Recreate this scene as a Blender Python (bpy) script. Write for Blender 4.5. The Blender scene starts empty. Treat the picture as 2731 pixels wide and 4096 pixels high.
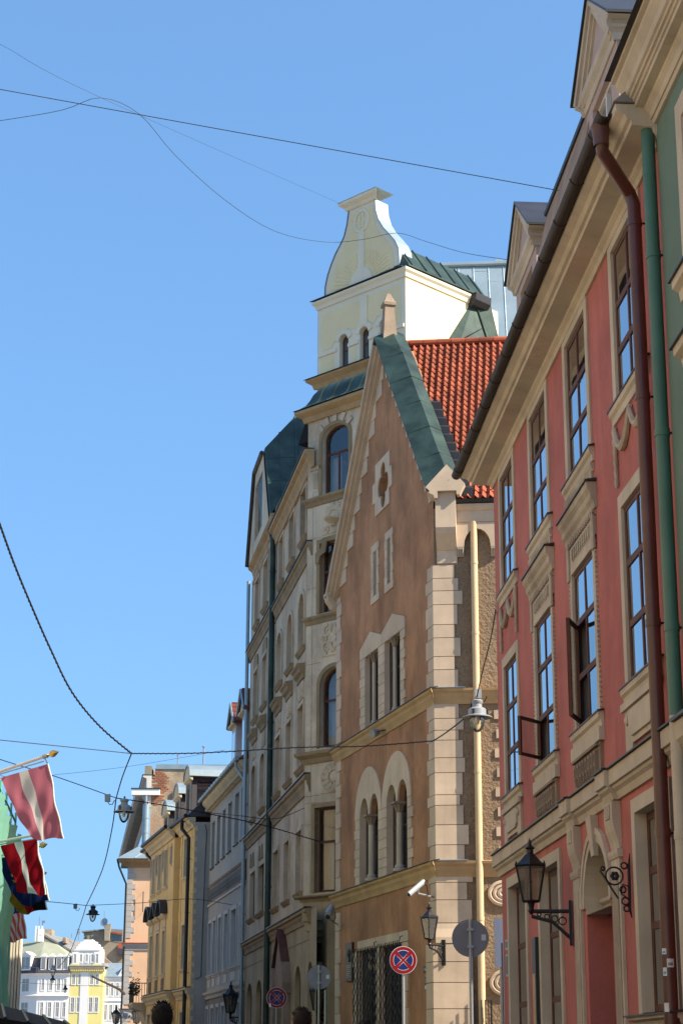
import bpy, bmesh, math, random
from mathutils import Vector as V, Matrix
from mathutils.geometry import tessellate_polygon
random.seed(7)
rnd = random.uniform
S = bpy.context.scene
C = bpy.context.collection
# ---------------------------------------------------------------- camera
HOR, FPX, CX, CY, CAMZ = 4250., 7315., 1365.5, 2048., 1.35      # photograph is 2731 x 4096
TH = math.atan((HOR - CY) / FPX); ROLL = math.radians(.23)
CAM = V((0, 0, CAMZ))
fwd = V((0, math.cos(TH), math.sin(TH))); up0 = V((0, -math.sin(TH), math.cos(TH))); r0 = V((1, 0, 0))
right = r0 * math.cos(ROLL) + up0 * math.sin(ROLL); upv = up0 * math.cos(ROLL) - r0 * math.sin(ROLL)
cd = bpy.data.cameras.new('camera'); cam = bpy.data.objects.new('camera', cd); C.objects.link(cam)
cd.sensor_fit = 'VERTICAL'; cd.sensor_height = 36; cd.lens = 36 * FPX / 4096; cd.clip_start = .1; cd.clip_end = 4000
m = Matrix((right, upv, -fwd)).transposed().to_4x4(); m.translation = CAM; cam.matrix_world = m
S.camera = cam
S.render.resolution_x, S.render.resolution_y = 682, 1024
# ---------------------------------------------------------------- sky, sun, exposure
SUN_AZ, SUN_EL = math.atan2(.915, -.403), math.radians(40)
w = bpy.data.worlds.new('World'); S.world = w; w.use_nodes = True
nt = w.node_tree; sky = nt.nodes.new('ShaderNodeTexSky'); sky.sky_type = 'NISHITA'; sky.sun_disc = False
sky.sun_elevation = SUN_EL; sky.sun_rotation = SUN_AZ; sky.altitude = 10
sky.air_density = 1.0; sky.dust_density = 2.0; sky.ozone_density = 10
bg = nt.nodes['Background']; bg.inputs[1].default_value = .15
gm_ = nt.nodes.new('ShaderNodeGamma'); gm_.inputs[1].default_value = .5                 # softer fall-off towards the horizon
tn = nt.nodes.new('ShaderNodeMix'); tn.data_type = 'RGBA'; tn.blend_type = 'MULTIPLY'; tn.inputs[0].default_value = 1; tn.inputs[7].default_value = (.77, 1.13, 1.46, 1)
nt.links.new(sky.outputs[0], gm_.inputs[0]); nt.links.new(gm_.outputs[0], tn.inputs[6]); nt.links.new(tn.outputs[2], bg.inputs[0])
sd = bpy.data.lights.new('sun', 'SUN'); sun = bpy.data.objects.new('sun', sd); C.objects.link(sun)
sd.energy = 4.3; sd.angle = math.radians(.53); sd.color = (1, .90, .74)
sdir = V((math.sin(SUN_AZ) * math.cos(SUN_EL), math.cos(SUN_AZ) * math.cos(SUN_EL), math.sin(SUN_EL)))
sun.rotation_euler = sdir.to_track_quat('Z', 'Y').to_euler(); sun.location = (40, -20, 60)
S.view_settings.view_transform = 'Standard'; S.view_settings.look = 'None'
S.view_settings.exposure = 1.2; S.view_settings.gamma = 1.0

# ---------------------------------------------------------------- helpers: pixels of the photograph to directions
def ray(x, y): return (fwd * FPX + right * (x - CX) + upv * (CY - y)).normalized()
def bear(x):
    d = ray(x, HOR + (x - CX) * math.tan(ROLL)); return V((d.x, d.y, 0)).normalized()
def pt(x, y, depth):                      # point on the pixel's ray at the given distance along the street
    d = ray(x, y); return CAM + d * (depth / d.y)
class FR:                                 # a vertical wall: u along it, z up, d outwards
    def __init__(s, o, U, N=None):
        s.o = V((o[0], o[1], o[2] if len(o) > 2 else 0)); s.U = V((U[0], U[1], 0)).normalized(); s.Z = V((0, 0, 1))
        n = V((-s.U.y, s.U.x, 0))
        if N is not None: n = V((N[0], N[1], 0)).normalized()
        elif n.dot(CAM - s.o) < 0: n = -n
        s.N = n
    def P(s, u, z, d=0): return s.o + s.U * u + s.Z * z + s.N * d
    def q(s, x, y, off=0):
        d = ray(x, y); o = s.o + s.N * off
        p = CAM + d * ((o - CAM).dot(s.N) / d.dot(s.N)) - o
        return p.dot(s.U), p.z
def frame3(o, U, N):                      # free frame
    f = FR((0, 0), (1, 0), (0, -1)); f.o = V(o); f.U = V(U).normalized(); f.N = V(N).normalized(); f.Z = V((0, 0, 1)); return f

class MB:
    def __init__(s): s.v = []; s.f = []; s.mi = []
    def add(s, vs, fs, mi=0):
        b = len(s.v); s.v += [V(x) for x in vs]; s.f += [tuple(i + b for i in f) for f in fs]; s.mi += [mi] * len(fs); return s
    def box(s, fr, u0, u1, z0, z1, d0, d1, mi=0):
        vs = [fr.P(u, z, d) for d in (d0, d1) for z in (z0, z1) for u in (u0, u1)]
        return s.add(vs, [(0, 1, 3, 2), (4, 6, 7, 5), (0, 4, 5, 1), (2, 3, 7, 6), (0, 2, 6, 4), (1, 5, 7, 3)], mi)
    def hexa(s, p, mi=0):                 # 8 points, bottom ring then top ring
        return s.add(p, [(3, 2, 1, 0), (4, 5, 6, 7)] + [(i, (i + 1) % 4, 4 + (i + 1) % 4, 4 + i) for i in range(4)], mi)
    def sheet(s, fr, loops, d=0, mi=0):
        vs = [p for l in loops for p in l]
        tr = tessellate_polygon([[V((p[0], p[1], 0)) for p in l] for l in loops])
        return s.add([fr.P(p[0], p[1], d) for p in vs], [tuple(t) for t in tr], mi)
    def rim(s, fr, loop, d0, d1, mi=0):
        n = len(loop); vs = [fr.P(p[0], p[1], d0) for p in loop] + [fr.P(p[0], p[1], d1) for p in loop]
        return s.add(vs, [(i, (i + 1) % n, n + (i + 1) % n, n + i) for i in range(n)], mi)
    def prism(s, fr, loop, d0, d1, holes=(), mi=0, back=True):
        s.sheet(fr, [loop] + list(holes), d1, mi)
        if back: s.sheet(fr, [loop] + list(holes), d0, mi)
        for l in [loop] + list(holes): s.rim(fr, l, d0, d1, mi)
        return s
    def prof(s, fr, u0, u1, prof, m0=0, m1=0, mi=0):   # prof: closed list of (d,z); m: mitre at the ends
        n = len(prof)
        vs = [fr.P(u0 + m0 * d, z, d) for d, z in prof] + [fr.P(u1 + m1 * d, z, d) for d, z in prof]
        s.add(vs, [(i, (i + 1) % n, n + (i + 1) % n, n + i) for i in range(n)] , mi)
        t = tessellate_polygon([[V((d, z, 0)) for d, z in prof]])
        s.add(vs[:n], [tuple(x) for x in t], mi); s.add(vs[n:], [tuple(x) for x in t], mi); return s
    def tube(s, pts, r, n=8, cap=True, mi=0):
        pts = [V(p) for p in pts]; k = len(pts); b = len(s.v); rs = r if isinstance(r, (list, tuple)) else [r] * k
        prev = None
        for i, p in enumerate(pts):
            t = (pts[min(i + 1, k - 1)] - pts[max(i - 1, 0)]).normalized()
            if prev is None:
                a = V((0, 0, 1)) if abs(t.z) < .9 else V((1, 0, 0)); a = (a - t * a.dot(t)).normalized()
            else: a = (prev - t * prev.dot(t)).normalized()
            prev = a; c = t.cross(a)
            s.v += [p + (a * math.cos(j * 2 * math.pi / n) + c * math.sin(j * 2 * math.pi / n)) * rs[i] for j in range(n)]
        fs = [(b + i * n + j, b + i * n + (j + 1) % n, b + (i + 1) * n + (j + 1) % n, b + (i + 1) * n + j) for i in range(k - 1) for j in range(n)]
        if cap: fs += [tuple(b + j for j in range(n))[::-1], tuple(b + (k - 1) * n + j for j in range(n))]
        s.f += fs; s.mi += [mi] * len(fs); return s
    def lathe(s, c, prof, n=16, axis=V((0, 0, 1)), mi=0):
        axis = V(axis).normalized(); a = V((1, 0, 0)) if abs(axis.x) < .9 else V((0, 1, 0)); a = (a - axis * a.dot(axis)).normalized(); b2 = axis.cross(a)
        b = len(s.v); k = len(prof)
        for r, h in prof:
            s.v += [V(c) + axis * h + (a * math.cos(j * 2 * math.pi / n) + b2 * math.sin(j * 2 * math.pi / n)) * max(r, 1e-4) for j in range(n)]
        fs = [(b + i * n + j, b + i * n + (j + 1) % n, b + (i + 1) * n + (j + 1) % n, b + (i + 1) * n + j) for i in range(k - 1) for j in range(n)]
        s.f += fs; s.mi += [mi] * len(fs); return s
    def face(s, n):                       # turn flat faces towards n
        for k, f in enumerate(s.f):
            a, b, c = (s.v[i] for i in f[:3])
            if (b - a).cross(c - a).dot(n) < 0: s.f[k] = tuple(reversed(f))
        return s
    def ob(s, name, mat, parent=None, label=None, smooth=False, recalc=True):
        off = V((0, 0, 0))
        if parent is not None: off = WL[parent.name]
        me = bpy.data.meshes.new(name)
        me.from_pydata([v - off for v in s.v], [], s.f)
        mats = mat if isinstance(mat, (list, tuple)) else [mat]
        for x in mats: me.materials.append(x)
        if len(mats) > 1: me.polygons.foreach_set('material_index', s.mi)
        if recalc or smooth:
            bm = bmesh.new(); bm.from_mesh(me)
            bmesh.ops.remove_doubles(bm, verts=bm.verts, dist=1e-5)
            if recalc: bmesh.ops.recalc_face_normals(bm, faces=bm.faces)
            if smooth:
                for f in bm.faces: f.smooth = True
                for e in bm.edges:
                    if len(e.link_faces) == 2 and e.calc_face_angle(0) > .6: e.smooth = False
            bm.to_mesh(me); bm.free()
        o = bpy.data.objects.new(name, me); C.objects.link(o)
        if parent is not None: o.parent = parent
        WL[o.name] = off
        if label: o['label'] = label
        return o
WL = {}
def thing(name, label, cat, loc, group=None):
    o = bpy.data.objects.new(name, None); C.objects.link(o); o.location = loc; o.empty_display_size = .2
    o['label'] = label; o['category'] = cat
    if group: o['group'] = group
    WL[o.name] = V(loc); return o
def tag(o, label, cat, group=None):
    o['label'] = label; o['category'] = cat
    if group: o['group'] = group
    return o
def setorigin(o):                         # move a top-level mesh's origin to the foot of its bounding box
    me = o.data; xs = [v.co for v in me.vertices]
    c = V((sum(p.x for p in xs) / len(xs), sum(p.y for p in xs) / len(xs), min(p.z for p in xs)))
    me.transform(Matrix.Translation(-c)); o.location = c; WL[o.name] = c; return o
def struct(name, mb, mat):
    o = mb.ob(name, mat, recalc=False); o['kind'] = 'structure'; return o

# ---------------------------------------------------------------- materials
def nodes(name):
    m = bpy.data.materials.new(name); m.use_nodes = True; t = m.node_tree; return m, t, t.nodes['Principled BSDF']
def link(t, a, b): t.links.new(a, b)
def paint(name, col, rough=.85, var=.16, scale=.9, streak=.0, grime=None, grime_amt=.0, fine=.12, fscale=55, bump=.25, bdist=.01, spec=.25, metal=0, hue=None, perobj=0.):
    """wall paint / stone / metal: big blotches, rain streaks, grime patches and fine relief"""
    m, t, b = nodes(name); N = t.nodes.new
    tc = N('ShaderNodeTexCoord')
    def noise(sc, det, rough_=.6, mp=None):
        n = N('ShaderNodeTexNoise'); n.inputs['Scale'].default_value = sc; n.inputs['Detail'].default_value = det; n.inputs['Roughness'].default_value = rough_
        if mp:
            q = N('ShaderNodeMapping'); q.inputs['Scale'].default_value = mp; link(t, tc.outputs['Object'], q.inputs[0]); link(t, q.outputs[0], n.inputs['Vector'])
        else: link(t, tc.outputs['Object'], n.inputs['Vector'])
        return n.outputs['Fac']
    def rampmap(x, lo, hi, a, bb):
        r = N('ShaderNodeMapRange'); r.inputs[1].default_value = lo; r.inputs[2].default_value = hi; r.inputs[3].default_value = a; r.inputs[4].default_value = bb
        link(t, x, r.inputs[0]); return r.outputs[0]
    def mix(c1, c2, fac, mode='MIX'):
        x = N('ShaderNodeMix'); x.data_type = 'RGBA'; x.blend_type = mode
        for sock, val in ((x.inputs[6], c1), (x.inputs[7], c2)):
            if isinstance(val, tuple): sock.default_value = (*val[:3], 1)
            else: link(t, val, sock)
        if isinstance(fac, float): x.inputs[0].default_value = fac
        else: link(t, fac, x.inputs[0])
        return x.outputs[2]
    dark = tuple(c * (1 - var) for c in col); lite = tuple(min(1, c * (1 + var * .6)) for c in col)
    if hue: lite = hue
    c = mix(dark, lite, rampmap(noise(scale, 6), .32, .68, 0, 1))
    if streak:
        c = mix(c, tuple(x * .45 for x in col), rampmap(noise(1, 5, .55, (5, 5, .35)), .52, .8, 0, streak))
    if grime is not None:
        c = mix(c, grime, rampmap(noise(.7, 8, .7, (1, 1, .6)), .5, .66, 0, grime_amt))
    if fine:
        c = mix(c, tuple(x * .5 for x in col), rampmap(noise(fscale, 3), .45, .8, 0, fine * 2))
    if perobj:                                # every piece its own tone
        oi = N('ShaderNodeObjectInfo'); hs = N('ShaderNodeHueSaturation'); link(t, rampmap(oi.outputs['Random'], 0, 1, 1 - perobj, 1 + perobj * .7), hs.inputs['Value']); link(t, c, hs.inputs['Color']); c = hs.outputs[0]
    link(t, c, b.inputs['Base Color'])
    b.inputs['Roughness'].default_value = rough; b.inputs['Metallic'].default_value = metal
    b.inputs['Specular IOR Level'].default_value = spec
    if bump:
        bp = N('ShaderNodeBump'); bp.inputs['Strength'].default_value = bump; bp.inputs['Distance'].default_value = bdist
        link(t, noise(fscale, 4), bp.inputs['Height']); link(t, bp.outputs[0], b.inputs['Normal'])
    return m
def glass_dark(name, col=(.012, .015, .018), wav=.02, ior=1.5, layers=4):
    """window glass in front of a dark room: the reflection of `layers` glass surfaces by Fresnel's law"""
    m, t, b = nodes(name); N = t.nodes.new; out = t.nodes['Material Output']
    b.inputs['Base Color'].default_value = (*col, 1); b.inputs['Roughness'].default_value = .6; b.inputs['Specular IOR Level'].default_value = 0
    g = N('ShaderNodeBsdfGlossy'); g.inputs['Roughness'].default_value = .02; g.inputs[0].default_value = (.95, .97, .97, 1)
    n = N('ShaderNodeTexNoise'); n.inputs['Scale'].default_value = 1.6; n.inputs['Detail'].default_value = 1
    tc = N('ShaderNodeTexCoord'); link(t, tc.outputs['Object'], n.inputs['Vector'])
    bp = N('ShaderNodeBump'); bp.inputs['Strength'].default_value = wav; bp.inputs['Distance'].default_value = .1
    link(t, n.outputs['Fac'], bp.inputs['Height']); link(t, bp.outputs[0], g.inputs['Normal'])
    fz = N('ShaderNodeFresnel'); fz.inputs[0].default_value = ior
    a = N('ShaderNodeMath'); a.operation = 'MULTIPLY'; a.inputs[1].default_value = layers; link(t, fz.outputs[0], a.inputs[0])
    c = N('ShaderNodeMath'); c.operation = 'MULTIPLY_ADD'; c.inputs[1].default_value = layers - 1; c.inputs[2].default_value = 1; link(t, fz.outputs[0], c.inputs[0])
    d = N('ShaderNodeMath'); d.operation = 'DIVIDE'; link(t, a.outputs[0], d.inputs[0]); link(t, c.outputs[0], d.inputs[1])
    mx = N('ShaderNodeMixShader'); link(t, d.outputs[0], mx.inputs[0]); link(t, b.outputs[0], mx.inputs[1]); link(t, g.outputs[0], mx.inputs[2]); link(t, mx.outputs[0], out.inputs[0]); return m
def glass_clear(name, tint=(.9, .93, .92), ior=1.5, gl=.25, rough=.03):
    m, t, b = nodes(name); t.nodes.remove(b); out = t.nodes['Material Output']
    tr = t.nodes.new('ShaderNodeBsdfTransparent'); tr.inputs[0].default_value = (*tint, 1)
    g = t.nodes.new('ShaderNodeBsdfGlossy'); g.inputs['Roughness'].default_value = rough
    fz = t.nodes.new('ShaderNodeFresnel'); fz.inputs[0].default_value = ior
    ad = t.nodes.new('ShaderNodeMath'); ad.operation = 'ADD'; ad.use_clamp = True; ad.inputs[1].default_value = gl - .1; link(t, fz.outputs[0], ad.inputs[0])
    mx = t.nodes.new('ShaderNodeMixShader'); link(t, ad.outputs[0], mx.inputs[0]); link(t, tr.outputs[0], mx.inputs[1]); link(t, g.outputs[0], mx.inputs[2])
    link(t, mx.outputs[0], out.inputs[0]); return m
def cloth(name, col, trans=.5, bump=.0):
    m, t, b = nodes(name); t.nodes.remove(b); out = t.nodes['Material Output']
    d = t.nodes.new('ShaderNodeBsdfDiffuse'); d.inputs[0].default_value = (*col, 1)
    tl = t.nodes.new('ShaderNodeBsdfTranslucent'); tl.inputs[0].default_value = (*col, 1)
    mx = t.nodes.new('ShaderNodeMixShader'); mx.inputs[0].default_value = trans
    link(t, d.outputs[0], mx.inputs[1]); link(t, tl.outputs[0], mx.inputs[2]); link(t, mx.outputs[0], out.inputs[0]); return m
def plain(name, col, rough=.5, metal=0, spec=.4): return paint(name, col, rough, var=.12, scale=6, fine=.05, bump=.05, bdist=.002, metal=metal, spec=spec)

M = {}
M['pink'] = paint('pink_plaster', (.47, .15, .122), var=.2, scale=.9, streak=.42, fine=.14, grime=(.30, .085, .072), grime_amt=.6)
M['trim'] = paint('cream_trim', (.52, .44, .335), var=.18, scale=1.5, streak=.35, fine=.08, bump=.15)
M['trim_dirty'] = paint('weathered_cream_trim', (.47, .395, .295), var=.2, scale=2.5, streak=.35, grime=(.17, .13, .10), grime_amt=.5, fine=.15)
M['relief_brown'] = paint('sandstone_relief', (.30, .22, .155), var=.2, scale=3, streak=.25, grime=(.13, .09, .07), grime_amt=.5, fine=.2)
M['lead'] = paint('dark_sheet_metal', (.055, .05, .05), rough=.45, var=.2, scale=3, fine=.1, bump=.1, metal=.4)
M['win_brown'] = paint('brown_window_paint', (.11, .045, .030), rough=.65, var=.2, scale=4, fine=.1, bump=.1)
M['win_dark'] = paint('dark_window_paint', (.05, .03, .022), rough=.5, var=.2, scale=4, fine=.1, bump=.1)
M['win_white'] = paint('white_window_paint', (.62, .58, .54), rough=.5, var=.1, scale=4, fine=.08, bump=.1)
M['glass'] = glass_dark('window_glass')
M['oldglass'] = glass_dark('leaded_window_glass', (.02, .02, .02), wav=.05, layers=1)
M['glass2'] = glass_clear('clear_window_glass', gl=.18)
M['brownpipe'] = paint('brown_pipe_enamel', (.105, .036, .025), rough=.35, var=.25, scale=3, streak=.3, fine=.1, bump=.08, spec=.5)
M['gutter'] = paint('brown_gutter_enamel', (.030, .017, .013), rough=.65, var=.3, scale=4, fine=.12, bump=.1, spec=.5)
M['greenpipe'] = paint('green_pipe_enamel', (.062, .15, .105), rough=.45, var=.15, scale=2, fine=.05, bump=.05, spec=.4)
M['greenwall'] = paint('green_plaster', (.135, .20, .155), var=.1, scale=1.2, streak=.1, fine=.08)
M['brown'] = paint('brown_plaster', (.45, .225, .11), var=.34, scale=.7, streak=.45, grime=(.22, .105, .052), grime_amt=.75, fine=.3, fscale=38, bump=.7, bdist=.02)
M['rough'] = paint('rough_cast_plaster', (.30, .205, .125), var=.16, scale=.9, fine=.3, fscale=16, bump=1.0, bdist=.07)
M['stone'] = paint('pale_ashlar', (.58, .44, .31), var=.16, scale=1.4, streak=.25, fine=.1, bump=.15, perobj=.09)
M['stonegrey'] = paint('grey_ashlar', (.48, .39, .29), var=.15, scale=1.6, streak=.2, fine=.1, bump=.2)
M['mould'] = paint('ochre_moulding', (.46, .30, .15), var=.18, scale=2, streak=.25, fine=.12, bump=.15)
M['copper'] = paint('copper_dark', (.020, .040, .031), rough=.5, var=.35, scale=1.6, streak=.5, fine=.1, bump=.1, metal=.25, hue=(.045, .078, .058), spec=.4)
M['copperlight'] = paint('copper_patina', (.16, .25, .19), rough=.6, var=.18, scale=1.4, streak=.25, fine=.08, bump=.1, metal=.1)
M['tile'] = paint('clay_tile', (.40, .095, .043), rough=.75, var=.3, scale=1.3, fine=.2, fscale=30, bump=.3, grime=(.22, .06, .035), grime_amt=.5, perobj=.3)
M['tiledark'] = paint('shaded_red_tile', (.17, .045, .032), rough=.8, var=.3, scale=2, fine=.2, bump=.3)  # darker red puts the shade on the dormer tiles into their colour
M['zinc'] = paint('zinc_sheet', (.33, .40, .42), rough=.42, var=.12, scale=1.2, streak=.18, fine=.05, bump=.06, metal=.5)
M['creampipe'] = paint('cream_pipe_paint', (.62, .46, .27), rough=.5, var=.08, scale=2, streak=.15, fine=.05, bump=.05)
M['beige'] = paint('soot_stained_stucco', (.62, .475, .32), var=.24, scale=.7, streak=.5, grime=(.26, .185, .12), grime_amt=.65, fine=.2, fscale=30, bump=.35)
M['beigebay'] = paint('weathered_bay_stucco', (.66, .53, .37), var=.22, scale=1.0, streak=.3, grime=(.30, .215, .14), grime_amt=.65, fine=.15, fscale=30, bump=.35)
M['beigedark'] = paint('dirty_moulding', (.33, .23, .125), var=.25, scale=1.5, streak=.5, fine=.2, bump=.3)
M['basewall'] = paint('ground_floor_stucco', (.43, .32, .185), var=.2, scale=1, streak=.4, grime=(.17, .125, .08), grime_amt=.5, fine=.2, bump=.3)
M['towery'] = paint('pale_yellow_plaster', (.85, .70, .41), var=.06, scale=1, streak=.06, fine=.04, bump=.1)
M['towerw'] = paint('cream_white_plaster', (.82, .73, .55), var=.06, scale=1, streak=.08, fine=.04, bump=.1)
M['greywall'] = paint('grey_plaster', (.42, .38, .32), var=.12, scale=.8, streak=.22, fine=.08, bump=.2)
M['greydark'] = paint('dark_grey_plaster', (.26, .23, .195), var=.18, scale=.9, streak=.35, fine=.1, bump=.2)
M['greytrim'] = paint('pale_grey_trim', (.56, .52, .47), var=.1, scale=1.5, streak=.2, fine=.06, bump=.1)
M['yellow'] = paint('ochre_yellow_plaster', (.76, .51, .20), var=.1, scale=1, streak=.15, fine=.06, bump=.12)
M['yellowtrim'] = paint('yellow_house_trim', (.64, .51, .32), var=.12, scale=1.5, streak=.2, fine=.08, bump=.15)
M['peach'] = paint('peach_plaster', (.70, .44, .27), var=.08, scale=1, streak=.06, fine=.04, bump=.1)
M['peachgrey'] = paint('grey_quoin_paint', (.42, .39, .36), var=.08, scale=2, fine=.05, bump=.1)
M['oldbrick'] = paint('crumbling_brick_render', (.40, .31, .205), var=.3, scale=1.1, streak=.25, grime=(.40, .18, .10), grime_amt=.7, fine=.3, fscale=9, bump=.6, bdist=.05)
M['render'] = paint('patchy_grey_render', (.30, .265, .20), var=.25, scale=.35, streak=.3, grime=(.24, .19, .14), grime_amt=.6, fine=.2, fscale=6, bump=.3, bdist=.05)
M['white'] = paint('white_plaster', (.80, .77, .73), var=.05, scale=.4, streak=.06, fine=.03, fscale=8, bump=.05)
M['lemon'] = paint('lemon_plaster', (.80, .68, .26), var=.06, scale=.4, fine=.03, fscale=8, bump=.05)
M['mansard'] = paint('dark_mansard_sheet', (.075, .065, .07), rough=.5, var=.2, scale=.5, streak=.2, fine=.05, bump=.05)
M['olive'] = paint('olive_roof_sheet', (.33, .33, .23), rough=.6, var=.12, scale=.3, streak=.15, fine=.05, bump=.05)
M['slate'] = paint('grey_roof_sheet', (.22, .215, .20), rough=.6, var=.2, scale=.4, streak=.3, fine=.1, bump=.05)
M['rust'] = paint('rusty_roof', (.38, .26, .18), rough=.7, var=.35, scale=.8, streak=.4, fine=.2, bump=.1)
M['iron'] = paint('black_iron', (.012, .012, .013), rough=.45, var=.2, scale=9, fine=.05, bump=.1, spec=.4)
M['steel'] = paint('galvanised_steel', (.36, .37, .38), rough=.4, var=.12, scale=8, fine=.05, bump=.03, metal=.7)
M['signback'] = paint('sign_back_grey', (.23, .235, .25), rough=.5, var=.1, scale=3, fine=.05, bump=.03, metal=.3)
M['signred'] = paint('sign_red', (.24, .008, .012), rough=.4, var=.08, scale=4, fine=.03, bump=.02)
M['signblue'] = paint('sign_blue', (.010, .025, .12), rough=.4, var=.08, scale=4, fine=.03, bump=.02)
M['signwhite'] = paint('sign_white', (.72, .72, .70), rough=.45, var=.06, scale=4, fine=.03, bump=.02)
M['lampgrey'] = paint('grey_lamp_enamel', (.27, .28, .29), rough=.4, var=.1, scale=8, fine=.05, bump=.03, spec=.5)
M['lampdark'] = paint('dark_lamp_enamel', (.035, .037, .045), rough=.4, var=.1, scale=8, fine=.05, bump=.03, spec=.5)
M['bulb'] = glass_clear('lamp_glass', tint=(.93, .93, .88), gl=.22, rough=.12)
M['lampglass'] = glass_clear('frosted_lantern_glass', tint=(.55, .5, .45), gl=.3, rough=.25)
M['cable'] = paint('black_cable', (.014, .014, .016), rough=.6, var=.1, scale=20, fine=0, bump=0)
M['wire'] = paint('steel_wire', (.05, .06, .08), rough=.5, var=.1, scale=20, fine=0, bump=0)
M['brass'] = paint('brass', (.55, .36, .12), rough=.25, var=.15, scale=9, fine=.05, bump=.03, metal=.9)
M['polewhite'] = paint('white_pole_enamel', (.62, .57, .52), rough=.4, var=.06, scale=4, fine=.03, bump=.02)
M['asphalt'] = paint('asphalt', (.07, .066, .06), var=.2, scale=.5, fine=.3, fscale=40, bump=.4)
M['paving'] = paint('paving_stone', (.22, .195, .16), var=.15, scale=.6, fine=.2, bump=.3)
M['concrete'] = paint('kerb_granite', (.30, .29, .28), var=.15, scale=2, fine=.2, bump=.3)
M['awning'] = paint('black_awning_fabric', (.010, .009, .009), rough=.85, var=.2, scale=2, fine=.1, bump=.1)
M['plaque'] = paint('dark_bronze_plaque', (.030, .032, .036), rough=.35, var=.2, scale=5, fine=.05, bump=.05, metal=.5)
M['blackgloss'] = paint('black_gloss_board', (.012, .013, .016), rough=.45, var=.1, scale=5, fine=0, bump=0, spec=.6)
M['gold'] = paint('gilt_panel', (.50, .30, .12), rough=.35, var=.3, scale=8, fine=.3, fscale=60, bump=.2)
M['net'] = cloth('green_scaffold_net', (.25, .54, .42), trans=.5)
M['curtain'] = cloth('white_curtain', (.62, .62, .58), trans=.3)
M['skin'] = paint('skin', (.50, .29, .20), rough=.5, var=.06, scale=10, fine=.03, bump=.02)
M['hair'] = paint('dark_brown_hair', (.010, .005, .0035), rough=.55, var=.4, scale=40, fine=.2, fscale=120, bump=.8, bdist=.02)
M['hairred'] = paint('chestnut_hair', (.022, .009, .005), rough=.55, var=.4, scale=40, fine=.2, fscale=120, bump=.8, bdist=.02)
M['jacket'] = paint('navy_jacket', (.02, .024, .04), var=.2, scale=5, fine=.1)
M['shirt'] = paint('grey_shirt', (.20, .20, .20), var=.2, scale=5, fine=.1)
M['trousers'] = paint('dark_trousers', (.025, .025, .03), var=.2, scale=5, fine=.1)
M['plant'] = paint('balcony_plant', (.035, .05, .02), var=.5, scale=6, fine=.2)
M['dark'] = paint('dark_interior', (.015, .014, .013), var=.1, fine=0, bump=0)
M['door'] = paint('oxblood_door', (.085, .016, .015), rough=.5, var=.15, scale=2, fine=.08, bump=.1)
M['peel'] = paint('peeling_painted_sheet', (.36, .25, .17), var=.25, scale=2, streak=.3, grime=(.08, .055, .045), grime_amt=.9, fine=.2, bump=.3)
# ---------------------------------------------------------------- openings, walls, windows
class Op:
    def __init__(s, u0, u1, z0, z1, ah=0., n=12, point=False): s.u0, s.u1, s.z0, s.z1, s.ah, s.n, s.pt = min(u0, u1), max(u0, u1), z0, z1, ah, n, point
    def loop(s, i=0.):
        u0, u1, z0, z1 = s.u0 + i, s.u1 - i, s.z0 + i, s.z1 - i
        if not s.ah: return [(u0, z0), (u1, z0), (u1, z1), (u0, z1)]
        zs = s.z1 - s.ah; a = (u1 - u0) / 2; c = (u0 + u1) / 2; b = z1 - zs
        L = [(u0, z0), (u1, z0)]
        for k in range(s.n + 1):
            t = math.pi * k / s.n; L.append((c + a * math.cos(t), zs + b * (math.sin(t) if not s.pt else math.sin(t) ** .8)))
        return L
def clip(poly, u0, u1, z0, z1):
    def cut(P, f, inter):
        out = []
        for i in range(len(P)):
            a, b = P[i - 1], P[i]
            if f(b):
                if not f(a): out.append(inter(a, b))
                out.append(b)
            elif f(a): out.append(inter(a, b))
        return out
    def ix(v, k):
        def g(a, b):
            t = (v - a[k]) / (b[k] - a[k]); p = [a[0] + (b[0] - a[0]) * t, a[1] + (b[1] - a[1]) * t]; p[k] = v; return tuple(p)
        return g
    for f, g in ((lambda p: p[0] >= u0, ix(u0, 0)), (lambda p: p[0] <= u1, ix(u1, 0)), (lambda p: p[1] >= z0, ix(z0, 1)), (lambda p: p[1] <= z1, ix(z1, 1))):
        if poly: poly = cut(poly, f, g)
    return poly
def wall(fr, parent, outer, ops, mat, thick=.3, depth=6., name='wall', core=True):
    mb = MB(); mb.sheet(fr, [outer] + [o.loop() for o in ops], 0)
    for o in ops: mb.rim(fr, o.loop(), 0, -thick)
    w = mb.ob(name, mat, parent, recalc=False)
    if core: MB().prism(fr, outer, -depth, -thick).ob('rear_wall', mat, parent)
    return w
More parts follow.
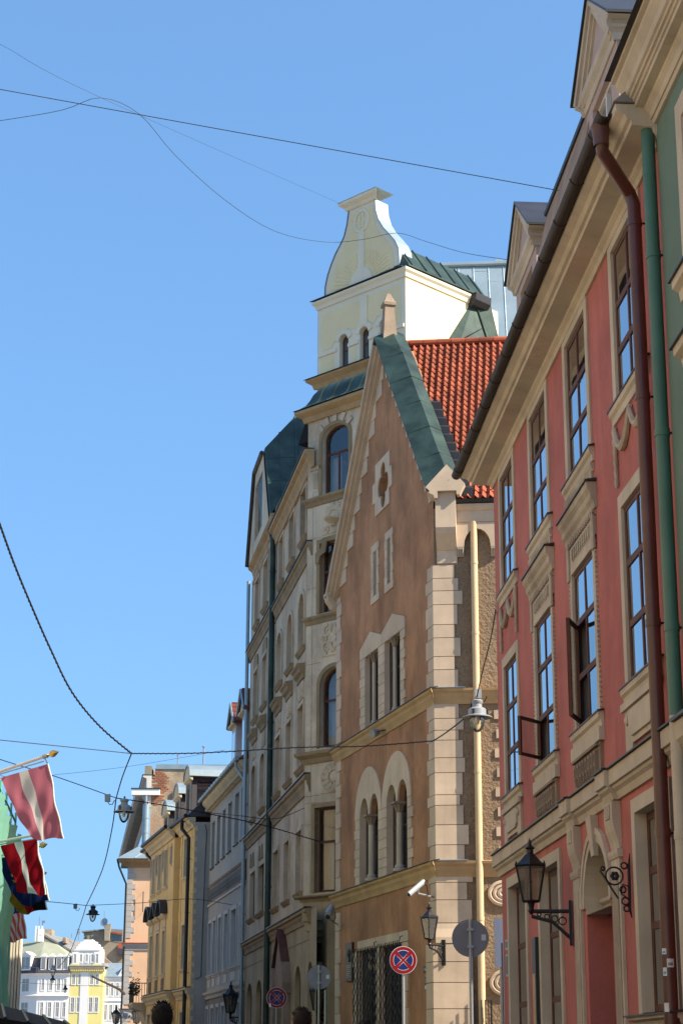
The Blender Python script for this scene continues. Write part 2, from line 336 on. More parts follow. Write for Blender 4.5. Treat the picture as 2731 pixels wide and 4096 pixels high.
def window(fr, parent, op, rec, fm, bands=((1., 2),), fw=.06, bw=.045, gm=None, th=.05, tbar=.07, name='window', skip=(), tilt=.0):
    """bands: list of (top fraction of the height, number of panes across), from the bottom"""
    gm = gm or M['glass']; mb = MB()
    o_ = op.loop(); i_ = op.loop(fw)
    mb.prism(fr, o_, -rec, -rec + th, [i_]) if len(o_) == 4 or op.ah else None
    u0, u1, z0, z1 = op.u0 + fw, op.u1 - fw, op.z0 + fw, op.z1 - fw
    cells = []; zb = z0; H = z1 - z0; pf = 0
    for k, (f, n) in enumerate(bands):
        zt = z0 + H * f; last = k == len(bands) - 1; zz = zt if last else zt - tbar / 2
        if not last: mb.box(fr, u0 - .002, u1 + .002, zt - tbar / 2, zt + tbar / 2, -rec + .004, -rec + th + .006)
        W = (u1 - u0 - bw * (n - 1)) / n
        for j in range(n):
            a = u0 + j * (W + bw); cells.append((a, a + W, zb, zz, k, j))
            if j:
                hit = clip(i_, a - bw, a, zb, zz)
                if hit: mb.prism(fr, hit, -rec + .003, -rec + th + .003)
        zb = zt + tbar / 2
    w = mb.ob(name, fm, parent)
    for a, b, c, d, k, j in cells:
        if (k, j) in skip: continue
        p = clip(i_, a - .004, b + .004, c - .004, d + .004)
        if len(p) < 3: continue
        g = MB(); t = rnd(-tilt, tilt); t2 = rnd(-tilt, tilt); uc = (a + b) / 2; zc = (c + d) / 2
        tr = tessellate_polygon([[V((x, y, 0)) for x, y in p]])
        g.add([fr.P(x, y, -rec + th - .008 + t * (x - uc) + t2 * (y - zc)) for x, y in p], [tuple(q) for q in tr]); g.face(fr.N)
        g.ob('pane', gm, w, recalc=False)
    return w
def surround(fr, parent, op, wdt, mat, d=.035, top=True, bottom=False, name='window_surround', topw=None, liner=.12):
    mb = MB(); tw = topw or wdt
    mb.box(fr, op.u0 - wdt, op.u0, op.z0 - (wdt if bottom else 0), op.z1 + (tw if top else 0), .001, d)
    mb.box(fr, op.u1, op.u1 + wdt, op.z0 - (wdt if bottom else 0), op.z1 + (tw if top else 0), .001, d)
    if top: mb.box(fr, op.u0, op.u1, op.z1, op.z1 + tw, .001, d + .003)
    if bottom: mb.box(fr, op.u0, op.u1, op.z0 - wdt, op.z0, .001, d + .003)
    mb.rim(fr, op.loop(.004), d - .002, -liner)
    return mb.ob(name, mat, parent)
def sill(fr, parent, u0, u1, z, d, h, mat, capmat=None, name='window_sill'):
    o = MB().prof(fr, u0, u1, [(.001, z - h), (d * .35, z - h), (d * .45, z - h * .55), (d * .85, z - h * .4), (d * .9, z), (.001, z)]).ob(name, mat, parent)
    if capmat: MB().hexa([fr.P(u0 - .03, z, 0.002), fr.P(u1 + .03, z, .002), fr.P(u1 + .03, z - .012, d * 1.08), fr.P(u0 - .03, z - .012, d * 1.08),
                          fr.P(u0 - .03, z + .02, 0.002), fr.P(u1 + .03, z + .02, .002), fr.P(u1 + .03, z + .004, d * 1.08), fr.P(u0 - .03, z + .004, d * 1.08)]).ob('sill_cover', capmat, o)
    return o
def relief(fr, parent, u0, u1, z0, z1, mat, kind='scroll', d=.0, name='relief_panel', h=.05):
    """carved panel: a sunk ground with raised scrolls"""
    mb = MB(); mb.box(fr, u0, u1, z0, z1, d - .03, d + .008)
    W, H = u1 - u0, z1 - z0; uc, zc = (u0 + u1) / 2, (z0 + z1) / 2; r = min(W, H)
    def spiral(cu, cz, rad, turns, sgn, ph, th):
        pts = []
        for k in range(15):
            t = k / 14; a = ph + sgn * turns * 2 * math.pi * t; rr = rad * (1 - .8 * t)
            pts.append(fr.P(cu + rr * math.cos(a), cz + rr * math.sin(a), d + .012))
        mb.tube(pts, [th * (1 - .5 * k / 14) for k in range(15)], 5)
    th = r * .055
    if kind == 'scroll':
        for sx in (-1, 1):
            spiral(uc + sx * W * .22, zc + H * .22, r * .2, 1.3, -sx, math.pi / 2, th); spiral(uc + sx * W * .25, zc - H * .24, r * .19, 1.3, sx, -math.pi / 2, th)
            spiral(uc + sx * W * .36, zc, r * .12, 1.2, sx, 0, th)
            mb.tube([fr.P(uc + sx * W * x, zc + H * y, d + .015) for x, y in ((.02, -.4), (.1, -.2), (.04, 0), (.12, .2), (.03, .42))], th, 5)
        mb.lathe(fr.P(uc, zc, d), [(r * .16, 0), (r * .15, h), (r * .05, h * 1.1), (0, h * 1.1)], 12, fr.N)
    elif kind == 'sun':
        mb.lathe(fr.P(uc, zc, d), [(r * .17, 0), (r * .17, h), (r * .12, h * 1.3), (0, h * 1.3)], 16, fr.N)
        for k in range(12):
            a = k * math.pi / 6; c, s_ = math.cos(a), math.sin(a)
            mb.tube([fr.P(uc + c * W * q, zc + s_ * H * q, d + .015) for q in (.2, .3, .42)], [th * 1.2, th, th * 1.6], 5)
            spiral(uc + math.cos(a + .26) * W * .38, zc + math.sin(a + .26) * H * .38, r * .09, 1.2, 1 if k % 2 else -1, a, th * .7)
        pts = [fr.P(uc + math.cos(a * .2618) * W * .45, zc + math.sin(a * .2618) * H * .45, d + .015) for a in range(25)]
        mb.tube(pts, th, 5)
    elif kind == 'vase':
        mb.lathe(fr.P(uc, zc - H * .3, d), [(W * .1, 0), (W * .06, H * .05), (W * .3, H * .2), (W * .32, H * .24), (0, H * .24)], 12)
        for k in range(9):
            a = math.pi * (k + .5) / 9; spiral(uc + math.cos(a) * W * .3, zc + H * .02 + math.sin(a) * H * .33, r * .13, 1.3, 1 if k % 2 else -1, a, th)
        for sx in (-1, 1): spiral(uc + sx * W * .3, zc - H * .38, r * .12, 1.2, sx, 0, th)
    elif kind == 'meander':
        n = max(4, int(W / (H * .42))); step = W * .86 / n
        for k in range(n):
            a = u0 + W * .07 + k * step
            mb.box(fr, a, a + step * .16, z0 + H * .2, z1 - H * .2, d + .008, d + h)
            mb.box(fr, a + step * .16, a + step * .62, z1 - H * .3, z1 - H * .2, d + .008, d + h)
            mb.box(fr, a + step * .5, a + step * .62, z0 + H * .38, z1 - H * .3, d + .008, d + h)
            mb.box(fr, a + step * .28, a + step * .5, z0 + H * .38, z0 + H * .48, d + .008, d + h)
        mb.box(fr, u0 + W * .02, u1 - W * .02, z0 + H * .06, z0 + H * .12, d + .008, d + h); mb.box(fr, u0 + W * .02, u1 - W * .02, z1 - H * .1, z1 - H * .04, d + .008, d + h)
    elif kind == 'flutes':
        n = max(5, int(W / .11))
        for k in range(n):
            a = u0 + W * (k + .2) / n; mb.box(fr, a, a + W * .5 / n, z0 + H * .12, z1 - H * .12, d + .008, d + h)
    return mb.ob(name, mat, parent, smooth=False)
def pipe(parent, pts, r, mat, name='downpipe', n=12, joints=(), clips=None, wallN=None):
    o = MB().tube(pts, r, n).ob(name, mat, parent, smooth=True)
    for p in joints:
        MB().tube([V(p) + V((0, 0, -.035)), V(p) + V((0, 0, .035))], r * 1.1, n).ob('pipe_joint', mat, o, smooth=True)
        if wallN is not None: MB().tube([V(p), V(p) - wallN * (r + .12)], .012, 5).ob('pipe_bracket', M['iron'], o)
    return o

# ================================================================ PINK TOWNHOUSE
P = FR(bear(2021) * 26.6, bear(865))
pk = thing('pink_townhouse', 'pink plastered townhouse with cream trim, tall brown windows and two pedimented dormers', 'house', P.P(-5.5, 0, -2))
cols = [(-1.86, -.72), (-4.57, -3.37), (-7.19, -5.98), (-9.88, -8.69)]
upper = [Op(a, b, 7.90, 9.60) for a, b in cols]; mid = [Op(a, b, 4.95, 6.77) for a, b in cols]
gnd = [Op(-2.14, -.74, .95, 3.67), Op(-4.56, -3.26, .95, 3.65), Op(-10.05, -8.74, 1.8, 3.67)]
dr = Op(-7.42, -6.10, 0.02, 3.60, .62, 16)
wall(P, pk, [(-11.05, 0), (0, 0), (0, 9.95), (-11.05, 9.95)], upper + mid + gnd + [dr], M['pink'], .34, 7.5)
MB().rim(P, clip(dr.loop(.004), -9, 9, 2.9, 9), .01, -.33).ob('arch_soffit', M['trim'], pk, recalc=False)
six = ((.31, 2), (.64, 2), (1., 2))
for k, o in enumerate(upper):
    window(P, pk, o, .06, M['win_brown'], six, fw=.062, bw=.045, tilt=.005)
    surround(P, pk, o, .15, M['trim'], .022, topw=.16)
    a, b = o.u0 - .22, o.u1 + .22
    sill(P, pk, a, b, 7.88, .07, .17, M['trim'], M['lead'])
    if k in (1, 2):
        MB().box(P, o.u0 - .14, o.u0 - .02, 7.5, 7.71, .001, .03).ob('sill_ear', M['trim_dirty'], pk); MB().box(P, o.u1 + .02, o.u1 + .14, 7.5, 7.71, .001, .03).ob('sill_ear', M['trim_dirty'], pk)
        MB().prof(P, a + .03, b - .03, [(.001, 7.60), (.02, 7.60), (.045, 7.66), (.05, 7.70), (.001, 7.70)]).ob('apron_moulding', M['trim_dirty'], pk)
    else:
        g = MB()
        for q in range(2):
            ua = a + .1 + q * (b - a - .2) / 2; ub = ua + (b - a - .2) / 2
            pts = [P.P(ua + (ub - ua) * t / 12, 7.66 - .30 * math.sin(math.pi * t / 12) ** .8, .03) for t in range(13)]
            g.tube(pts, [.024 + .017 * math.sin(math.pi * t / 12) + .007 * (t % 2) for t in range(13)], 7)
        for ue in (a + .1, b - .1): g.tube([P.P(ue, 7.68 - t * .055, .028) for t in range(13)], [.024 + .01 * (t % 2) - .0008 * t for t in range(13)], 7)
        g.lathe(P.P((a + b) / 2, 7.64, .01), [(.04, 0), (.04, .03), (0, .045)], 8, P.N)
        g.ob('garland', M['trim_dirty'], pk, smooth=True)
for k, o in enumerate(mid):
    orn = k in (1, 2)
    w = window(P, pk, o, .06, M['win_brown'], ((.31, 2), (.68, 2), (1., 2)), fw=.062, bw=.045, tilt=.005, skip=((0, 1), (1, 1)) if orn else ())
    surround(P, pk, o, .14 if not orn else .12, M['trim'], .022, topw=.15 if not orn else .10)
    a, b = o.u0 - .2, o.u1 + .2
    sill(P, pk, a, b, 4.93, .07, .17, M['trim'], M['lead'])
    if orn:
        for q in range(34):                                   # bead strips down both sides
            for e in (o.u0 - .15, o.u1 + .13): MB().box(P, e, e + .022, 4.98 + q * .055, 5.01 + q * .055, .001, .028).ob('bead', M['trim'], pk)
        MB().prof(P, a - .06, b + .06, [(.001, 7.16), (.03, 7.16), (.04, 7.22), (.07, 7.26), (.075, 7.33), (.11, 7.38), (.115, 7.45), (.001, 7.45)]).ob('window_cornice', M['trim_dirty'], pk)
        MB().hexa([P.P(a - .09, 7.455, .002), P.P(b + .09, 7.455, .002), P.P(b + .09, 7.452, .135), P.P(a - .09, 7.452, .135), P.P(a - .09, 7.49, .002), P.P(b + .09, 7.49, .002), P.P(b + .09, 7.468, .135), P.P(a - .09, 7.468, .135)]).ob('cornice_cover', M['lead'], pk)
        for q in range(16): MB().box(P, a + .02 + q * (b - a) / 16, a + .065 + q * (b - a) / 16, 7.10, 7.158, .001, .045).ob('dentil', M['trim_dirty'], pk)
        MB().box(P, a + .03, b - .03, 6.88, 7.09, .001, .02).ob('frieze', M['trim'], pk)
        relief(P, pk, a + .28, b - .28, 6.91, 7.06, M['trim_dirty'], 'flutes', .02, 'fluted_panel', .02)
        for e in (a + .02, b - .14): MB().box(P, e, e + .12, 6.72, 7.13, .021, .042).ob('frieze_pilaster', M['trim_dirty'], pk)
        MB().box(P, a + .0, b - .0, 4.62, 4.765, .001, .06).ob('apron_moulding', M['trim'], pk)
        relief(P, pk, a + .08, b - .08, 4.22, 4.615, M['relief_brown'], 'meander', .03, 'carved_apron', .05)
        # the lower casement on the far side stands open
        hu = o.u1 - .075; ang = math.radians(42 if k == 1 else 23); wdt = (o.u1 - o.u0) / 2 - .1
        f = frame3(P.P(hu, 0, -.01), P.N * math.sin(ang) - P.U * math.cos(ang), P.U * math.sin(ang) + P.N * math.cos(ang))
        lo = 5.03 + (.0 if k == 1 else .0); hi = 5.52 if k == 1 else 6.14
        lp = [(0, lo), (wdt, lo), (wdt, hi), (0, hi)]; li = [(.036, lo + .036), (wdt - .036, lo + .036), (wdt - .036, hi - .036), (.036, hi - .036)]
        cs = MB().prism(f, lp, -.02, .02, [li]).ob('open_casement', M['win_brown'], w, label='casement standing open on its hinges')
        MB().sheet(f, [li], 0).face(-P.U).ob('casement_pane', M['glass2'], w, recalc=False)
        if k == 1:
            p2 = [(o.u0 + (o.u1 - o.u0) / 2 + .03, 5.56), (o.u1 - .075, 5.56), (o.u1 - .075, 6.13), (o.u0 + (o.u1 - o.u0) / 2 + .03, 6.13)]
            MB().sheet(P, [p2], -.02).face(P.N).ob('pane', M['glass'], w, recalc=False)
        MB().box(P, o.u0, o.u1, 4.97, 6.75, -.215, -.2).ob('room_shade', M['dark'], w)
    else:
        mb = MB().prism(P, [(a + .05, 4.25), (a + .3, 4.25), (a + .36, 4.34), (b - .36, 4.34), (b - .3, 4.25), (b - .05, 4.25), (b - .05, 4.765), (a + .05, 4.765)], .001, .035)
        mb.prism(P, [(a + .3, 4.45), (a + .4, 4.40), (b - .4, 4.40), (b - .3, 4.45), (b - .3, 4.66), (a + .3, 4.66)], .036, .06)
        mb.box(P, a, b, 4.69, 4.765, .036, .07)
        for e in (a + .2, b - .2): mb.lathe(P.P(e, 4.58, .03), [(.05, 0), (.05, .03), (.02, .045), (0, .045)], 10, P.N)
        mb.ob('scrolled_apron', M['trim'], pk)
for o in gnd:
    window(P, pk, o, .14, M['win_brown'], ((.42, 2), (.72, 2), (1., 2)), fw=.08, bw=.06, tilt=.004)
    surround(P, pk, o, .14, M['trim'], .03, liner=.2)
sill(P, pk, -10.3, -8.45, 1.78, .14, .1, M['trim'], M['lead'])
# string cornice, with breaks over the door pilasters
SP = [(.001, 3.90), (.03, 3.90), (.05, 3.97), (.085, 4.00), (.09, 4.03), (.12, 4.035), (.12, 4.19), (.001, 4.21)]
def shift(pr, dd): return [(d + (dd if d > .002 else 0), z) for d, z in pr]
for a, b, e in ((-11.05, -8.05, 0), (-8.05, -7.58, .045), (-7.58, -5.96, 0), (-5.96, -5.50, .045), (-5.50, .12, 0)):
    MB().prof(P, a, b, shift(SP, e)).ob('string_cornice', M['trim'], pk)
    MB().hexa([P.P(a - .01 * (e > 0), 4.212, 0.002), P.P(b + .01 * (e > 0), 4.212, .002), P.P(b + .01 * (e > 0), 4.196, .15 + e), P.P(a - .01 * (e > 0), 4.196, .15 + e), P.P(a - .01 * (e > 0), 4.24, .002), P.P(b + .01 * (e > 0), 4.24, .002), P.P(b + .01 * (e > 0), 4.21, .15 + e), P.P(a - .01 * (e > 0), 4.21, .15 + e)]).ob('cornice_cover', M['lead'], pk)
# door
for c in (-5.73, -7.82):
    MB().box(P, c - .19, c + .19, 0, 3.33, .001, .035).ob('pilaster', M['trim'], pk)
    MB().box(P, c - .13, c + .13, .6, 3.18, .0351, .045).ob('pilaster_panel', M['trim_dirty'], pk)
    MB().prof(P, c - .24, c + .24, [(.001, 3.33), (.045, 3.33), (.06, 3.37), (.06, 3.41), (.001, 3.41)]).ob('pilaster_cap', M['trim'], pk)
    MB().prof(P, c - .2, c + .2, [(.001, 3.42), (.025, 3.42), (.04, 3.5), (.075, 3.6), (.09, 3.7), (.09, 3.89), (.001, 3.89)]).ob('console', M['trim'], pk)
    MB().box(P, c - .1, c + .1, 3.72, 3.86, .0901, .10).ob('console_panel', M['trim_dirty'], pk)
big = Op(-7.57, -5.95, 2.95, 3.77, .80, 16)
for k, (i0, i1, dd) in enumerate(((0, .07, .045), (.07, .15, .03))):
    L0 = big.loop(i0)[2:]; L1 = big.loop(i1)[2:]
    MB().prism(P, L0 + L1[::-1], .001, dd).ob('archivolt', M['trim'], pk)
MB().hexa([P.P(-6.84, 3.47, .002), P.P(-6.68, 3.47, .002), P.P(-6.68, 3.47, .05), P.P(-6.84, 3.47, .05), P.P(-6.90, 3.89, .002), P.P(-6.62, 3.89, .002), P.P(-6.62, 3.89, .09), P.P(-6.90, 3.89, .09)]).ob('keystone', M['trim'], pk)
MB().sheet(P, [clip(dr.loop(.003), -9, 9, 3.07, 9)], -.26).ob('tympanum', M['trim'], pk, recalc=False)
MB().prof(P, -7.415, -6.105, [(-.33, 2.90), (-.22, 2.90), (-.18, 2.95), (-.18, 3.0), (-.14, 3.03), (-.14, 3.07), (-.33, 3.07)]).ob('door_transom', M['trim_dirty'], pk)
for q in range(15): MB().box(P, -7.38 + q * .085, -7.335 + q * .085, 2.955, 3.0, -.179, -.165).ob('dentil', M['trim_dirty'], pk)
ddoor = MB().box(P, -7.41, -6.11, .03, 2.9, -.335, -.29).ob('door', M['door'], pk)
for a in (-7.3, -6.7):
    for z in (.3, 1.3): MB().box(P, a, a + .5, z, z + .85, -.289, -.27).ob('door_panel', M['door'], ddoor)
MB().tube([P.P(-6.74, 1.05, -.29), P.P(-6.74, 1.05, -.23), P.P(-6.62, 1.05, -.23)], .012, 6).ob('door_handle', M['brass'], ddoor)
# eaves
EP = [(.001, 9.70), (.03, 9.70), (.045, 9.76), (.08, 9.79), (.09, 9.83), (.29, 9.845), (.295, 9.90), (.33, 9.91), (.36, 9.96), (.43, 10.0), (.44, 10.06), (.001, 10.06)]
MB().prof(P, -11.02, 0, EP, 0, 1).ob('eaves_cornice', M['trim'], pk)
G_ = [(.001, 9.72), (.035, 9.72), (.05, 9.79), (.09, 9.83), (.22, 9.85), (.235, 9.87), (.31, 9.93), (.43, 9.99), (.44, 10.06), (.001, 10.06)]
PF = FR(P.P(0, 0, 0), -P.N, P.U)
MB().prof(PF, 0, 7, EP, -1, 0).ob('eaves_cornice', M['trim'], pk)
gp = []
gu = MB()
for k in range(2):
    pass
n = 8; ring = [(.50 + .074 * math.cos(math.pi + math.pi * k / n), 10.075 + .074 * math.sin(math.pi + math.pi * k / n)) for k in range(n + 1)]
ring += [(.50 + .062 * math.cos(math.pi * 2 - math.pi * k / n), 10.075 + .062 * math.sin(math.pi * 2 - math.pi * k / n)) for k in range(n + 1)]
gt = MB().prof(P, -10.85, .52, ring).ob('gutter', M['gutter'], pk)
for k in range(12):
    u = -10.4 + k * .96
    MB().tube([P.P(u, 10.078 + .080 * math.sin(math.pi + math.pi * j / 10), .50 + .080 * math.cos(math.pi + math.pi * j / 10)) if False else P.P(u, 10.078 + .080 * math.sin(math.pi + math.pi * j / 10), .50 + .080 * math.cos(math.pi + math.pi * j / 10)) for j in range(11)], .006, 5).ob('gutter_bracket', M['gutter'], gt)
# roof
MB().hexa([P.P(-11.05, 10.07, .46), P.P(.45, 10.07, .46), P.P(.45, 10.07, -8), P.P(-11.05, 10.07, -8), P.P(-11.05, 14.2, -3.8), P.P(-3.8, 14.2, -3.8), P.P(-3.8, 14.2, -3.9), P.P(-11.05, 14.2, -3.9)]).ob('roof', M['slate'], pk)
MB().hexa([P.P(-7.2, 10.08, .30), P.P(-3.9, 10.08, .30), P.P(-3.9, 10.08, -.8), P.P(-7.2, 10.08, -.8), P.P(-7.2, 12.36, -.21), P.P(-3.9, 12.36, -.21), P.P(-3.9, 12.42, -.8), P.P(-7.2, 12.42, -.8)]).ob('attic_upstand', M['peel'], pk)
MB().prof(P, -7.2, -3.9, [(-.3, 12.36), (-.18, 12.36), (-.17, 12.40), (-.3, 12.42)]).ob('upstand_flashing', M['lead'], pk)
M['dorm'] = paint('dormer_paint', (.44, .33, .28), var=.12, scale=2, streak=.2, fine=.08, bump=.1)
for uc in (-2.62, -7.92):
    dm = MB(); hw = .86; zb, zt, za = 10.3, 12.30, 13.18; f0 = -.13
    o = Op(uc - .5, uc + .5, 10.8, 12.0)
    dm.sheet(P, [[(uc - hw, zb), (uc + hw, zb), (uc + hw, zt), (uc - hw, zt)], o.loop()], f0); dm.rim(P, o.loop(), f0, f0 - .2)
    for s_ in (-1, 1): dm.add([P.P(uc + s_ * hw, z, d) for z, d in ((zb, f0), (zt, f0), (zt, -2.6), (zb, -2.6))], [(0, 1, 2, 3)])
    dmo = dm.ob('dormer', M['dorm'], pk, recalc=False)
    W2 = FR(P.P(0, 0, f0), P.U, P.N)
    ww = MB()
    ww.prism(W2, o.loop(), -.12, -.06, [o.loop(.05)]); ww.box(W2, uc - .03, uc + .03, 10.85, 11.95, -.118, -.05); ww.box(W2, uc - .45, uc + .45, 11.45, 11.49, -.116, -.055)
    ww.ob('dormer_window', M['win_white'], dmo)
    for a, b in ((uc - .45, uc - .03), (uc + .03, uc + .45)):
        for c_, d_ in ((10.85, 11.45), (11.49, 11.95)): MB().sheet(W2, [[(a, c_), (b, c_), (b, d_), (a, d_)]], -.1).face(P.N).ob('dormer_pane', M['glass'], dmo, recalc=False)
    pw = 1.03
    # pediment: tympanum, horizontal and raking cornices, roof
    MB().prism(P, [(uc - hw, zt), (uc + hw, zt), (uc, za - .22)], -.3, f0 + .02).ob('tympanum', M['dorm'], dmo)
    HP = [(f0, 12.12), (f0 + .02, 12.12), (f0 + .035, 12.2), (f0 + .08, 12.25), (f0 + .09, 12.33), (f0, 12.35)]
    MB().prof(P, uc - hw - .03, uc + hw + .03, HP, -.6, .6).ob('dormer_cornice', M['trim'], dmo)
    for s_ in (-1, 1):
        sf = FR(P.P(uc + s_ * hw, 0, f0), -P.N, P.U * s_)
        MB().prof(sf, -.02, 2.2, [(d - f0, z) for d, z in HP], -1.2, 0).ob('dormer_cornice', M['trim'], dmo)
    for s_ in (-1, 1):
        a0 = (uc + s_ * pw, 12.35); a1 = (uc, za)
        nn = V((a1[0] - a0[0], a1[1] - a0[1])).normalized(); pn = V((-nn.y, nn.x)) * (1 if s_ > 0 else -1)
        if pn.y > 0: pn = -pn
        for w0, w1, dd in ((0, .07, .12), (.07, .15, .085), (.15, .2, .05)):
            lp = [(a0[0] + pn.x * w0, a0[1] + pn.y * w0), (a1[0], a1[1] - w0 * 1.2), (a1[0], a1[1] - w1 * 1.2), (a0[0] + pn.x * w1 - s_ * w1 * .9, a0[1] + pn.y * w1)]
            MB().prism(P, lp, f0 - .2, f0 + dd).ob('raking_cornice', M['trim'], dmo)
        MB().hexa([P.P(a0[0] + s_ * .03, a0[1], .02), P.P(a1[0], a1[1], .02), P.P(a1[0], a1[1], -3.2), P.P(a0[0] + s_ * .03, a0[1], -3.2)] + [P.P(a0[0] + s_ * .03, a0[1] + .035, .02), P.P(a1[0], a1[1] + .035, .02), P.P(a1[0], a1[1] + .035, -3.2), P.P(a0[0] + s_ * .03, a0[1] + .035, -3.2)]).ob('dormer_roof', M['lead'], dmo)
# brown downpipe from the gutter end
u = -10.25
pipe(pk, [P.P(-10.62, 10.05, .50), P.P(-10.62, 9.86, .50), P.P(-10.58, 9.78, .48), P.P(u, 9.52, .16), P.P(u, 9.40, .12), P.P(u, .1, .12)], .066, M['brownpipe'], joints=[P.P(u, z, .12) for z in (9.2, 7.4, 5.2, 3.3, 1.4)], wallN=P.N)
MB().lathe(P.P(-10.62, 9.98, .50), [(.075, -.16), (.085, 0), (.10, .05)], 12).ob('outlet', M['brownpipe'], pk, smooth=True)
# stickers on the pipe
M['sticker'] = paint('sticker_paper', (.66, .68, .68), rough=.5, var=.15, scale=30, fine=.3, fscale=80, bump=0)
M['stickerblue'] = paint('blue_sticker_print', (.12, .36, .52), rough=.5, var=.15, scale=30, fine=.2, fscale=80, bump=0)
def sticker(px, py, w_, h_, lab, mt='sticker', shape='r', print_=None):
    uu, z = P.q(px, py, .19); c = P.P(u, z, .12); v = (CAM - c); v.z = 0; v.normalize()
    off = V(P.q(px, py, .19) and (0, 0, 0)); f = frame3(c + v * .0685, V((-v.y, v.x, 0)), v)
    st = thing('sticker', lab, 'sticker', f.P(0, 0, 0), 'stickers on the brown downpipe')
    side = -.6 if px < 2700 else .2
    mb = MB()
    for k in range(6):
        pass
    a0 = side; r = .0672
    ang = [a0 + (w_ / r) * (k / 6 - .5) for k in range(7)]
    def q3(a, zz, rr): return c + (v * math.cos(a) + V((v.y, -v.x, 0)) * math.sin(-a)) * rr + V((0, 0, zz))
    vs = [q3(a, zz, r) for zz in (-h_ / 2, h_ / 2) for a in ang]
    mb.add(vs, [(k, k + 1, k + 8, k + 7) for k in range(6)]); mb.ob('paper', M[mt], st, recalc=False)
    if print_:
        vs = [q3(a, zz, r + .0006) for zz in (-h_ * .3, h_ * .05) for a in ang[1:6]]
        MB().add(vs, [(k, k + 1, k + 6, k + 5) for k in range(4)]).ob('print', M[print_], st, recalc=False)
sticker(2685, 3795, .045, .05, 'small white sticker with blue print, topmost on the brown downpipe', print_='stickerblue')
sticker(2700, 3840, .062, .072, 'square white sticker with a grey roundel on the brown downpipe', print_='signback')
sticker(2680, 3880, .04, .07, 'upright pale blue sticker on the brown downpipe', 'sticker', print_='stickerblue')
sticker(2690, 4025, .05, .075, 'torn plain white paper label lowest on the brown downpipe')
# things fixed to the pink wall
sb = thing('notice_board', 'tall black board with a gilt lower half on the pink wall', 'notice board', P.P(-3.0, 1.6, .02))
MB().box(P, -3.12, -2.86, 1.75, 2.86, .0, .075).ob('board', M['blackgloss'], sb); MB().box(P, -3.08, -2.9, 1.8, 2.42, .0751, .08).ob('gilt_panel', M['gold'], sb)
for z0, z1, lab in ((2.86, 3.0, 'small bright metal plate above another on the pink wall corner'), (2.5, 2.8, 'tall narrow metal plate below another on the pink wall corner')):
    s2 = thing('name_plate', lab, 'plate', P.P(-.4, z0, .0)); MB().box(P, -.5, -.27, z0, z1, .0, .012).ob('plate', M['steel'], s2); MB().box(P, -.46, -.31, z0 + .03, z1 - .03, .0121, .015).ob('plate_field', M['plaque'], s2)

# ================================================================ GREEN HOUSE (right edge)
gh = thing('green_townhouse', 'sage green townhouse with a deep cream eaves cornice beside the brown downpipe', 'house', P.P(-13, 0, -2))
GW = FR(P.P(0, 0, .05), P.U, P.N)
ops = [Op(-13.15, -12.0, 7.95, 9.4), Op(-13.15, -12.0, 5.1, 6.9), Op(-13.15, -12.0, 1.6, 3.6)]
wall(GW, gh, [(-20, 0), (-11.0, 0), (-11.0, 10.2), (-20, 10.2)], ops, M['greenwall'], .22, 7.5)
for o in ops: window(GW, gh, o, .1, M['win_white'], six, tilt=.004); surround(GW, gh, o, .2, M['trim'], .035)
sill(GW, gh, -13.45, -11.72, 7.93, .14, .2, M['trim'], M['lead']); sill(GW, gh, -13.45, -11.72, 7.3, .16, .2, M['trim'], M['lead']); sill(GW, gh, -13.4, -11.7, 5.05, .14, .2, M['trim'], M['lead'])
GP = [(.001, 9.86), (.03, 9.86), (.045, 9.9), (.06, 9.9), (.075, 9.96), (.11, 10.0), (.115, 10.03), (.20, 10.035), (.205, 10.07), (.225, 10.075), (.23, 10.10), (.255, 10.105), (.26, 10.13), (.285, 10.14), (.30, 10.2), (.355, 10.27), (.36, 10.31), (.40, 10.32), (.40, 10.36), (.001, 10.36)]
MB().prof(GW, -20, -10.93, GP).ob('eaves_cornice', M['trim'], gh)
MB().hexa([GW.P(-20, 10.362, .46), GW.P(-10.9, 10.362, .46), GW.P(-10.9, 10.362, -6), GW.P(-20, 10.362, -6), GW.P(-20, 10.41, .44), GW.P(-10.9, 10.41, .44), GW.P(-10.9, 13.2, -4), GW.P(-20, 13.2, -4)]).ob('roof', M['lead'], gh)
MB().prof(GW, -20, -11.0, [(.001, 3.85), (.03, 3.85), (.05, 3.95), (.1, 4.0), (.12, 4.14), (.001, 4.15)]).ob('string_cornice', M['trim'], gh)
MB().box(GW, -20, -11.0, 4.151, 4.18, .0, .15).ob('cornice_cover', M['lead'], gh)
u = -10.93
pipe(gh, [P.P(u, 9.98, .12), P.P(u, 4.22, .12)], .064, M['greenpipe'], joints=[P.P(u, z, .12) for z in (8.55, 6.8, 5.0)], wallN=P.N)
pipe(gh, [P.P(u, 4.22, .12), P.P(u, .1, .12)], .064, M['trim'], name='lower_downpipe', joints=[P.P(u, z, .12) for z in (3.2, 1.2)], wallN=P.N)
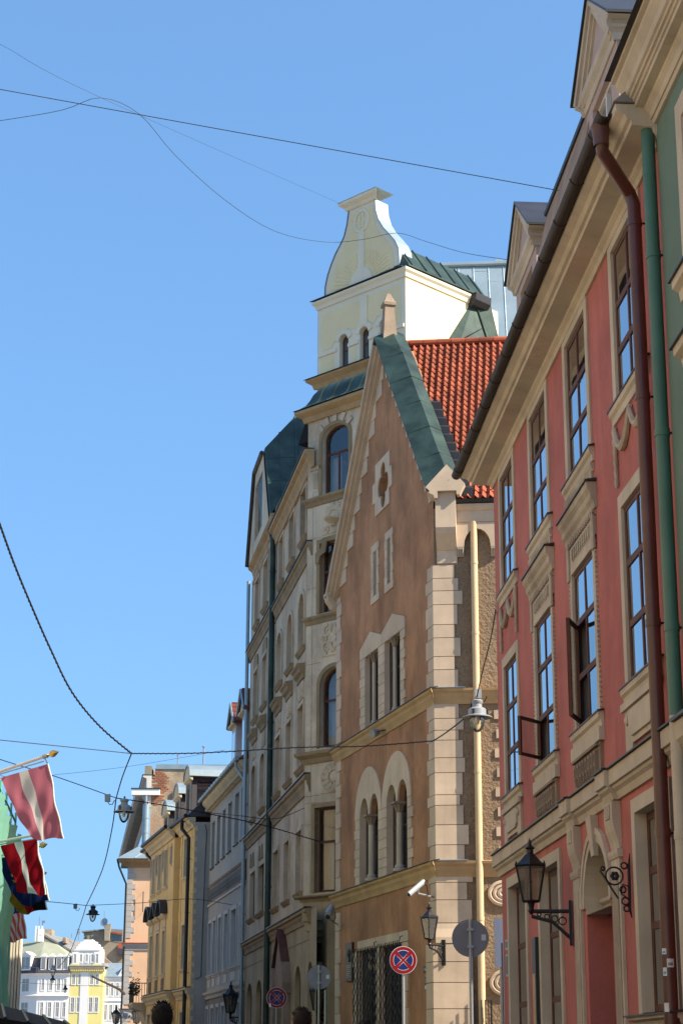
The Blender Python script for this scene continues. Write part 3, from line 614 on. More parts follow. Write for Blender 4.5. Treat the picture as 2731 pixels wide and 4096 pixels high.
# ================================================================ BROWN GABLED HOUSE
G = FR(bear(1757) * 39.5, bear(-640)); G2 = FR(G.o, (.993, -.118))
gb = thing('gabled_house', 'brown plastered house with a steep pointed gable, pale quoins and a red tiled roof', 'house', G.P(4, 0, -3))
AP, RF_, LF_ = (3.9, 18.92), (-.5, 13.45), (8.68, 13.42)
def rz(u):                                     # height of the gable slope at u
    return AP[1] - (AP[0] - u) * (AP[1] - RF_[1]) / (AP[0] - RF_[0]) if u < AP[0] else AP[1] - (u - AP[0]) * (AP[1] - LF_[1]) / (LF_[0] - AP[0])
class PolyOp:
    def __init__(s, L): s.L = L
    def loop(s, i=0): return s.L
def twin(a, b, z0, zs, zt, gap=.12):
    c = (a + b) / 2; L = [(a, z0), (b, z0)]
    for (e0, e1) in ((b, c + gap / 2), (c - gap / 2, a)):
        m_ = (e0 + e1) / 2; r = (e0 - e1) / 2
        L += [(m_ + r * math.cos(math.pi * k / 10), zs + (zt - zs) * math.sin(math.pi * k / 10)) for k in range(11)]
    return L
quat = [(4.0 + (.27 + .20 * abs(math.cos(2 * t)) ** .8) * math.cos(t), 15.10 + (.34 + .25 * abs(math.cos(2 * t)) ** .8) * math.sin(t)) for t in [2 * math.pi * k / 48 for k in range(48)]]
U1, U2 = Op(4.46, 5.64, 9.23, 11.06), Op(2.58, 3.88, 9.23, 11.06)
L1, L2 = PolyOp(twin(4.48, 6.12, 5.52, 7.1, 7.56)), PolyOp(twin(2.08, 3.75, 5.52, 7.1, 7.56))
S1, S2 = Op(4.64, 4.89, 12.46, 13.59), Op(3.40, 3.65, 12.46, 13.59)
W1, W2_ = Op(4.70, 6.38, 1.15, 3.93), Op(2.58, 4.40, 1.15, 3.93)
gout = [(0, 0), (8.55, 0), (8.55, 13.45), (3.9, 18.88), (0, 14.02)]
mb = MB(); allops = [U1, U2, L1, L2, S1, S2, W1, W2_, PolyOp(quat)]
mb.sheet(G, [gout] + [o.loop() for o in allops], 0)
for o in allops: mb.rim(G, o.loop(), 0, -.3)
mb.ob('wall', M['brown'], gb, recalc=False)
for o in (U1, U2, L1, L2, S1, S2, W1, W2_): c_ = [sum(p[i] for p in o.loop()) / len(o.loop()) for i in (0, 1)]; MB().rim(G, [(c_[0] + (u - c_[0]) * .994, c_[1] + (z - c_[1]) * .996) for u, z in o.loop()], .035, -.29).ob('stone_reveal', M['stone'], gb, recalc=False)
# body behind the street front: reaches back under the roof
MB().hexa([G.P(0, 0, -.31), G2.P(7.5, 0, -.02), G2.P(7.5, 0, -9), G.P(8.5, 0, -.31), G.P(0, 13.3, -.31), G2.P(7.5, 13.3, -.02), G2.P(7.5, 13.3, -9), G.P(8.5, 13.3, -.31)]).ob('rear_wall', M['rough'], gb)
MB().prism(G, [(0.02, 13.2), (8.5, 13.2), (8.5, 13.4), (3.9, 18.7), (.02, 13.9)], -.75, -.31).ob('gable_wall_back', M['brown'], gb)
def block(f, u0, u1, z0, z1, d=.03, g=.008, par=gb, name='stone_block', mt='stone'):
    return MB().box(f, u0 + g, u1 - g, z0 + g, z1 - g, .001, d).ob(name, M[mt], par)
# side wall of rough cast
sw = MB(); sw.sheet(G2, [[(0, 0), (7.5, 0), (7.5, 13.3), (0, 13.3)]], 0); sw.ob('side_wall', M['rough'], gb, recalc=False)
# string courses on both faces
CP = lambda z: [(.001, z - .36), (.03, z - .36), (.05, z - .28), (.09, z - .2), (.10, z - .13), (.15, z - .08), (.16, z - .03), (.001, z)]
for z in (9.20, 5.48):
    MB().prof(G, 0, 8.72, CP(z), -1.15, 0).ob('string_course', M['mould'], gb); MB().prof(G2, 0, 7.4, CP(z), -.87, 0).ob('string_course', M['mould'], gb)
    MB().hexa([G.P(-.19, z + .002, .002), G.P(8.75, z + .002, .002), G.P(8.75, z - .025, .185), G.P(-.19, z - .025, .185), G.P(-.19, z + .02, .002), G.P(8.75, z + .02, .002), G.P(8.75, z - .01, .185), G.P(-.19, z - .01, .185)]).ob('course_cover', M['lead'], gb)
    MB().hexa([G2.P(-.12, z + .003, .002), G2.P(.66, z + .003, .002), G2.P(.66, z - .022, .18), G2.P(-.15, z - .022, .18), G2.P(-.12, z + .022, .002), G2.P(.66, z + .022, .002), G2.P(.66, z - .006, .18), G2.P(-.15, z - .006, .18)]).ob('course_cover', M['steel'], gb)
# corner quoins, wrapping both faces
def zz(y): return G2.q(1300 + 900 / 2, y)[1]
ys = [2255 + 5, 2315, 2365, 2420, 2500, 2552.5, 2627.5, 2680, 2752]; ws = [.45, .53, .62, .50, .44, .56, .43, .50]
qs = [(zz(ys[k]), zz(ys[k + 1]), ws[k]) for k in range(8)]
ys = [2792, 2817, 2875, 2922, 2962, 3032, 3092, 3180, 3222, 3300, 3380, 3440]; ws = [.42, .50, .60, .49, .58, .62, .56, .5, .57, .68, .58]
qs += [(zz(ys[k]), zz(ys[k + 1]), ws[k]) for k in range(11)]
ys = [3482, 3530, 3600, 3692]; ws = [.75, .62, .72]
qs += [(zz(ys[k]), zz(ys[k + 1]), ws[k]) for k in range(3)]
for k, (z1, z0, w_) in enumerate(qs):
    ug = .42 + .14 * (k % 2) ; g = .007
    mb = MB().hexa([G.P(ug, z0 + g, .001), G.P(ug, z0 + g, .03), G2.P(-.03, z0 + g, .033), G2.P(0, z0 + g, .001)] + [G.P(ug, z1 - g, .001), G.P(ug, z1 - g, .03), G2.P(-.03, z1 - g, .033), G2.P(0, z1 - g, .001)])
    mb.box(G2, -.028, w_, z0 + g, z1 - g, .001, .0331); mb.ob('quoin', M['stone'], gb)
zb = zz(3692)
MB().prof(G2, -.04, .62, [(.001, zb - .42), (.14, zb - .42), (.13, zb - .3), (.06, zb - .12), (.04, zb - .01), (.001, zb - .01)]).ob('plinth_cap', M['stone'], gb)
pz = [zb - .425, zb - .8, zb - 1.22, zb - 1.75, zb - 2.3, 0]
for k in range(5): MB().hexa([G.P(.5, pz[k + 1] + .007, .001), G.P(.5, pz[k + 1] + .007, .12), G2.P(-.1, pz[k + 1] + .007, .13), G2.P(0, pz[k + 1] + .007, .001), G.P(.5, pz[k] - .007, .001), G.P(.5, pz[k] - .007, .12), G2.P(-.1, pz[k] - .007, .13), G2.P(0, pz[k] - .007, .001)]).box(G2, -.098, .72, pz[k + 1] + .007, pz[k] - .007, .001, .1295).ob('plinth_block', M['stone'], gb)
# quoins at the far end and small ones on the side wall
z = .1; k = 0
while z < 13.2:
    h = rnd(.34, .46); z1 = min(z + h, 13.25)
    if not any(c - .36 < (z + z1) / 2 < c + .1 for c in (9.2, 5.48)): block(G, 8.55 - (.52 if k % 2 else .40), 8.55, z, z1, .03, name='quoin')
    z = z1; k += 1
for k in range(9): block(G2, 1.30 - .04 * (k % 2), 1.75, 5.55 + k * .42, 5.76 + k * .42, name='quoin')
# stepped blocks along both slopes
for side in (1, -1):
    z = 13.5; k = 0
    while z < 18.1:
        h = .40 if side > 0 else .36; z1 = z + h
        uo = lambda q: (AP[0] + (AP[1] - q) * (LF_[0] - AP[0]) / (AP[1] - LF_[1])) if side > 0 else (AP[0] - (AP[1] - q) * (AP[0] - RF_[0]) / (AP[1] - RF_[1]))
        wdt = (.42 if k % 2 else .62) if side > 0 else .40
        a0, a1 = uo(z) - side * .06, uo(z1) - side * .06
        inner = a1 - side * wdt if side > 0 else a1 + wdt
        if side < 0: a0, a1 = max(a0, .03), max(a1, .03)
        if (inner > AP[0] + .05) if side > 0 else (inner < AP[0] - .05):
            L = [(inner, z + .008), (a0, z + .008), (a1, z1 - .008), (inner, z1 - .008)]
            MB().prism(G, L, .001, .03).ob('gable_block', M['stone'], gb)
        z = z1; k += 1
# moulding under the left slope, copper cap in sheets over both slopes
dirL = V((LF_[0] - AP[0], LF_[1] - AP[1])).normalized(); dirR = V((RF_[0] - AP[0], RF_[1] - AP[1])).normalized()
def rake(side, t, h):                          # point in (u,z) at distance t from the apex, h above the slope
    dv = dirL if side > 0 else dirR; nv = V((-dv.y, dv.x)) if side > 0 else V((dv.y, -dv.x))
    return (AP[0] + dv.x * t + nv.x * h, AP[1] + dv.y * t + nv.y * h)
LL = (V(LF_) - V(AP)).length if False else math.dist(LF_, AP); LR = math.dist(RF_, AP)
for h0, h1, dd in ((-.07, .05, .30), (-.17, -.07, .22), (-.25, -.17, .13)):
    MB().prism(G, [rake(1, .15, h1), rake(1, LL + .1, h1), rake(1, LL + .05, h0), rake(1, .15, h0)], .001, dd).ob('raking_moulding', M['stone'], gb)
MB().prof(G, 8.55, 8.95, [(.001, 13.0), (.1, 13.05), (.25, 13.25), (.30, 13.45), (.001, 13.45)]).ob('kneeler', M['stone'], gb)
SEC = [(.29, .03), (.29, .06), (-.18, .32), (-.50, .22), (-.5, -.1), (.27, -.02)]
for side, L in ((1, LL + .12), (-1, LR - .2)):
    n = 6
    for k in range(n):
        t0, t1 = L * k / n, L * (k + 1) / n
        up_ = .006 * (k % 2); mb = MB(); r_ = len(SEC)
        vs = []
        for t in (t0 - (.0 if k else 0), t1 + .012):
            for d, h in SEC:
                p = rake(side, t, h + up_)
                if k == 0 and t == t0: p = (AP[0], AP[1] + (h + up_) / abs(dirR.x) * .62 + .0)
                vs.append(G.P(p[0], p[1], d + (up_ if d > 0 else -up_)))
        mb.add(vs, [(i, (i + 1) % r_, r_ + (i + 1) % r_, r_ + i) for i in range(r_)] + [tuple(range(r_)), tuple(range(r_, 2 * r_))])
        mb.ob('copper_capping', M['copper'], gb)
        MB().tube([G.P(*rake(side, t1, .05), .295), G.P(*rake(side, t1, .33), -.18), G.P(*rake(side, t1, .22), -.505)], .012, 5).ob('capping_seam', M['copper'], gb)
# finial
fp = G.P(3.9, 19.2, -.1)
mb = MB()
def sq(c, hw, z, rot=.25): return [V(c) + V((hw * math.cos(rot + a), hw * math.sin(rot + a), z)) for a in (math.pi / 4, 3 * math.pi / 4, 5 * math.pi / 4, 7 * math.pi / 4)]
secs = [(.27, -.35), (.225, 0), (.175, .52), (.165, .62), (.225, .65), (.23, .73), (.185, .77), (.17, .8), (.05, 1.0), (.0, 1.01)]
vs = [p for hw, z in secs for p in sq(fp, max(hw, .005), z)]
mb.add(vs, [(4 * i + j, 4 * i + (j + 1) % 4, 4 * i + 4 + (j + 1) % 4, 4 * i + 4 + j) for i in range(len(secs) - 1) for j in range(4)])
mb.ob('finial', M['relief_brown'], gb)
# right kneeler, built out on the corner
MB().prof(G2, .07, .52, [(.001, 12.0), (.05, 12.02), (.07, 12.30), (.10, 12.32), (.36, 12.62), (.42, 12.75), (.42, 13.56), (-.5, 13.56), (-.5, 12.6)]).ob('kneeler', M['stone'], gb)
MB().prism(G2, [(-.14, 13.66), (-.05, 13.58), (-.06, 13.52), (.04, 13.47), (.06, 13.40), (.13, 13.40), (.13, 13.565), (.55, 13.565), (.55, 13.47), (.62, 13.47), (.66, 13.56), (.74, 13.72), (.34, 14.18)], -.5, .53).ob('kneeler_head', M['stone'], gb)
# eaves of the side wall: arched corbel table
Lo = [(.5, 12.93), (.5, 12.36)]; x = .68
for k in range(8):
    Lo += [(x, 12.36)] + [(x + .295 - .295 * math.cos(math.pi * j / 10), 12.40 + .38 * math.sin(math.pi * j / 10)) for j in range(11)] + [(x + .59, 12.36)]; x += .59 + .16
Lo += [(6.9, 12.36), (6.9, 12.93)]
MB().prism(G2, Lo, .001, .14).ob('corbel_table', M['stone'], gb)
x = .60
for k in range(5):
    mb = MB(); mb.prof(G2, x - .075, x + .075, [(.001, 12.16), (.05, 12.16), (.09, 12.22), (.13, 12.3), (.14, 12.355), (.001, 12.355)])
    for j in range(3): mb.tube([G2.P(x - .05 + j * .05, 12.19, .07), G2.P(x - .05 + j * .05, 12.27, .12), G2.P(x - .05 + j * .05, 12.33, .15)], .018, 5)
    mb.ob('corbel', M['stonegrey'], gb); x += .75
MB().prof(G2, .52, 7, [(.001, 12.935), (.15, 12.935), (.16, 13.0), (.17, 13.18), (.2, 13.2), (.24, 13.27), (.25, 13.33), (.001, 13.34)]).ob('eaves_cornice', M['stone'], gb)
MB().prof(G2, .5, 7, [(.001, 13.345), (.30, 13.345), (.33, 13.42), (.001, 13.44)]).ob('eaves_gutter', M['lead'], gb)
# tiles
SL0, SL1 = V((.28, 13.44)), V((-4.25, 19.0)); sl = (SL1 - SL0); slen = sl.length; sl.normalize()
def RP(u2, s_, h=0): return G2.P(u2, SL0.y + sl.y * s_ + sl.x * -h * 1, SL0.x + sl.x * s_ + sl.y * h)
tw, rowh = .168, .236
tm = MB(); nx = 8
xs = [k / nx for k in range(nx + 1)]
def tz(t): return .038 * math.sin(2 * math.pi * (t + .08)) + .012 * math.sin(4 * math.pi * t)
vs = [V((t * tw * 1.06, 0, tz(t) + .035)) for t in xs] + [V((t * tw * 1.06, rowh * 1.28, tz(t) - .004)) for t in xs] + [V((t * tw * 1.06, 0, tz(t) + .012)) for t in xs]
tm.add(vs, [(k, k + 1, nx + 2 + k, nx + 1 + k) for k in range(nx)] + [(2 * nx + 2 + k, 2 * nx + 3 + k, k + 1, k) for k in range(nx)])
tile_me = bpy.data.meshes.new('roof_tile'); tile_me.from_pydata(tm.v, [], tm.f); tile_me.materials.append(M['tile'])
for f in tile_me.polygons: f.use_smooth = True
ux, sy = G2.U, (RP(0, 1) - RP(0, 0)).normalized(); nz = ux.cross(sy)
if nz.z < 0: nz = -nz
ROT = Matrix((ux, sy, nz)).transposed()
rest = MB(); cnt = 0; cand = []
def projpx(p):
    v = V(p) - CAM; zc = v.dot(fwd); return CX + FPX * v.dot(right) / zc, CY - FPX * v.dot(upv) / zc
for r in range(int(slen / rowh) + 1):
    for c in range(50):
        u2 = -2.6 + c * tw; s_ = r * rowh
        if s_ + rowh > slen + .1 or (RP(u2, s_) - G.o).dot(G.N) > -.44: continue
        px, py = projpx(RP(u2 + tw / 2, s_ + rowh / 2))
        lim = 2413 + (448 - py) / 2.507 + 10; lo = 1635 + (py - 1380) * .365 - 25
        cand.append((lo < px < lim and py < 2040, u2, s_))
def umin(s_):                                  # where the slope meets the back of the gable wall
    lo = -6.
    while (RP(lo, s_) - G.o).dot(G.N) > -.42: lo += .02
    return lo
roof = MB().add([RP(umin(0), 0, -.02), RP(6, 0, -.02), RP(6, slen, -.02), RP(umin(slen), slen, -.02)], [(0, 1, 2, 3)]).ob('roof', M['tile'], gb, recalc=False)
for vis, u2, s_ in cand:
    h = rnd(0, .006); j = rnd(-.008, .008)
    if vis and cnt < 298:
        o = bpy.data.objects.new('roof_tile', tile_me); C.objects.link(o); o.parent = roof
        o.matrix_local = Matrix.Translation(RP(u2 + j * .3, s_ + j, h) - WL[gb.name]) @ (ROT @ Matrix.Rotation(rnd(-.012, .012), 3, 'Z')).to_4x4(); cnt += 1
    else:
        mtx = Matrix.Translation(RP(u2, s_ + j, h)) @ ROT.to_4x4(); rest.add([mtx @ v for v in tm.v], tm.f)
ro = rest.ob('roof_tiles_beyond', M['tile'], roof, recalc=False); ro['kind'] = 'stuff'
for k in range(16):
    u2 = umin(slen) + k * .36
    MB().tube([RP(u2, slen + .02, .04), RP(u2 + .40, slen + .02, .05)], [.10, .085], 10).ob('ridge_tile', M['tile'], roof, smooth=True)
MB().hexa([G2.P(-1.6, 13.4, -4.3), G2.P(6, 13.4, -4.3), G2.P(6, 13.4, -9), G2.P(-1.6, 13.4, -9), G2.P(-1.6, 18.9, -4.28), G2.P(6, 18.9, -4.28), G2.P(6, 13.6, -9), G2.P(-1.6, 13.6, -9)]).ob('rear_roof', M['slate'], gb)
for k in range(11):                                    # stepped lead flashing beside the copper capping
    t = LR * (.45 + .052 * k); p = G.P(*rake(-1, t, .12), -.55); MB().hexa([p + V(x) for x in ((0, -.05, -.2), (.22, -.08, -.22), (.24, .1, -.1), (0, .1, -.1), (0, -.05, .02), (.22, -.08, 0), (.24, .1, .1), (0, .1, .1))]).ob('flashing_step', M['lead'], gb)
# --- windows
def column(f, u, z0, z1, d, r, par=gb):
    c = f.P(u, 0, d)
    o = MB().lathe(c, [(r * 1.05, z0 + .16), (r, z0 + .25), (r * .95, z1 - .22)], 12).ob('column', M['stonegrey'], par, smooth=True)
    b = MB().lathe(c, [(r * 2.1, z0), (r * 2.1, z0 + .07), (r * 1.5, z0 + .09), (r * 1.6, z0 + .12), (r * 1.05, z0 + .17)], 12); b.ob('column_base', M['stonegrey'], o, smooth=True)
    k = MB().lathe(c, [(r * 1.0, z1 - .24), (r * 1.3, z1 - .22), (r * 1.1, z1 - .19), (r * 1.4, z1 - .12), (r * 2.0, z1 - .05)], 12)
    for a in range(8):
        t = a * math.pi / 4; k.tube([c + V((math.cos(t) * r * q, math.sin(t) * r * q, z)) for q, z in ((1.15, z1 - .19), (1.5, z1 - .12), (2.1, z1 - .06), (1.9, z1 - .09))], .014, 5)
    k.box(FR(c, f.U, f.N), -r * 2.3, r * 2.3, z1 - .05, z1, -r * 2.3, r * 2.3); k.ob('capital', M['relief_brown'], o)
for o in (U1, U2):
    window(G, gb, o, .14, M['win_dark'], ((.6, 2), (1., 2)), fw=.05, bw=.05, tbar=.06, gm=M['oldglass'])
    column(G, (o.u0 + o.u1) / 2, 9.22, 11.05, -.035, .052)
for (a, b) in ((4.19, 6.12), (2.2, 4.18)):
    c = (a + b) / 2; MB().prism(G, [(a, 11.065), (b, 11.065), (b, 11.33), (c, 11.62), (a, 11.33)], .001, .045).ob('gabled_lintel', M['stone'], gb)
jz = [9.235, 9.41, 9.61, 9.84, 10.10, 10.35, 10.58, 10.83, 11.06]
for k in range(8):
    for a, b in ((5.645, 6.16 if k % 2 else 6.08), (3.885, 4.455), (2.18 if k % 2 else 2.27, 2.575)): block(G, a, b, jz[k], jz[k + 1], .04, .006, name='jamb_block')
for a, b, o in ((4.48, 6.12, L1), (2.08, 3.75, L2)):
    window(G, gb, Op(a - .03, b + .03, 5.5, 7.62), .17, M['win_dark'], ((.5, 2), (1., 2)), fw=.05, bw=.06, tbar=.05, gm=M['oldglass'])
    column(G, (a + b) / 2, 5.52, 7.1, -.03, .075)
    ub, ua = (6.6, 4.20) if a > 4 else (4.18, 1.78); c = (ua + ub) / 2; r = (ub - ua) / 2
    outer = [(c - r * math.cos(math.pi * k / 20), 7.1 + 1.18 * math.sin(math.pi * k / 20)) for k in range(21)]
    inner = o.loop()[2:]
    MB().prism(G, outer + inner, .001, .04).ob('arched_head', M['stone'], gb)
jz = [5.5, 5.72, 5.94, 6.16, 6.38, 6.62, 6.86, 7.095]
for k in range(7):
    for a, b in ((6.125, 6.64 if k % 2 else 6.55), (3.755, 4.475), (1.66 if k % 2 else 1.76, 2.075)): block(G, a, b, jz[k], jz[k + 1], .04, .006, name='jamb_block')
for o in (S1, S2):
    MB().sheet(G, [o.loop(-.02)], -.22).face(G.N).ob('slit_pane', M['oldglass'], gb, recalc=False)
    block(G, o.u0 - .23, o.u1 + .24, o.z1, o.z1 + .2, .03, .003, name='slit_lintel'); block(G, o.u0 - .24, o.u1 + .28, o.z0 - .18, o.z0, .03, .003, name='slit_sill')
    for k in range(5):
        za, zb_ = o.z0 + k * (o.z1 - o.z0) / 5, o.z0 + (k + 1) * (o.z1 - o.z0) / 5
        block(G, o.u1 + .002, o.u1 + (.24 if k % 2 else .27), za, zb_, .03, .005, name='jamb_block'); block(G, o.u0 - (.23 if k % 2 else .18), o.u0 - .002, za, zb_, .03, .005, name='jamb_block')
    MB().box(G, o.u0, o.u1, o.z0 - .01, o.z0 + .03, -.1, .02).ob('slit_flashing', M['lead'], gb)
MB().prism(G, [(3.47, 14.47), (4.73, 14.47), (4.73, 14.84), (4.96, 14.84), (4.96, 15.36), (4.70, 15.36), (4.70, 15.82), (3.42, 15.82), (3.42, 15.38), (3.24, 15.38), (3.24, 14.86), (3.47, 14.86)], .001, .035, [quat]).ob('quatrefoil_surround', M['stone'], gb)
MB().sheet(G, [[(3.3, 14.4), (4.7, 14.4), (4.7, 15.8), (3.3, 15.8)]], -.26).face(G.N).ob('quatrefoil_pane', M['oldglass'], gb, recalc=False)
MB().tube([G.P(4.0, 14.5, -.2), G.P(4.0, 15.7, -.2)], .02, 6).tube([G.P(3.4, 15.1, -.2), G.P(4.6, 15.1, -.2)], .02, 6).ob('quatrefoil_bars', M['win_dark'], gb)
for o in (W1, W2_):
    window(G, gb, o, .15, M['win_dark'], ((.7, 2), (1., 2)), fw=.06, bw=.06, gm=M['oldglass'])
    gr = MB(); a0, a1 = o.u0 - .06, o.u1 + .10; n = 12; st = (a1 - a0) / n; hh = .125
    for k in range(n + 1):
        for ph in (0, 1):
            pts = []; z = 1.1; j = 0
            while z < 4.0 + (.05 * (k % 2)): pts.append(G.P(a0 + k * st + (st / 2 if (j + ph) % 2 else 0) - st / 4, z, .10 + .012 * ph)); z += hh; j += 1
            if ph == k % 2: gr.tube(pts, .011, 4)
    gr.tube([G.P(a0, 1.12, .11), G.P(a1, 1.12, .11)], .015, 5); gr.tube([G.P(a0 - .05, 3.98, .11), G.P(a0 - .05, 4.04, .11), G.P(a0 - .25, 4.05, .11)], .012, 5)
    gr.ob('lattice_grille', M['iron'], gb)
for k in range(7): block(G, 2.12 + k * .605, 2.12 + (k + 1) * .605, 3.935, 4.17, .035, .004, name='lintel_block')
for k in range(8):
    za = 1.1 + k * .353
    for a, b in ((6.385, 6.8 if k % 2 else 6.66), (4.405, 4.695), (2.12 if k % 2 else 2.25, 2.575)): block(G, a, b, za, za + .353, .035, .005, name='jamb_block')
# downpipe on the side wall
up = .90
pipe(gb, [G2.P(up, 12.95, .10), G2.P(up, .3, .10)], .076, M['creampipe'], joints=[G2.P(up, z, .10) for z in (12.0, 10.4, 7.35, 4.25, 2.2)], wallN=G2.N)
pg = MB()
for k in range(9): a = math.pi * k / 8; pg.tube([G2.P(up - .2 * math.cos(a), .1, .17 + .16 * math.sin(a)), G2.P(up - .2 * math.cos(a), 2.6, .17 + .16 * math.sin(a))], .012, 5)
pg.ob('pipe_guard', M['iron'], gb)
# volute reliefs on the side wall
for z in (4.78, 2.95):
    mb = MB()
    for r_, th in ((.30, .045), (.20, .045), (.10, .05)):
        mb.tube([G2.P(1.40 + r_ * math.cos(a * math.pi / 12) * (1.0), z + r_ * .78 * math.sin(a * math.pi / 12), .03) for a in range(25)], th, 6)
    mb.ob('volute', M['stone'], gb, smooth=True)
# ---- things on the gabled house
def text(fr, parent, s, uc, zc, size, d, mat, flip=True, name='lettering'):
    cu = bpy.data.curves.new('t', 'FONT'); cu.body = s; cu.size = size; cu.align_x = 'CENTER'; cu.align_y = 'CENTER'; cu.extrude = .001; cu.resolution_u = 2
    to = bpy.data.objects.new('t', cu); C.objects.link(to)
    me = bpy.data.meshes.new_from_object(to.evaluated_get(bpy.context.evaluated_depsgraph_get()))
    bpy.data.objects.remove(to); sg = -1 if flip else 1
    mb = MB(); mb.v = [fr.P(uc + sg * v.co.x, zc + v.co.y, d + v.co.z) for v in me.vertices]; mb.f = [tuple(p.vertices) for p in me.polygons]; mb.mi = [0] * len(mb.f)
    bpy.data.meshes.remove(me); return mb.ob(name, mat, parent, recalc=False)
t = thing('memorial_plaque', 'tall dark bronze memorial plaque with a portrait relief beside the lattice window', 'plaque', G.P(7.1, 3.2, 0))
MB().box(G, 6.78, 7.43, 3.26, 4.18, 0.001, .06).ob('slab', M['plaque'], t); MB().lathe(G.P(7.1, 3.93, .05), [(.1, 0), (.1, .02), (.07, .05), (0, .06)], 12, G.N).box(G, 7.0, 7.2, 3.72, 3.84, .06, .085).ob('portrait', M['lampdark'], t)
for k in range(7): MB().box(G, 6.88 + .05 * (k % 3), 7.33 - .04 * (k % 2), 3.62 - k * .045, 3.636 - k * .045, .0601, .066).ob('inscription_line', M['steel'], t)
t = thing('street_name_plate', 'black enamel street name plate lettered Pils iela on the brown wall', 'street sign', G.P(.82, 3.18, 0))
MB().box(G, .62, 1.04, 3.19, 3.335, .001, .012).ob('plate', M['blackgloss'], t); text(G, t, 'Pils iela', .83, 3.265, .095, .0125, M['signwhite'])
t = thing('house_number_plate', 'narrow black plate with the house number 11 below the street name', 'house number', G.P(.84, 2.83, 0))
MB().box(G, .74, .95, 2.83, 3.15, .001, .012).ob('plate', M['blackgloss'], t); text(G, t, '11', .845, 3.02, .15, .0125, M['signwhite'])
MB().box(G, .77, .92, 2.86, 2.93, .0121, .014).box(G, .755, .935, 3.125, 3.135, .0121, .014).box(G, .755, .935, 2.845, 2.85, .0121, .014).ob('plate_band', M['signwhite'], t)
t = thing('floodlight', 'small grey floodlight fixed under the upper string course', 'floodlight', G.P(3.75, 8.85, .1))
fc = G.P(4.0, 8.88, .28); MB().lathe(fc - G.N * .05, [(.03, -.12), (.07, -.1), (.1, .05), (.105, .1), (.09, .11), (0, .1)], 10, (G.N * .7 + V((-.3, -.5, -.4)))).ob('housing', M['lampgrey'], t)
MB().tube([G.P(3.75, 8.92, 0), G.P(3.78, 8.9, .15), fc], .015, 6).ob('arm', M['iron'], t)
# ================================================================ STUCCO APARTMENT HOUSE WITH BAY AND YELLOW TOWER
A = FR(bear(1208) * 53., bear(140)); B = FR(bear(1208) * 52., bear(-6270)); T = FR(bear(1247) * 56, bear(-6270))
an = thing('apartment_house', 'tall sooty beige stucco apartment house with a corner bay and yellow gabled tower', 'building', A.P(6, 0, -4))
r5 = [Op(a, b, 16.62, 18.2) for a, b in ((.15, 1.28), (2.85, 4.0), (5.5, 6.62))]
r4 = [Op(a, b, 13.22, 14.95, .55, 10) for a, b in ((.27, 1.47), (2.95, 4.15), (5.55, 6.8))]
r3 = [Op(a, b, 9.64, 11.5) for a, b in ((.32, 1.48), (2.97, 4.18), (5.68, 6.93))]
r2 = [Op(a, b, 6.04, 7.82) for a, b in ((.4, 1.5), (3.15, 4.25), (5.8, 7.0))]
l5 = [Op(a, b, 16.87, 18.55) for a, b in ((9.75, 11.1), (12.5, 13.7))]
l4 = [Op(a, b, 13.32, 15.08) for a, b in ((9.78, 11.0), (12.5, 13.75))]
l3 = [Op(a, b, 9.70, 11.62, .3, 10, True) for a, b in ((9.85, 11.08), (12.55, 13.78))]
l2 = [Op(a, b, 6.2, 7.82) for a, b in ((9.75, 11.4), (12.45, 14.1))]
gr = [Op(a, b, .9, 4.0, .5, 12) for a, b in ((9.9, 11.5), (12.75, 14.35), (.45, 1.7), (-1.9, -.9))]
porch = Op(3.0, 5.0, .05, 3.3, .7, 12)
wall(A, an, [(-2.2, 0), (15.2, 0), (15.2, 18.7), (-2.2, 18.7)], r5 + r4 + r3 + r2 + l5 + l4 + l3 + l2 , M['beige'], .28, 5., core=False) if False else None
up_ops = [o for o in r5 + r4 + r3 + r2 + l5 + l4 + l3 + l2]
wall(A, an, [(-1.2, 5.4), (15.2, 5.4), (15.2, 19.0), (7.3, 19.0), (7.3, 18.6), (-1.2, 18.6)], up_ops, M['beige'], .3, 9.)
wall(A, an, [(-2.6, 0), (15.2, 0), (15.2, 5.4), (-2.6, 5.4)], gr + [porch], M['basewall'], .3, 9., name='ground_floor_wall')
for o in up_ops + gr:
    window(A, an, o, .2, M['win_dark'], gm=M['oldglass'], bands=((.62, 2), (1., 2 if not o.ah else 1)), fw=.07, bw=.05)
for o in r5 + r2 + l5 + l4 + r3: surround(A, an, o, .13, M['beige'], .04, name='window_surround')
for o in r4 + l3:
    L0 = Op(o.u0 - .13, o.u1 + .13, o.z0, o.z1 + .13, o.ah + .08, o.n, o.pt).loop(); L1_ = o.loop()
    MB().prism(A, [L0[1]] + L0[2:] + [L0[0], L1_[0]] + L1_[2:][::-1] + [L1_[1]], .001, .05).ob('window_surround', M['beige'], an)
for o in r4:
    MB().prof(A, o.u0 - .1, o.u1 + .1, [(.001, 12.25), (.06, 12.25), (.08, 12.38), (.16, 12.44), (.18, 12.55), (.24, 12.6), (.25, 12.66), (.001, 12.7)]).ob('console_cornice', M['beigedark'], an)
    relief(A, an, o.u0 + .1, o.u1 - .1, 11.7, 12.22, M['beigebay'], 'scroll', .03)
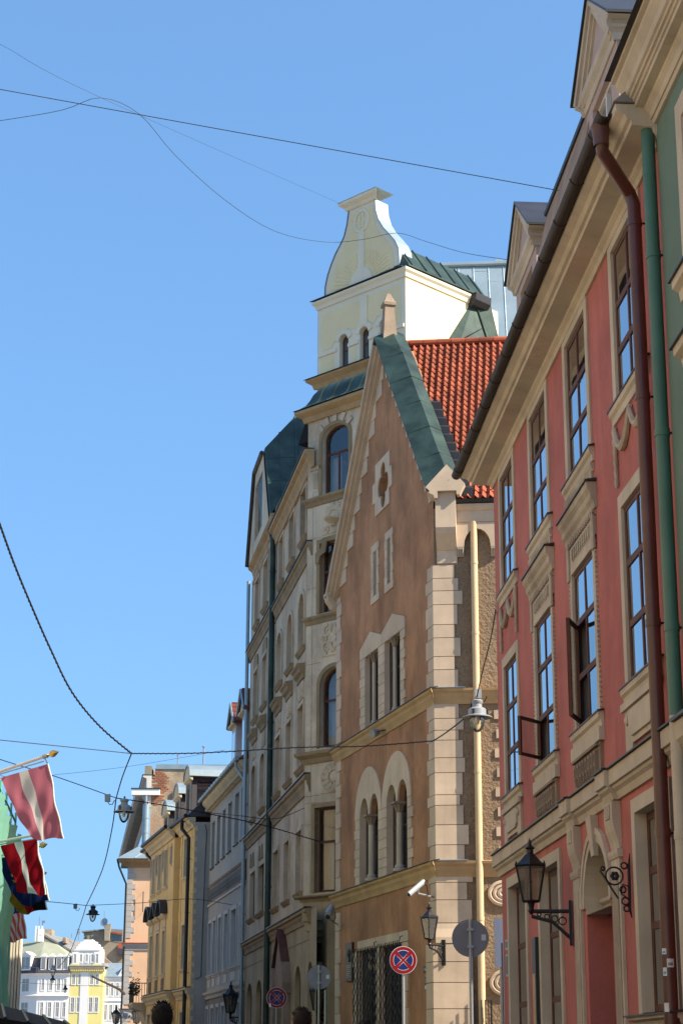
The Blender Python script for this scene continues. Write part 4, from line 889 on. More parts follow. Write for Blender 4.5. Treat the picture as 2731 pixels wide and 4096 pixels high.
for o in l4:
    MB().prof(A, o.u0 - .1, o.u1 + .1, [(.001, 12.45), (.06, 12.45), (.1, 12.6), (.2, 12.7), (.24, 12.82), (.001, 12.9)]).ob('console_cornice', M['beigedark'], an)
    for k in range(4): MB().box(A, o.u0 + .12 + k * .27, o.u0 + .24 + k * .27, 11.85, 12.4, .001, .05).ob('flute', M['beige'], an)
    Lp = Op(o.u0 - .05, o.u1 + .05, o.z1 + .02, o.z1 + .62, .3, 10, True).loop(); MB().prism(A, Lp, .001, .04).ob('shell_panel', M['beigedark'], an)
for o in l2:
    c = (o.u0 + o.u1) / 2
    for e in (-.35, .35): MB().prism(A, [(c + e - .22, 8.02), (c + e + .22, 8.02), (c + e, 8.5)], .001, .05).ob('window_crest', M['beigedark'], an)
for o in r4 + r3 + r2 + l4 + l3 + l2 + l5 + r5: MB().prof(A, o.u0 - .15, o.u1 + .15, [(.001, o.z0 - .14), (.04, o.z0 - .14), (.12, o.z0 - .03), (.12, o.z0), (.001, o.z0 + .02)]).ob('window_sill', M['beigedark'], an)
def cornice(z, u0, u1, d, h, cover=True, mt='beigedark'):
    MB().prof(A, u0, u1, [(.001, z - h), (d * .25, z - h), (d * .35, z - h * .7), (d * .6, z - h * .5), (d * .65, z - h * .35), (d, z - h * .25), (d, z - .02), (.001, z)]).ob('string_course', M[mt], an)
    if cover: MB().box(A, u0, u1 + .05, z + .001, z + .03, .0, d + .03).ob('course_cover', M['lead'], an)
cornice(18.85, -1.4, 7.35, .30, .55, mt='mould'); cornice(16.05, -1.2, 7.3, .17, .42); cornice(16.25, 7.6, 15.3, .17, .42)
cornice(9.2, -1.2, 7.3, .17, .5); cornice(9.2, 7.6, 15.3, .17, .4); cornice(5.45, -1.5, 15.35, .17, .4)
relief(A, an, 9.0, 14.6, 18.68, 19.2, M['beigebay'], 'meander', .02, 'frieze_relief')
for k in range(8): MB().box(A, -1.2 + k * 2.05, .8 + k * 2.05, 4.6, 4.62, .001, .012).ob('rustication_joint', M['beigedark'], an)
pipe(an, [A.P(7.5, 18.9, .22), A.P(7.5, 18.5, .13), A.P(7.5, .2, .13)], .10, M['copper'], joints=[A.P(7.5, z, .13) for z in (17.4, 15.6, 12.2, 9.4, 6.8, 5.0)], wallN=A.N)
pipe(an, [A.P(15.15, 19.0, .13), A.P(15.15, .2, .13)], .07, M['zinc'], joints=[A.P(15.15, z, .13) for z in (10.5, 6.5, 4.0)], wallN=A.N)
# gabled porch on the ground floor
MB().sheet(A, [porch.loop(-.05)], -.28).ob('entrance_door', M['win_dark'], an, recalc=False)
for u in (2.75, 5.2):
    MB().box(A, u - .2, u + .2, .1, 3.3, .001, .22).ob('porch_pier', M['relief_brown'], an); MB().prism(A, [(u - .28, 3.3), (u + .28, 3.3), (u + .28, 3.6), (u, 4.2), (u - .28, 3.6)], .001, .26).ob('porch_pinnacle', M['relief_brown'], an)
MB().prism(A, [(2.9, 3.3), (5.1, 3.3), (5.1, 3.9), (4.0, 5.2), (2.9, 3.9)], .001, .18, ).ob('porch_gable', M['relief_brown'], an)
for sgn in (-1, 1): MB().hexa([A.P(4.0, 5.15, .26), A.P(4.0 + sgn * 1.25, 4.05, .26), A.P(4.0 + sgn * 1.25, 4.05, 0), A.P(4.0, 5.15, 0), A.P(4.0, 5.23, .26), A.P(4.0 + sgn * 1.25, 4.13, .26), A.P(4.0 + sgn * 1.25, 4.13, 0), A.P(4.0, 5.23, 0)]).ob('porch_roof', M['win_brown'], an)
# ---- bay
bw4 = Op(-1.73, -.62, 17.40, 19.47, .38, 12); bw3 = Op(-1.75, -.56, 13.80, 15.9); bw2 = Op(-1.75, -.6, 9.88, 12.15, .5, 12); bw1 = Op(-1.75, -.44, 5.86, 8.2)
bops = [bw4, bw3, bw2, bw1]; BW = 2.45
mb = MB(); mb.sheet(B, [[(-BW, 5.2), (0, 5.2), (0, 19.9), (-BW, 19.9)]] + [o.loop() for o in bops], 0)
for o in bops: mb.rim(B, o.loop(), 0, -.28)
mb.ob('bay_wall', M['beigebay'], an, recalc=False)
MB().hexa([B.P(-BW, 5.2, 0), B.P(-BW, 5.2, -3), B.P(-BW + .01, 5.2, -3), B.P(-BW + .01, 5.2, 0), B.P(-BW, 19.9, 0), B.P(-BW, 19.9, -3), B.P(-BW + .01, 19.9, -3), B.P(-BW + .01, 19.9, 0)]).ob('bay_side', M['beigebay'], an)
MB().box(B, -.01, 0, 5.2, 19.9, -2.4, 0).ob('bay_side', M['beigebay'], an)
MB().box(B, -BW + .05, -.05, 5.2, 19.8, -3, -.85).ob('bay_core', M['dark'], an)
MB().box(B, -6, -BW - .0, 0, 17.0, -9, -1.0).ob('rear_wall', M['beige'], an)
for o in bops:
    wn = window(B, an, o, .2, M['win_brown'], ((.6, 2), (1., 1)), fw=.07, bw=.06, gm=M['glass2'], tilt=.003)
    cz = o.z0 + (o.z1 - o.z0) * .58
    for a, b in ((o.u0 + .05, o.u0 + .38), (o.u1 - .40, o.u1 - .05)):
        vs = []; nn = 10
        for k in range(nn + 1): x = a + (b - a) * k / nn; dd = -.42 + .03 * math.sin(k * 2.2); vs += [B.P(x, o.z0, dd), B.P(x, cz, dd)]
        MB().add(vs, [(2 * k, 2 * k + 2, 2 * k + 3, 2 * k + 1) for k in range(nn)]).ob('curtain', M['curtain'], wn, recalc=False, smooth=False)
    MB().box(B, o.u0 - .1, o.u1 + .1, o.z0 - .1, o.z1 + .1, -.84, -.80).ob('room_shade', M['dark'], wn)
for o in (bw3, bw1): surround(B, an, o, .13, M['beigedark'], .03, name='bay_window_surround')
MB().prism(B, [(bw3.u0 - .14, 15.3), (bw3.u0, 15.3), (bw3.u0 + .05, 15.5), (bw3.u0 + .28, 15.6), (bw3.u0 + .33, 15.9), (bw3.u1 - .33, 15.9), (bw3.u1 - .28, 15.6), (bw3.u1 - .05, 15.5), (bw3.u1, 15.3), (bw3.u1 + .14, 15.3), (bw3.u1 + .14, 15.62), (bw3.u1 - .1, 15.75), (bw3.u1 - .15, 16.04), (bw3.u0 + .15, 16.04), (bw3.u0 + .1, 15.75), (bw3.u0 - .14, 15.62)], .03, .075).ob('ogee_hood', M['beigedark'], an)
for o in (bw4, bw2):
    L0 = Op(o.u0 - .12, o.u1 + .12, o.z0, o.z1 + .12, o.ah + .06, o.n).loop(); L1_ = o.loop()
    MB().prism(B, [L0[1]] + L0[2:] + [L0[0], L1_[0]] + L1_[2:][::-1] + [L1_[1]], .001, .03).ob('bay_window_surround', M['beigedark'], an)
for k in range(5):                              # voussoirs
    a = math.pi * (.5 + (k - 2) * .15); c = -1.175
    MB().prism(B, [(c + .62 * math.cos(a + .11), 19.12 + .44 * math.sin(a + .11)), (c + .62 * math.cos(a - .11), 19.12 + .44 * math.sin(a - .11)), (c + .85 * math.cos(a - .11), 19.12 + (.70 + .04 * (k == 2)) * math.sin(a - .11)), (c + .85 * math.cos(a + .11), 19.12 + (.70 + .04 * (k == 2)) * math.sin(a + .11))], .031, .05).ob('voussoir', M['beigebay'], an)
def bcourse(z, d, h, mt='beigedark'):
    MB().prof(B, -BW, 0, [(.001, z - h), (d * .3, z - h), (d * .45, z - h * .6), (d * .85, z - h * .4), (d, z - h * .3), (d, z - .02), (.001, z)], -1, 1).ob('bay_course', M[mt], an)
    sf = FR(B.P(-BW, 0, 0), -B.N, -B.U)
    MB().prof(sf, 0, 1.5, [(.001, z - h), (d * .3, z - h), (d * .45, z - h * .6), (d * .85, z - h * .4), (d, z - h * .3), (d, z - .02), (.001, z)], -1, 0).ob('bay_course', M[mt], an)
bcourse(17.36, .13, .27); bcourse(13.76, .10, .25); bcourse(9.80, .22, .34); bcourse(5.80, .2, .2); bcourse(19.9, .06, .15, 'beigebay')
bcourse(20.14, .30, .38, 'mould')
relief(B, an, -1.66, -.66, 16.14, 17.06, M['beigebay'], 'vase', .02); relief(B, an, -1.64, -.66, 12.5, 13.50, M['beigebay'], 'scroll', .02); relief(B, an, -1.85, -.66, 8.58, 9.45, M['beigebay'], 'sun', .02)
for u in (-.35, -2.1):
    for z0, z1 in ((18.35, 18.85), (17.55, 18.2)): relief(B, an, u - .1, u + .1, z0, z1, M['beigebay'], 'flutes', .01, 'hanging_ornament', .03)
    MB().box(B, u - .25, u + .25, 18.22, 18.33, .001, .03).ob('bay_band', M['beigebay'], an)
for z in (16.1, 14.6, 12.35, 8.55, 8.35, 7.75): MB().box(B, -.60, -.002, z, z + .012, .001, .006).ob('stucco_joint', M['beigedark'], an)
# stepped corbel below the bay
for k, (z0, z1, i0, dd) in enumerate(((5.10, 5.6, .0, .06), (4.95, 5.1, .03, .0), (4.83, 4.95, .10, .04), (4.66, 4.83, .14, -.02), (4.5, 4.66, .22, -.1))):
    MB().box(B, -BW + i0, -i0, z0, z1 - .003, -1.6, dd).ob('bay_corbel', M['basewall'], an)
MB().prism(FR(B.P(-1.4, 0, 0), -B.N, B.U), [(.1, 4.5), (1.6, 4.5), (1.6, 3.0), (1.2, 3.2), (.8, 3.6), (.5, 4.1)], -.2, .2).ob('bay_bracket', M['basewall'], an)
# copper ogee roof of the bay
secs = [(-.34, 20.15), (-.20, 20.22), (-.06, 20.34), (.03, 20.50), (.10, 20.68), (.22, 20.86), (.42, 21.02), (.75, 21.14), (1.15, 21.2)]
vs = []
for i, z in secs: vs += [B.P(-BW + i, z, -i), B.P(-i, z, -i), B.P(-i, z, -2.6), B.P(-BW + i, z, -2.6)]
dm = MB().add(vs, [(4 * k + j, 4 * k + (j + 1) % 4, 4 * k + 4 + (j + 1) % 4, 4 * k + 4 + j) for k in range(len(secs) - 1) for j in range(4)])
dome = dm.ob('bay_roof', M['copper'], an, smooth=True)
for u in (-.5, -1.1, -1.7, -2.2): MB().tube([B.P(u, z + .008, -i + .008) for i, z in secs if -BW + i < u < -i], .02, 5).ob('roof_seam', M['copper'], dome)
MB().hexa([B.P(.0, 19.35, -.3), B.P(.75, 19.35, -.3), B.P(.75, 19.35, -1.0), B.P(0, 19.35, -1.0), B.P(0, 20.1, -.3), B.P(.35, 20.15, -.3), B.P(.35, 20.15, -1.0), B.P(0, 20.1, -1.0)]).ob('eaves_box', M['dark'], an)
rail = MB()
for k in range(7): q = k / 6; rail.tube([B.P(.1 + .5 * q, 20.3 - .75 * q, -.35 - .3 * (k % 2)), B.P(.2 + .5 * q, 20.5 - .75 * q, -.5)], .02, 5)
rail.tube([B.P(.15, 20.55, -.45), B.P(.72, 19.5, -.45)], .025, 5); rail.ob('roof_rail', M['lead'], an)
# ---- attic cross-roof with a mansard front, clad in copper
BL, TL = A.P(7.5, 19.42, .22), A.P(9.5, 22.5, .22); pn = (TL - BL).cross(-A.N).normalized()
def onp(x, y): d = ray(x, y); return CAM + d * ((BL - CAM).dot(pn) / d.dot(pn))
q4 = [onp(1082, 2062), onp(1060, 1791), onp(1195, 1649), onp(1330, 1560), onp(1330, 1800), onp(1221, 1815)]
ext = A.U * 2.6
n = 6; MB().add(q4 + [p + ext for p in q4], [tuple(range(n)), tuple(range(n, 2 * n))] + [(k, (k + 1) % n, n + (k + 1) % n, n + k) for k in range(n)]).ob('attic_roof', M['copper'], an)
for (x0, y0, x1, y1) in ((1118, 1730, 1128, 1985), (1177, 1668, 1186, 1880)): MB().tube([onp(x0, y0) - pn * .0, onp(x1, y1)], .035, 5).ob('attic_seam', M['copper'], an)
for y in (1835, 1925): MB().tube([onp(1065, y), onp(1185, y - 8)], .012, 4).ob('attic_seam', M['copper'], an)
AF = FR(A.P(0, 0, .28), A.U, A.N); aw = Op(9.7, 12.0, 19.65, 21.75)
mb = MB(); lp = [(7.62, 19.26), (13.95, 19.26), (12.05, 22.36), (9.62, 22.36)]
mb.sheet(AF, [lp, aw.loop()], 0); mb.rim(AF, aw.loop(), 0, -.25); mb.ob('attic_front', M['beigebay'], an, recalc=False)
MB().prism(AF, lp, -3, -.26).ob('attic_body', M['beigebay'], an)
window(AF, an, aw, .2, M['win_dark'], ((.6, 3), (1., 3)), fw=.1)
for a, b in ((lp[1], lp[2]), (lp[2], lp[3])): MB().tube([AF.P(*a, .05), AF.P(*b, .05)], .09, 6).ob('attic_flashing', M['lead'], an)
MB().prof(A, 7.0, 14.2, [(.001, 18.95), (.08, 18.95), (.12, 19.1), (.25, 19.2), (.28, 19.33), (.001, 19.35)]).ob('attic_cornice', M['mould'], an)
# ---- tower
TW = 3.95; tws = [Op(c - .2, c + .2, 22.62, 23.96, .2, 12) for c in (-1.22, -2.14, -3.03)]
mb = MB(); mb.sheet(T, [[(-TW, 20.5), (0, 20.5), (0, 25.3), (-TW, 25.3)]] + [o.loop() for o in tws], 0)
for o in tws: mb.rim(T, o.loop(), 0, -.3)
mb.ob('tower_wall', M['towerw'], an, recalc=False)
MB().box(T, -TW + .01, -.01, 18, 25.3, -4.5, -.31).ob('tower_body', M['towerw'], an)
R = FR(T.P(-TW, 0, 0), -T.N, -T.U)
MB().sheet(R, [[(0, 18), (3.6, 18), (3.6, 25.35), (0, 25.35)]], .0).ob('tower_side_wall', M['towery'], an, recalc=False)
MB().box(T, -.012, 0, 18, 25.3, -4.5, 0).ob('tower_side_wall', M['towery'], an)
for o in tws:
    window(T, an, o, .2, M['win_brown'], ((.62, 2), (1., 2)), fw=.04, bw=.03, tbar=.05, name='tower_window')
    L0 = Op(o.u0 - .16, o.u1 + .16, 23.5, o.z1 + .16, o.ah + .1, 12).loop()[2:]; L1_ = o.loop()[2:]
    MB().prism(T, L0 + L1_[::-1], .001, .05).ob('arch_moulding', M['towerw'], an)
for a, b in ((-.83, -.12), (-1.84, -1.5), (-2.75, -2.42), (-3.8, -3.3)): MB().box(T, a + .05, b - .05, 22.75, 23.35, .001, .012).ob('yellow_panel', M['towery'], an)
for a, b in ((-.9, -.06), (-1.9, -1.44), (-2.8, -2.36), (-3.9, -3.26)): MB().box(T, a, b, 23.45, 23.56, .001, .06).ob('impost_band', M['towerw'], an)
MB().prism(T, [(-3.75, 23.65), (-3.45, 23.65), (-3.2, 24.1), (-2.75, 24.15), (-2.55, 23.95), (-2.2, 24.2), (-1.75, 24.0), (-1.5, 24.1), (-1.0, 24.1), (-.65, 23.65), (-.2, 23.65), (-.2, 24.95), (-3.75, 24.95)], .001, .014).ob('yellow_field', M['towery'], an)
MB().box(T, -2.3, -2.0, 24.0, 25.0, .015, .06).ob('tower_strip', M['towerw'], an)
def tcourse(z, d, h, a=-TW, b=0, mt='towerw'):
    pr = [(.001, z - h), (d * .3, z - h), (d * .45, z - h * .6), (d * .9, z - h * .35), (d, z - .03), (.001, z)]
    MB().prof(T, a, b, pr, -1, 1).ob('tower_cornice', M[mt], an); MB().prof(R, 0, 3.4, pr, -1, 0).ob('tower_cornice', M[mt], an)
tcourse(25.45, .16, .3)
MB().prof(T, -TW, 0, [(.001, 25.455), (.2, 25.455), (.2, 25.475), (.001, 25.49)], 0, 1).ob('cornice_cover', M['lead'], an)
MB().prof(T, -2.9, 0, [(.001, 22.35), (.08, 22.35), (.12, 22.5), (.28, 22.62), (.28, 22.68), (.001, 22.7)], 0, 1).ob('tower_base_cornice', M['mould'], an)
MB().prof(T, -2.9, 0, [(.001, 22.705), (.33, 22.685), (.33, 22.70), (.001, 22.73)], 0, 1).ob('cornice_cover', M['lead'], an)
ls = [(-.34, 25.46), (-.36, 25.9), (-.47, 26.27), (-.63, 26.6), (-.83, 26.93), (-1.05, 27.18), (-1.23, 27.42), (-1.36, 27.8), (-1.44, 28.28)]
rs = [(-2.62, 28.28), (-2.66, 27.86), (-2.78, 27.5), (-3.0, 27.14), (-3.3, 26.78), (-3.52, 26.5), (-3.66, 26.2), (-3.69, 25.8), (-3.69, 25.46)]
gl = ls + rs
MB().prism(T, gl, -.55, 0).ob('tower_gable', M['towerw'], an)
cu = -2.03
ins = [(cu + (u - cu) * .86, 25.46 + (z - 25.46) * .93) for u, z in gl]
ins = [(u, max(z, 25.5)) for u, z in ins]
MB().prism(T, ins, .001, .012).ob('gable_field', M['towery'], an)
MB().box(T, cu - .13, cu + .13, 25.5, 27.3, .0125, .05).ob('gable_strip', M['towerw'], an)
MB().prism(T, [(cu - .5 * math.cos(math.pi * k / 14), 25.5 + .55 * math.sin(math.pi * k / 14)) for k in range(15)], .013, .06).ob('half_sun', M['towerw'], an)
ray_ = MB()
for k in range(1, 26):
    a = math.pi * k / 26; c, s_ = math.cos(a), math.sin(a)
    if abs(c) < .2: continue
    r1 = 1.28 if abs(c) > .75 else 1.15
    ray_.prism(T, [(cu + .62 * c - .006 * s_, 25.5 + .66 * s_ + .006 * c), (cu + .62 * c + .006 * s_, 25.5 + .66 * s_ - .006 * c), (cu + r1 * c + .014 * s_, 25.5 + r1 * s_ - .014 * c), (cu + r1 * c - .014 * s_, 25.5 + r1 * s_ + .014 * c)], .0121, .026)
ray_.ob('sun_rays', M['towery'], an)
rd = MB(); rd.prism(T, [(cu + .36 * math.cos(2 * math.pi * k / 24), 27.72 + .42 * math.sin(2 * math.pi * k / 24)) for k in range(24)], .0126, .045, [[(cu + .27 * math.cos(2 * math.pi * k / 24), 27.72 + .32 * math.sin(2 * math.pi * k / 24)) for k in range(24)]])
rd.box(T, cu - .09, cu - .04, 27.45, 28.0, .0127, .04); rd.box(T, cu + .05, cu + .10, 27.45, 28.0, .0127, .04); rd.ob('roundel', M['towerw'], an)
tcap = [(.001, 28.28), (.05, 28.28), (.1, 28.38), (.22, 28.46), (.24, 28.56), (-.55, 28.56), (-.55, 28.28)]
MB().prof(T, -2.7, -1.38, tcap, -1, 1).ob('gable_cap', M['towerw'], an)
MB().hexa([T.P(-2.9, 28.565, .26), T.P(-1.15, 28.565, .26), T.P(-1.15, 28.565, -.6), T.P(-2.9, 28.565, -.6), T.P(-2.3, 28.8, -.2), T.P(-1.7, 28.8, -.2), T.P(-1.7, 28.8, -.3), T.P(-2.3, 28.8, -.3)]).ob('cap_roof', M['zinc'], an)
for L in (ls, rs):                               # zinc coping on the curved edges
    mb = MB(); n = len(L)
    vs = [T.P(u + (.03 if L is ls else -.03), z + .01, d) for d in (.03, -.58) for u, z in L] + [T.P(u, z, d) for d in (.03, -.58) for u, z in L]
    mb.add(vs, [(k, k + 1, n + k + 1, n + k) for k in range(n - 1)] + [(2 * n + k, 2 * n + k + 1, k + 1, k) for k in range(n - 1)] + [(n + k, n + k + 1, 3 * n + k + 1, 3 * n + k) for k in range(n - 1)])
    mb.ob('gable_coping', M['zinc'], an)
# tower roof and the slopes around it
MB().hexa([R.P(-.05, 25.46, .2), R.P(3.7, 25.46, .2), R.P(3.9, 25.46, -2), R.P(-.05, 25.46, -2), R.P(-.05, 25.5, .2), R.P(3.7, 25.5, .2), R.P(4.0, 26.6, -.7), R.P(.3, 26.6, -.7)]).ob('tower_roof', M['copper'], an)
for k in range(6): MB().tube([R.P(.1 + k * .68, 25.53, .2), R.P(.4 + k * .68, 26.63, -.7)], .025, 5).ob('tower_roof_seam', M['copper'], an)
MB().prof(R, 3.0, 3.75, [(.001, 25.0), (.2, 25.05), (.34, 25.2), (.36, 25.45), (.001, 25.46)]).ob('gutter_box', M['lead'], an)
vs = [R.P(1.0, 22.2, .03), R.P(3.25, 25.35, .03), R.P(3.8, 25.4, .25), R.P(4.75, 22.0, .4), R.P(4.7, 20, .5), R.P(1, 20, .05)]
MB().add(vs + [p - R.N * .6 for p in vs], [(0, 1, 2, 3, 4, 5), (6, 7, 8, 9, 10, 11)] + [(k, (k + 1) % 6, 6 + (k + 1) % 6, 6 + k) for k in range(6)]).ob('valley_roof', M['copper'], an)
MB().tube([R.P(3.25, 25.35, .06), R.P(4.0, 23.2, .26)], .03, 5).tube([R.P(1.75, 23.2, .06), R.P(3.55, 24.4, .12)], .015, 4).tube([R.P(1.4, 22.7, .06), R.P(4.1, 23.0, .24)], .015, 4).ob('valley_seam', M['copper'], an)
Zr = frame3((3.0, 58.2, 0), (1, 0, 0), (0, -1, 0))
zr = MB().hexa([V((2.6, 57.8, 21)), V((9, 57.8, 21)), V((9, 62, 21)), V((2.6, 62, 21)), V((3.0, 59.6, 28.4)), V((9, 59.6, 28.62)), V((9, 62, 28.6)), V((3.0, 62, 28.4))]).ob('zinc_roof', M['zinc'], an)
e1 = V((0, 1.8, 7.45)).normalized()
for c in range(8):
    for r in range(6):
        x = 3.05 + c * .53; s0 = 1.2 + r * 1.15 + (.45 if c % 2 else 0)
        o3 = V((x, 57.8, 21)) + e1 * s0; L = min(1.12, 7.55 - s0)
        if L < .1: continue
        nn = V((0, -e1.z, e1.y)); vs = [o3 + V((a, 0, 0)) + e1 * b + nn * h for h in (.0, .014) for a, b in ((0, 0), (.5, 0), (.5, L), (0, L))]
        MB().hexa(vs).ob('zinc_panel', M['zinc'], zr)
    MB().tube([V((x - .015, 57.8, 21)) + nn * .02, V((x - .015, 57.8, 21)) + e1 * 7.55 + nn * .02], .022, 4).ob('standing_seam', M['zinc'], zr)
MB().tube([V((3.0, 59.55, 28.42)), V((9, 59.55, 28.66))], .09, 6).ob('ridge_roll', M['zinc'], zr)
MB().hexa([V((5.3, 60, 28.4)), V((5.9, 60, 28.4)), V((5.9, 60.6, 28.4)), V((5.3, 60.6, 28.4)), V((5.5, 60.1, 28.95)), V((5.75, 60.1, 28.95)), V((5.75, 60.5, 28.95)), V((5.5, 60.5, 28.95))]).ob('roof_vent', M['zinc'], an)
# ================================================================ GREY HOUSE
D = FR(A.P(A.q(975, 3700)[0], 0), bear(-87))
gy = thing('grey_townhouse', 'plain grey plastered house with white window reveals and red tiled dormers', 'house', D.P(5, 0, -3))
DW = 11.3
w3 = [Op(a, b, c, c + 1.95) for a, b, c in ((9.55, 10.6, 9.22), (7.75, 8.8, 9.25), (6.0, 7.0, 9.28), (4.1, 5.25, 9.32), (2.0, 3.2, 9.4), (.3, 1.3, 9.4))]
w2 = [Op(a, b, 4.82, 6.93) for a, b in ((9.75, 10.8), (8.2, 9.15), (6.45, 7.4), (4.45, 5.5), (2.0, 3.4), (.15, 1.05))]
w1 = [Op(a, b, 1.0, 3.45) for a, b in ((10.2, 11.0), (8.4, 9.3), (6.8, 7.6), (4.95, 5.9), (2.7, 3.6), (.4, 1.4))]
wall(D, gy, [(-.6, 4.12), (DW, 4.12), (DW, 11.9), (-.6, 11.9)], w3 + w2, M['greywall'], .3, 7.)
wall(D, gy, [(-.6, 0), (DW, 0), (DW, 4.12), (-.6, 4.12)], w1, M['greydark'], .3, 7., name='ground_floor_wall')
for o in w3 + w2 + w1: window(D, gy, o, .26, M['win_white'], ((.65, 2), (1., 2)), fw=.06)
for o in w2 + w1: surround(D, gy, o, .14, M['greytrim'], .04)
for o in w3: MB().box(D, o.u0 - .05, o.u1 + .05, o.z0 - .05, o.z0 - .002, .001, .07).ob('window_sill', M['lead'], gy)
for o in w2:
    sill(D, gy, o.u0 - .2, o.u1 + .2, 4.80, .1, .12, M['greytrim'])
    MB().box(D, o.u0 + .05, o.u1 - .05, 4.3, 4.62, .001, .03).ob('apron_panel', M['greytrim'], gy)
MB().box(D, -.6, DW, 7.76, 8.42, .001, .03).ob('frieze_ground', M['relief_brown'], gy)
for k in range(26): relief(D, gy, -.5 + k * .45, -.1 + k * .45, 7.82, 8.36, M['greydark'], 'scroll', .03, 'frieze_ornament', .05)
MB().prof(D, -.6, DW, [(.001, 8.42), (.06, 8.42), (.1, 8.5), (.001, 8.52)]).ob('string_course', M['greydark'], gy); MB().prof(D, -.6, DW, [(.001, 7.66), (.05, 7.66), (.06, 7.74), (.001, 7.755)]).ob('string_course', M['greytrim'], gy)
MB().prof(D, -.6, DW, [(.001, 3.84), (.05, 3.84), (.08, 3.95), (.15, 4.02), (.17, 4.12), (.001, 4.15)]).ob('string_course', M['greytrim'], gy)
MB().prof(D, -.6, DW, [(.001, 11.7), (.1, 11.7), (.12, 11.8), (.30, 11.95), (.36, 12.02), (.38, 12.15), (.001, 12.2)]).ob('eaves_cornice', M['yellowtrim'], gy)
for k in range(40): MB().box(D, -.5 + k * .295, -.36 + k * .295, 11.72, 11.84, .121, .25).ob('modillion', M['yellowtrim'], gy)
MB().tube([D.P(-.7, 12.2, .46), D.P(DW + .2, 12.2, .46)], .085, 8).ob('gutter', M['zinc'], gy, smooth=True)
for k in range(15): MB().tube([D.P(-.3 + k * .8, 12.2, .46), D.P(-.26 + k * .8, 12.2, .46)], .098, 8).ob('gutter_joint', M['zinc'], gy)
MB().hexa([D.P(-.6, 12.2, .4), D.P(DW, 12.2, .4), D.P(DW, 12.2, -7), D.P(-.6, 12.2, -7), D.P(-.6, 15.2, -3), D.P(DW, 15.2, -3), D.P(DW, 15.2, -3.2), D.P(-.6, 15.2, -3.2)]).ob('roof', M['tile'], gy)
pipe(gy, [D.P(-.35, 12.1, .46), D.P(-.35, 11.9, .45), D.P(-.45, 11.35, .1), D.P(-.45, .2, .1)], .06, M['zinc'], joints=[D.P(-.45, z, .1) for z in (10.5, 7.6, 4.6)], wallN=D.N)
def tile_dormer(uc, par):
    f = .1; hw = .62
    d = MB().box(D, uc - hw, uc + hw, 12.2, 14.1, -2.2, f).ob('dormer', M['greytrim'], par)
    MB().box(D, uc - .4, uc + .4, 12.5, 13.8, f + .001, f + .012).ob('dormer_pane', M['glass'], d)
    MB().prism(D, [(uc - .8, 14.1), (uc + .8, 14.1), (uc, 14.85)], -2.2, f + .08).ob('dormer_gable', M['yellowtrim'], d)
    MB().prof(D, uc - .8, uc + .8, [(f, 13.98), (f + .15, 14.04), (f + .16, 14.12), (f, 14.13)]).ob('dormer_cornice', M['yellowtrim'], d)
    for s_ in (-1, 1):
        a, b = V((uc + s_ * .92, 14.03)), V((uc, 14.9))
        MB().hexa([D.P(a.x, a.y, .25), D.P(b.x, b.y, .25), D.P(b.x, b.y, -2.6), D.P(a.x, a.y, -2.6), D.P(a.x, a.y + .06, .25), D.P(b.x, b.y + .06, .25), D.P(b.x, b.y + .06, -2.6), D.P(a.x, a.y + .06, -2.6)]).ob('dormer_roof', M['tiledark'], d)
        for r in range(4):
            for c in range(7):
                q = a.lerp(b, r / 4); q2 = a.lerp(b, (r + 1.15) / 4); dd = .22 - c * .36
                MB().hexa([D.P(q.x, q.y + .06, dd), D.P(q2.x, q2.y + .06, dd), D.P(q2.x, q2.y + .06, dd - .34), D.P(q.x, q.y + .06, dd - .34), D.P(q.x, q.y + .13, dd), D.P(q2.x, q2.y + .08, dd), D.P(q2.x, q2.y + .08, dd - .34), D.P(q.x, q.y + .13, dd - .34)]).ob('dormer_tile', M['tiledark'], d)
        MB().tube([D.P(a.x, a.y + .05, .27), D.P(b.x, b.y + .05, .27)], .05, 5).ob('verge_flashing', M['zinc'], d)
tile_dormer(.15, gy); tile_dormer(3.1, gy)

# ================================================================ YELLOW HOUSE
Yb = D.P(11.3, 0); k_ = bear(757); Y = FR(V((k_.x, k_.y, 0)) * (Yb.y / k_.y), bear(-450))
ye = thing('yellow_townhouse', 'ochre yellow townhouse with three crested windows and round topped dormers', 'house', Y.P(7, 0, -3))
YW = 14.2; ra, rb = 4.2, 12.1             # projecting centre
ups = [Op(a, b, 9.1, 10.8) for a, b in ((6.2, 7.1), (8.2, 9.2), (10.35, 11.25))]; sd_up = [Op(1.9, 2.85, 9.15, 10.85), Op(12.8, 13.7, 9.1, 10.76)]
mds = [Op(a, b, 5.18, 7.12) for a, b in ((6.2, 7.05), (8.3, 9.15), (10.45, 11.35))]; sd_md = [Op(2.05, 2.9, 5.2, 7.1), Op(12.8, 13.6, 5.1, 7.05)]
gds = [Op(6.2, 7.2, 1, 3.5), Op(8.3, 9.3, 1, 3.5), Op(10.4, 11.4, 1, 3.5)]; sd_g = [Op(1.6, 2.8, .9, 3.4), Op(12.6, 13.6, .9, 3.4)]
YR = FR(Y.P(0, 0, .28), Y.U, Y.N)
wall(Y, ye, [(0, 0), (YW, 0), (YW, 11.1), (0, 11.1)], sd_up + sd_md + sd_g, M['yellow'], .28, 7.)
wall(YR, ye, [(ra, 0), (rb, 0), (rb, 11.1), (ra, 11.1)], ups + mds + gds, M['yellow'], .26, 1., core=False)
for u in (ra, rb): MB().box(Y, u, u + .004, 0, 11.1, 0, .28).ob('projection_side', M['yellow'], ye)
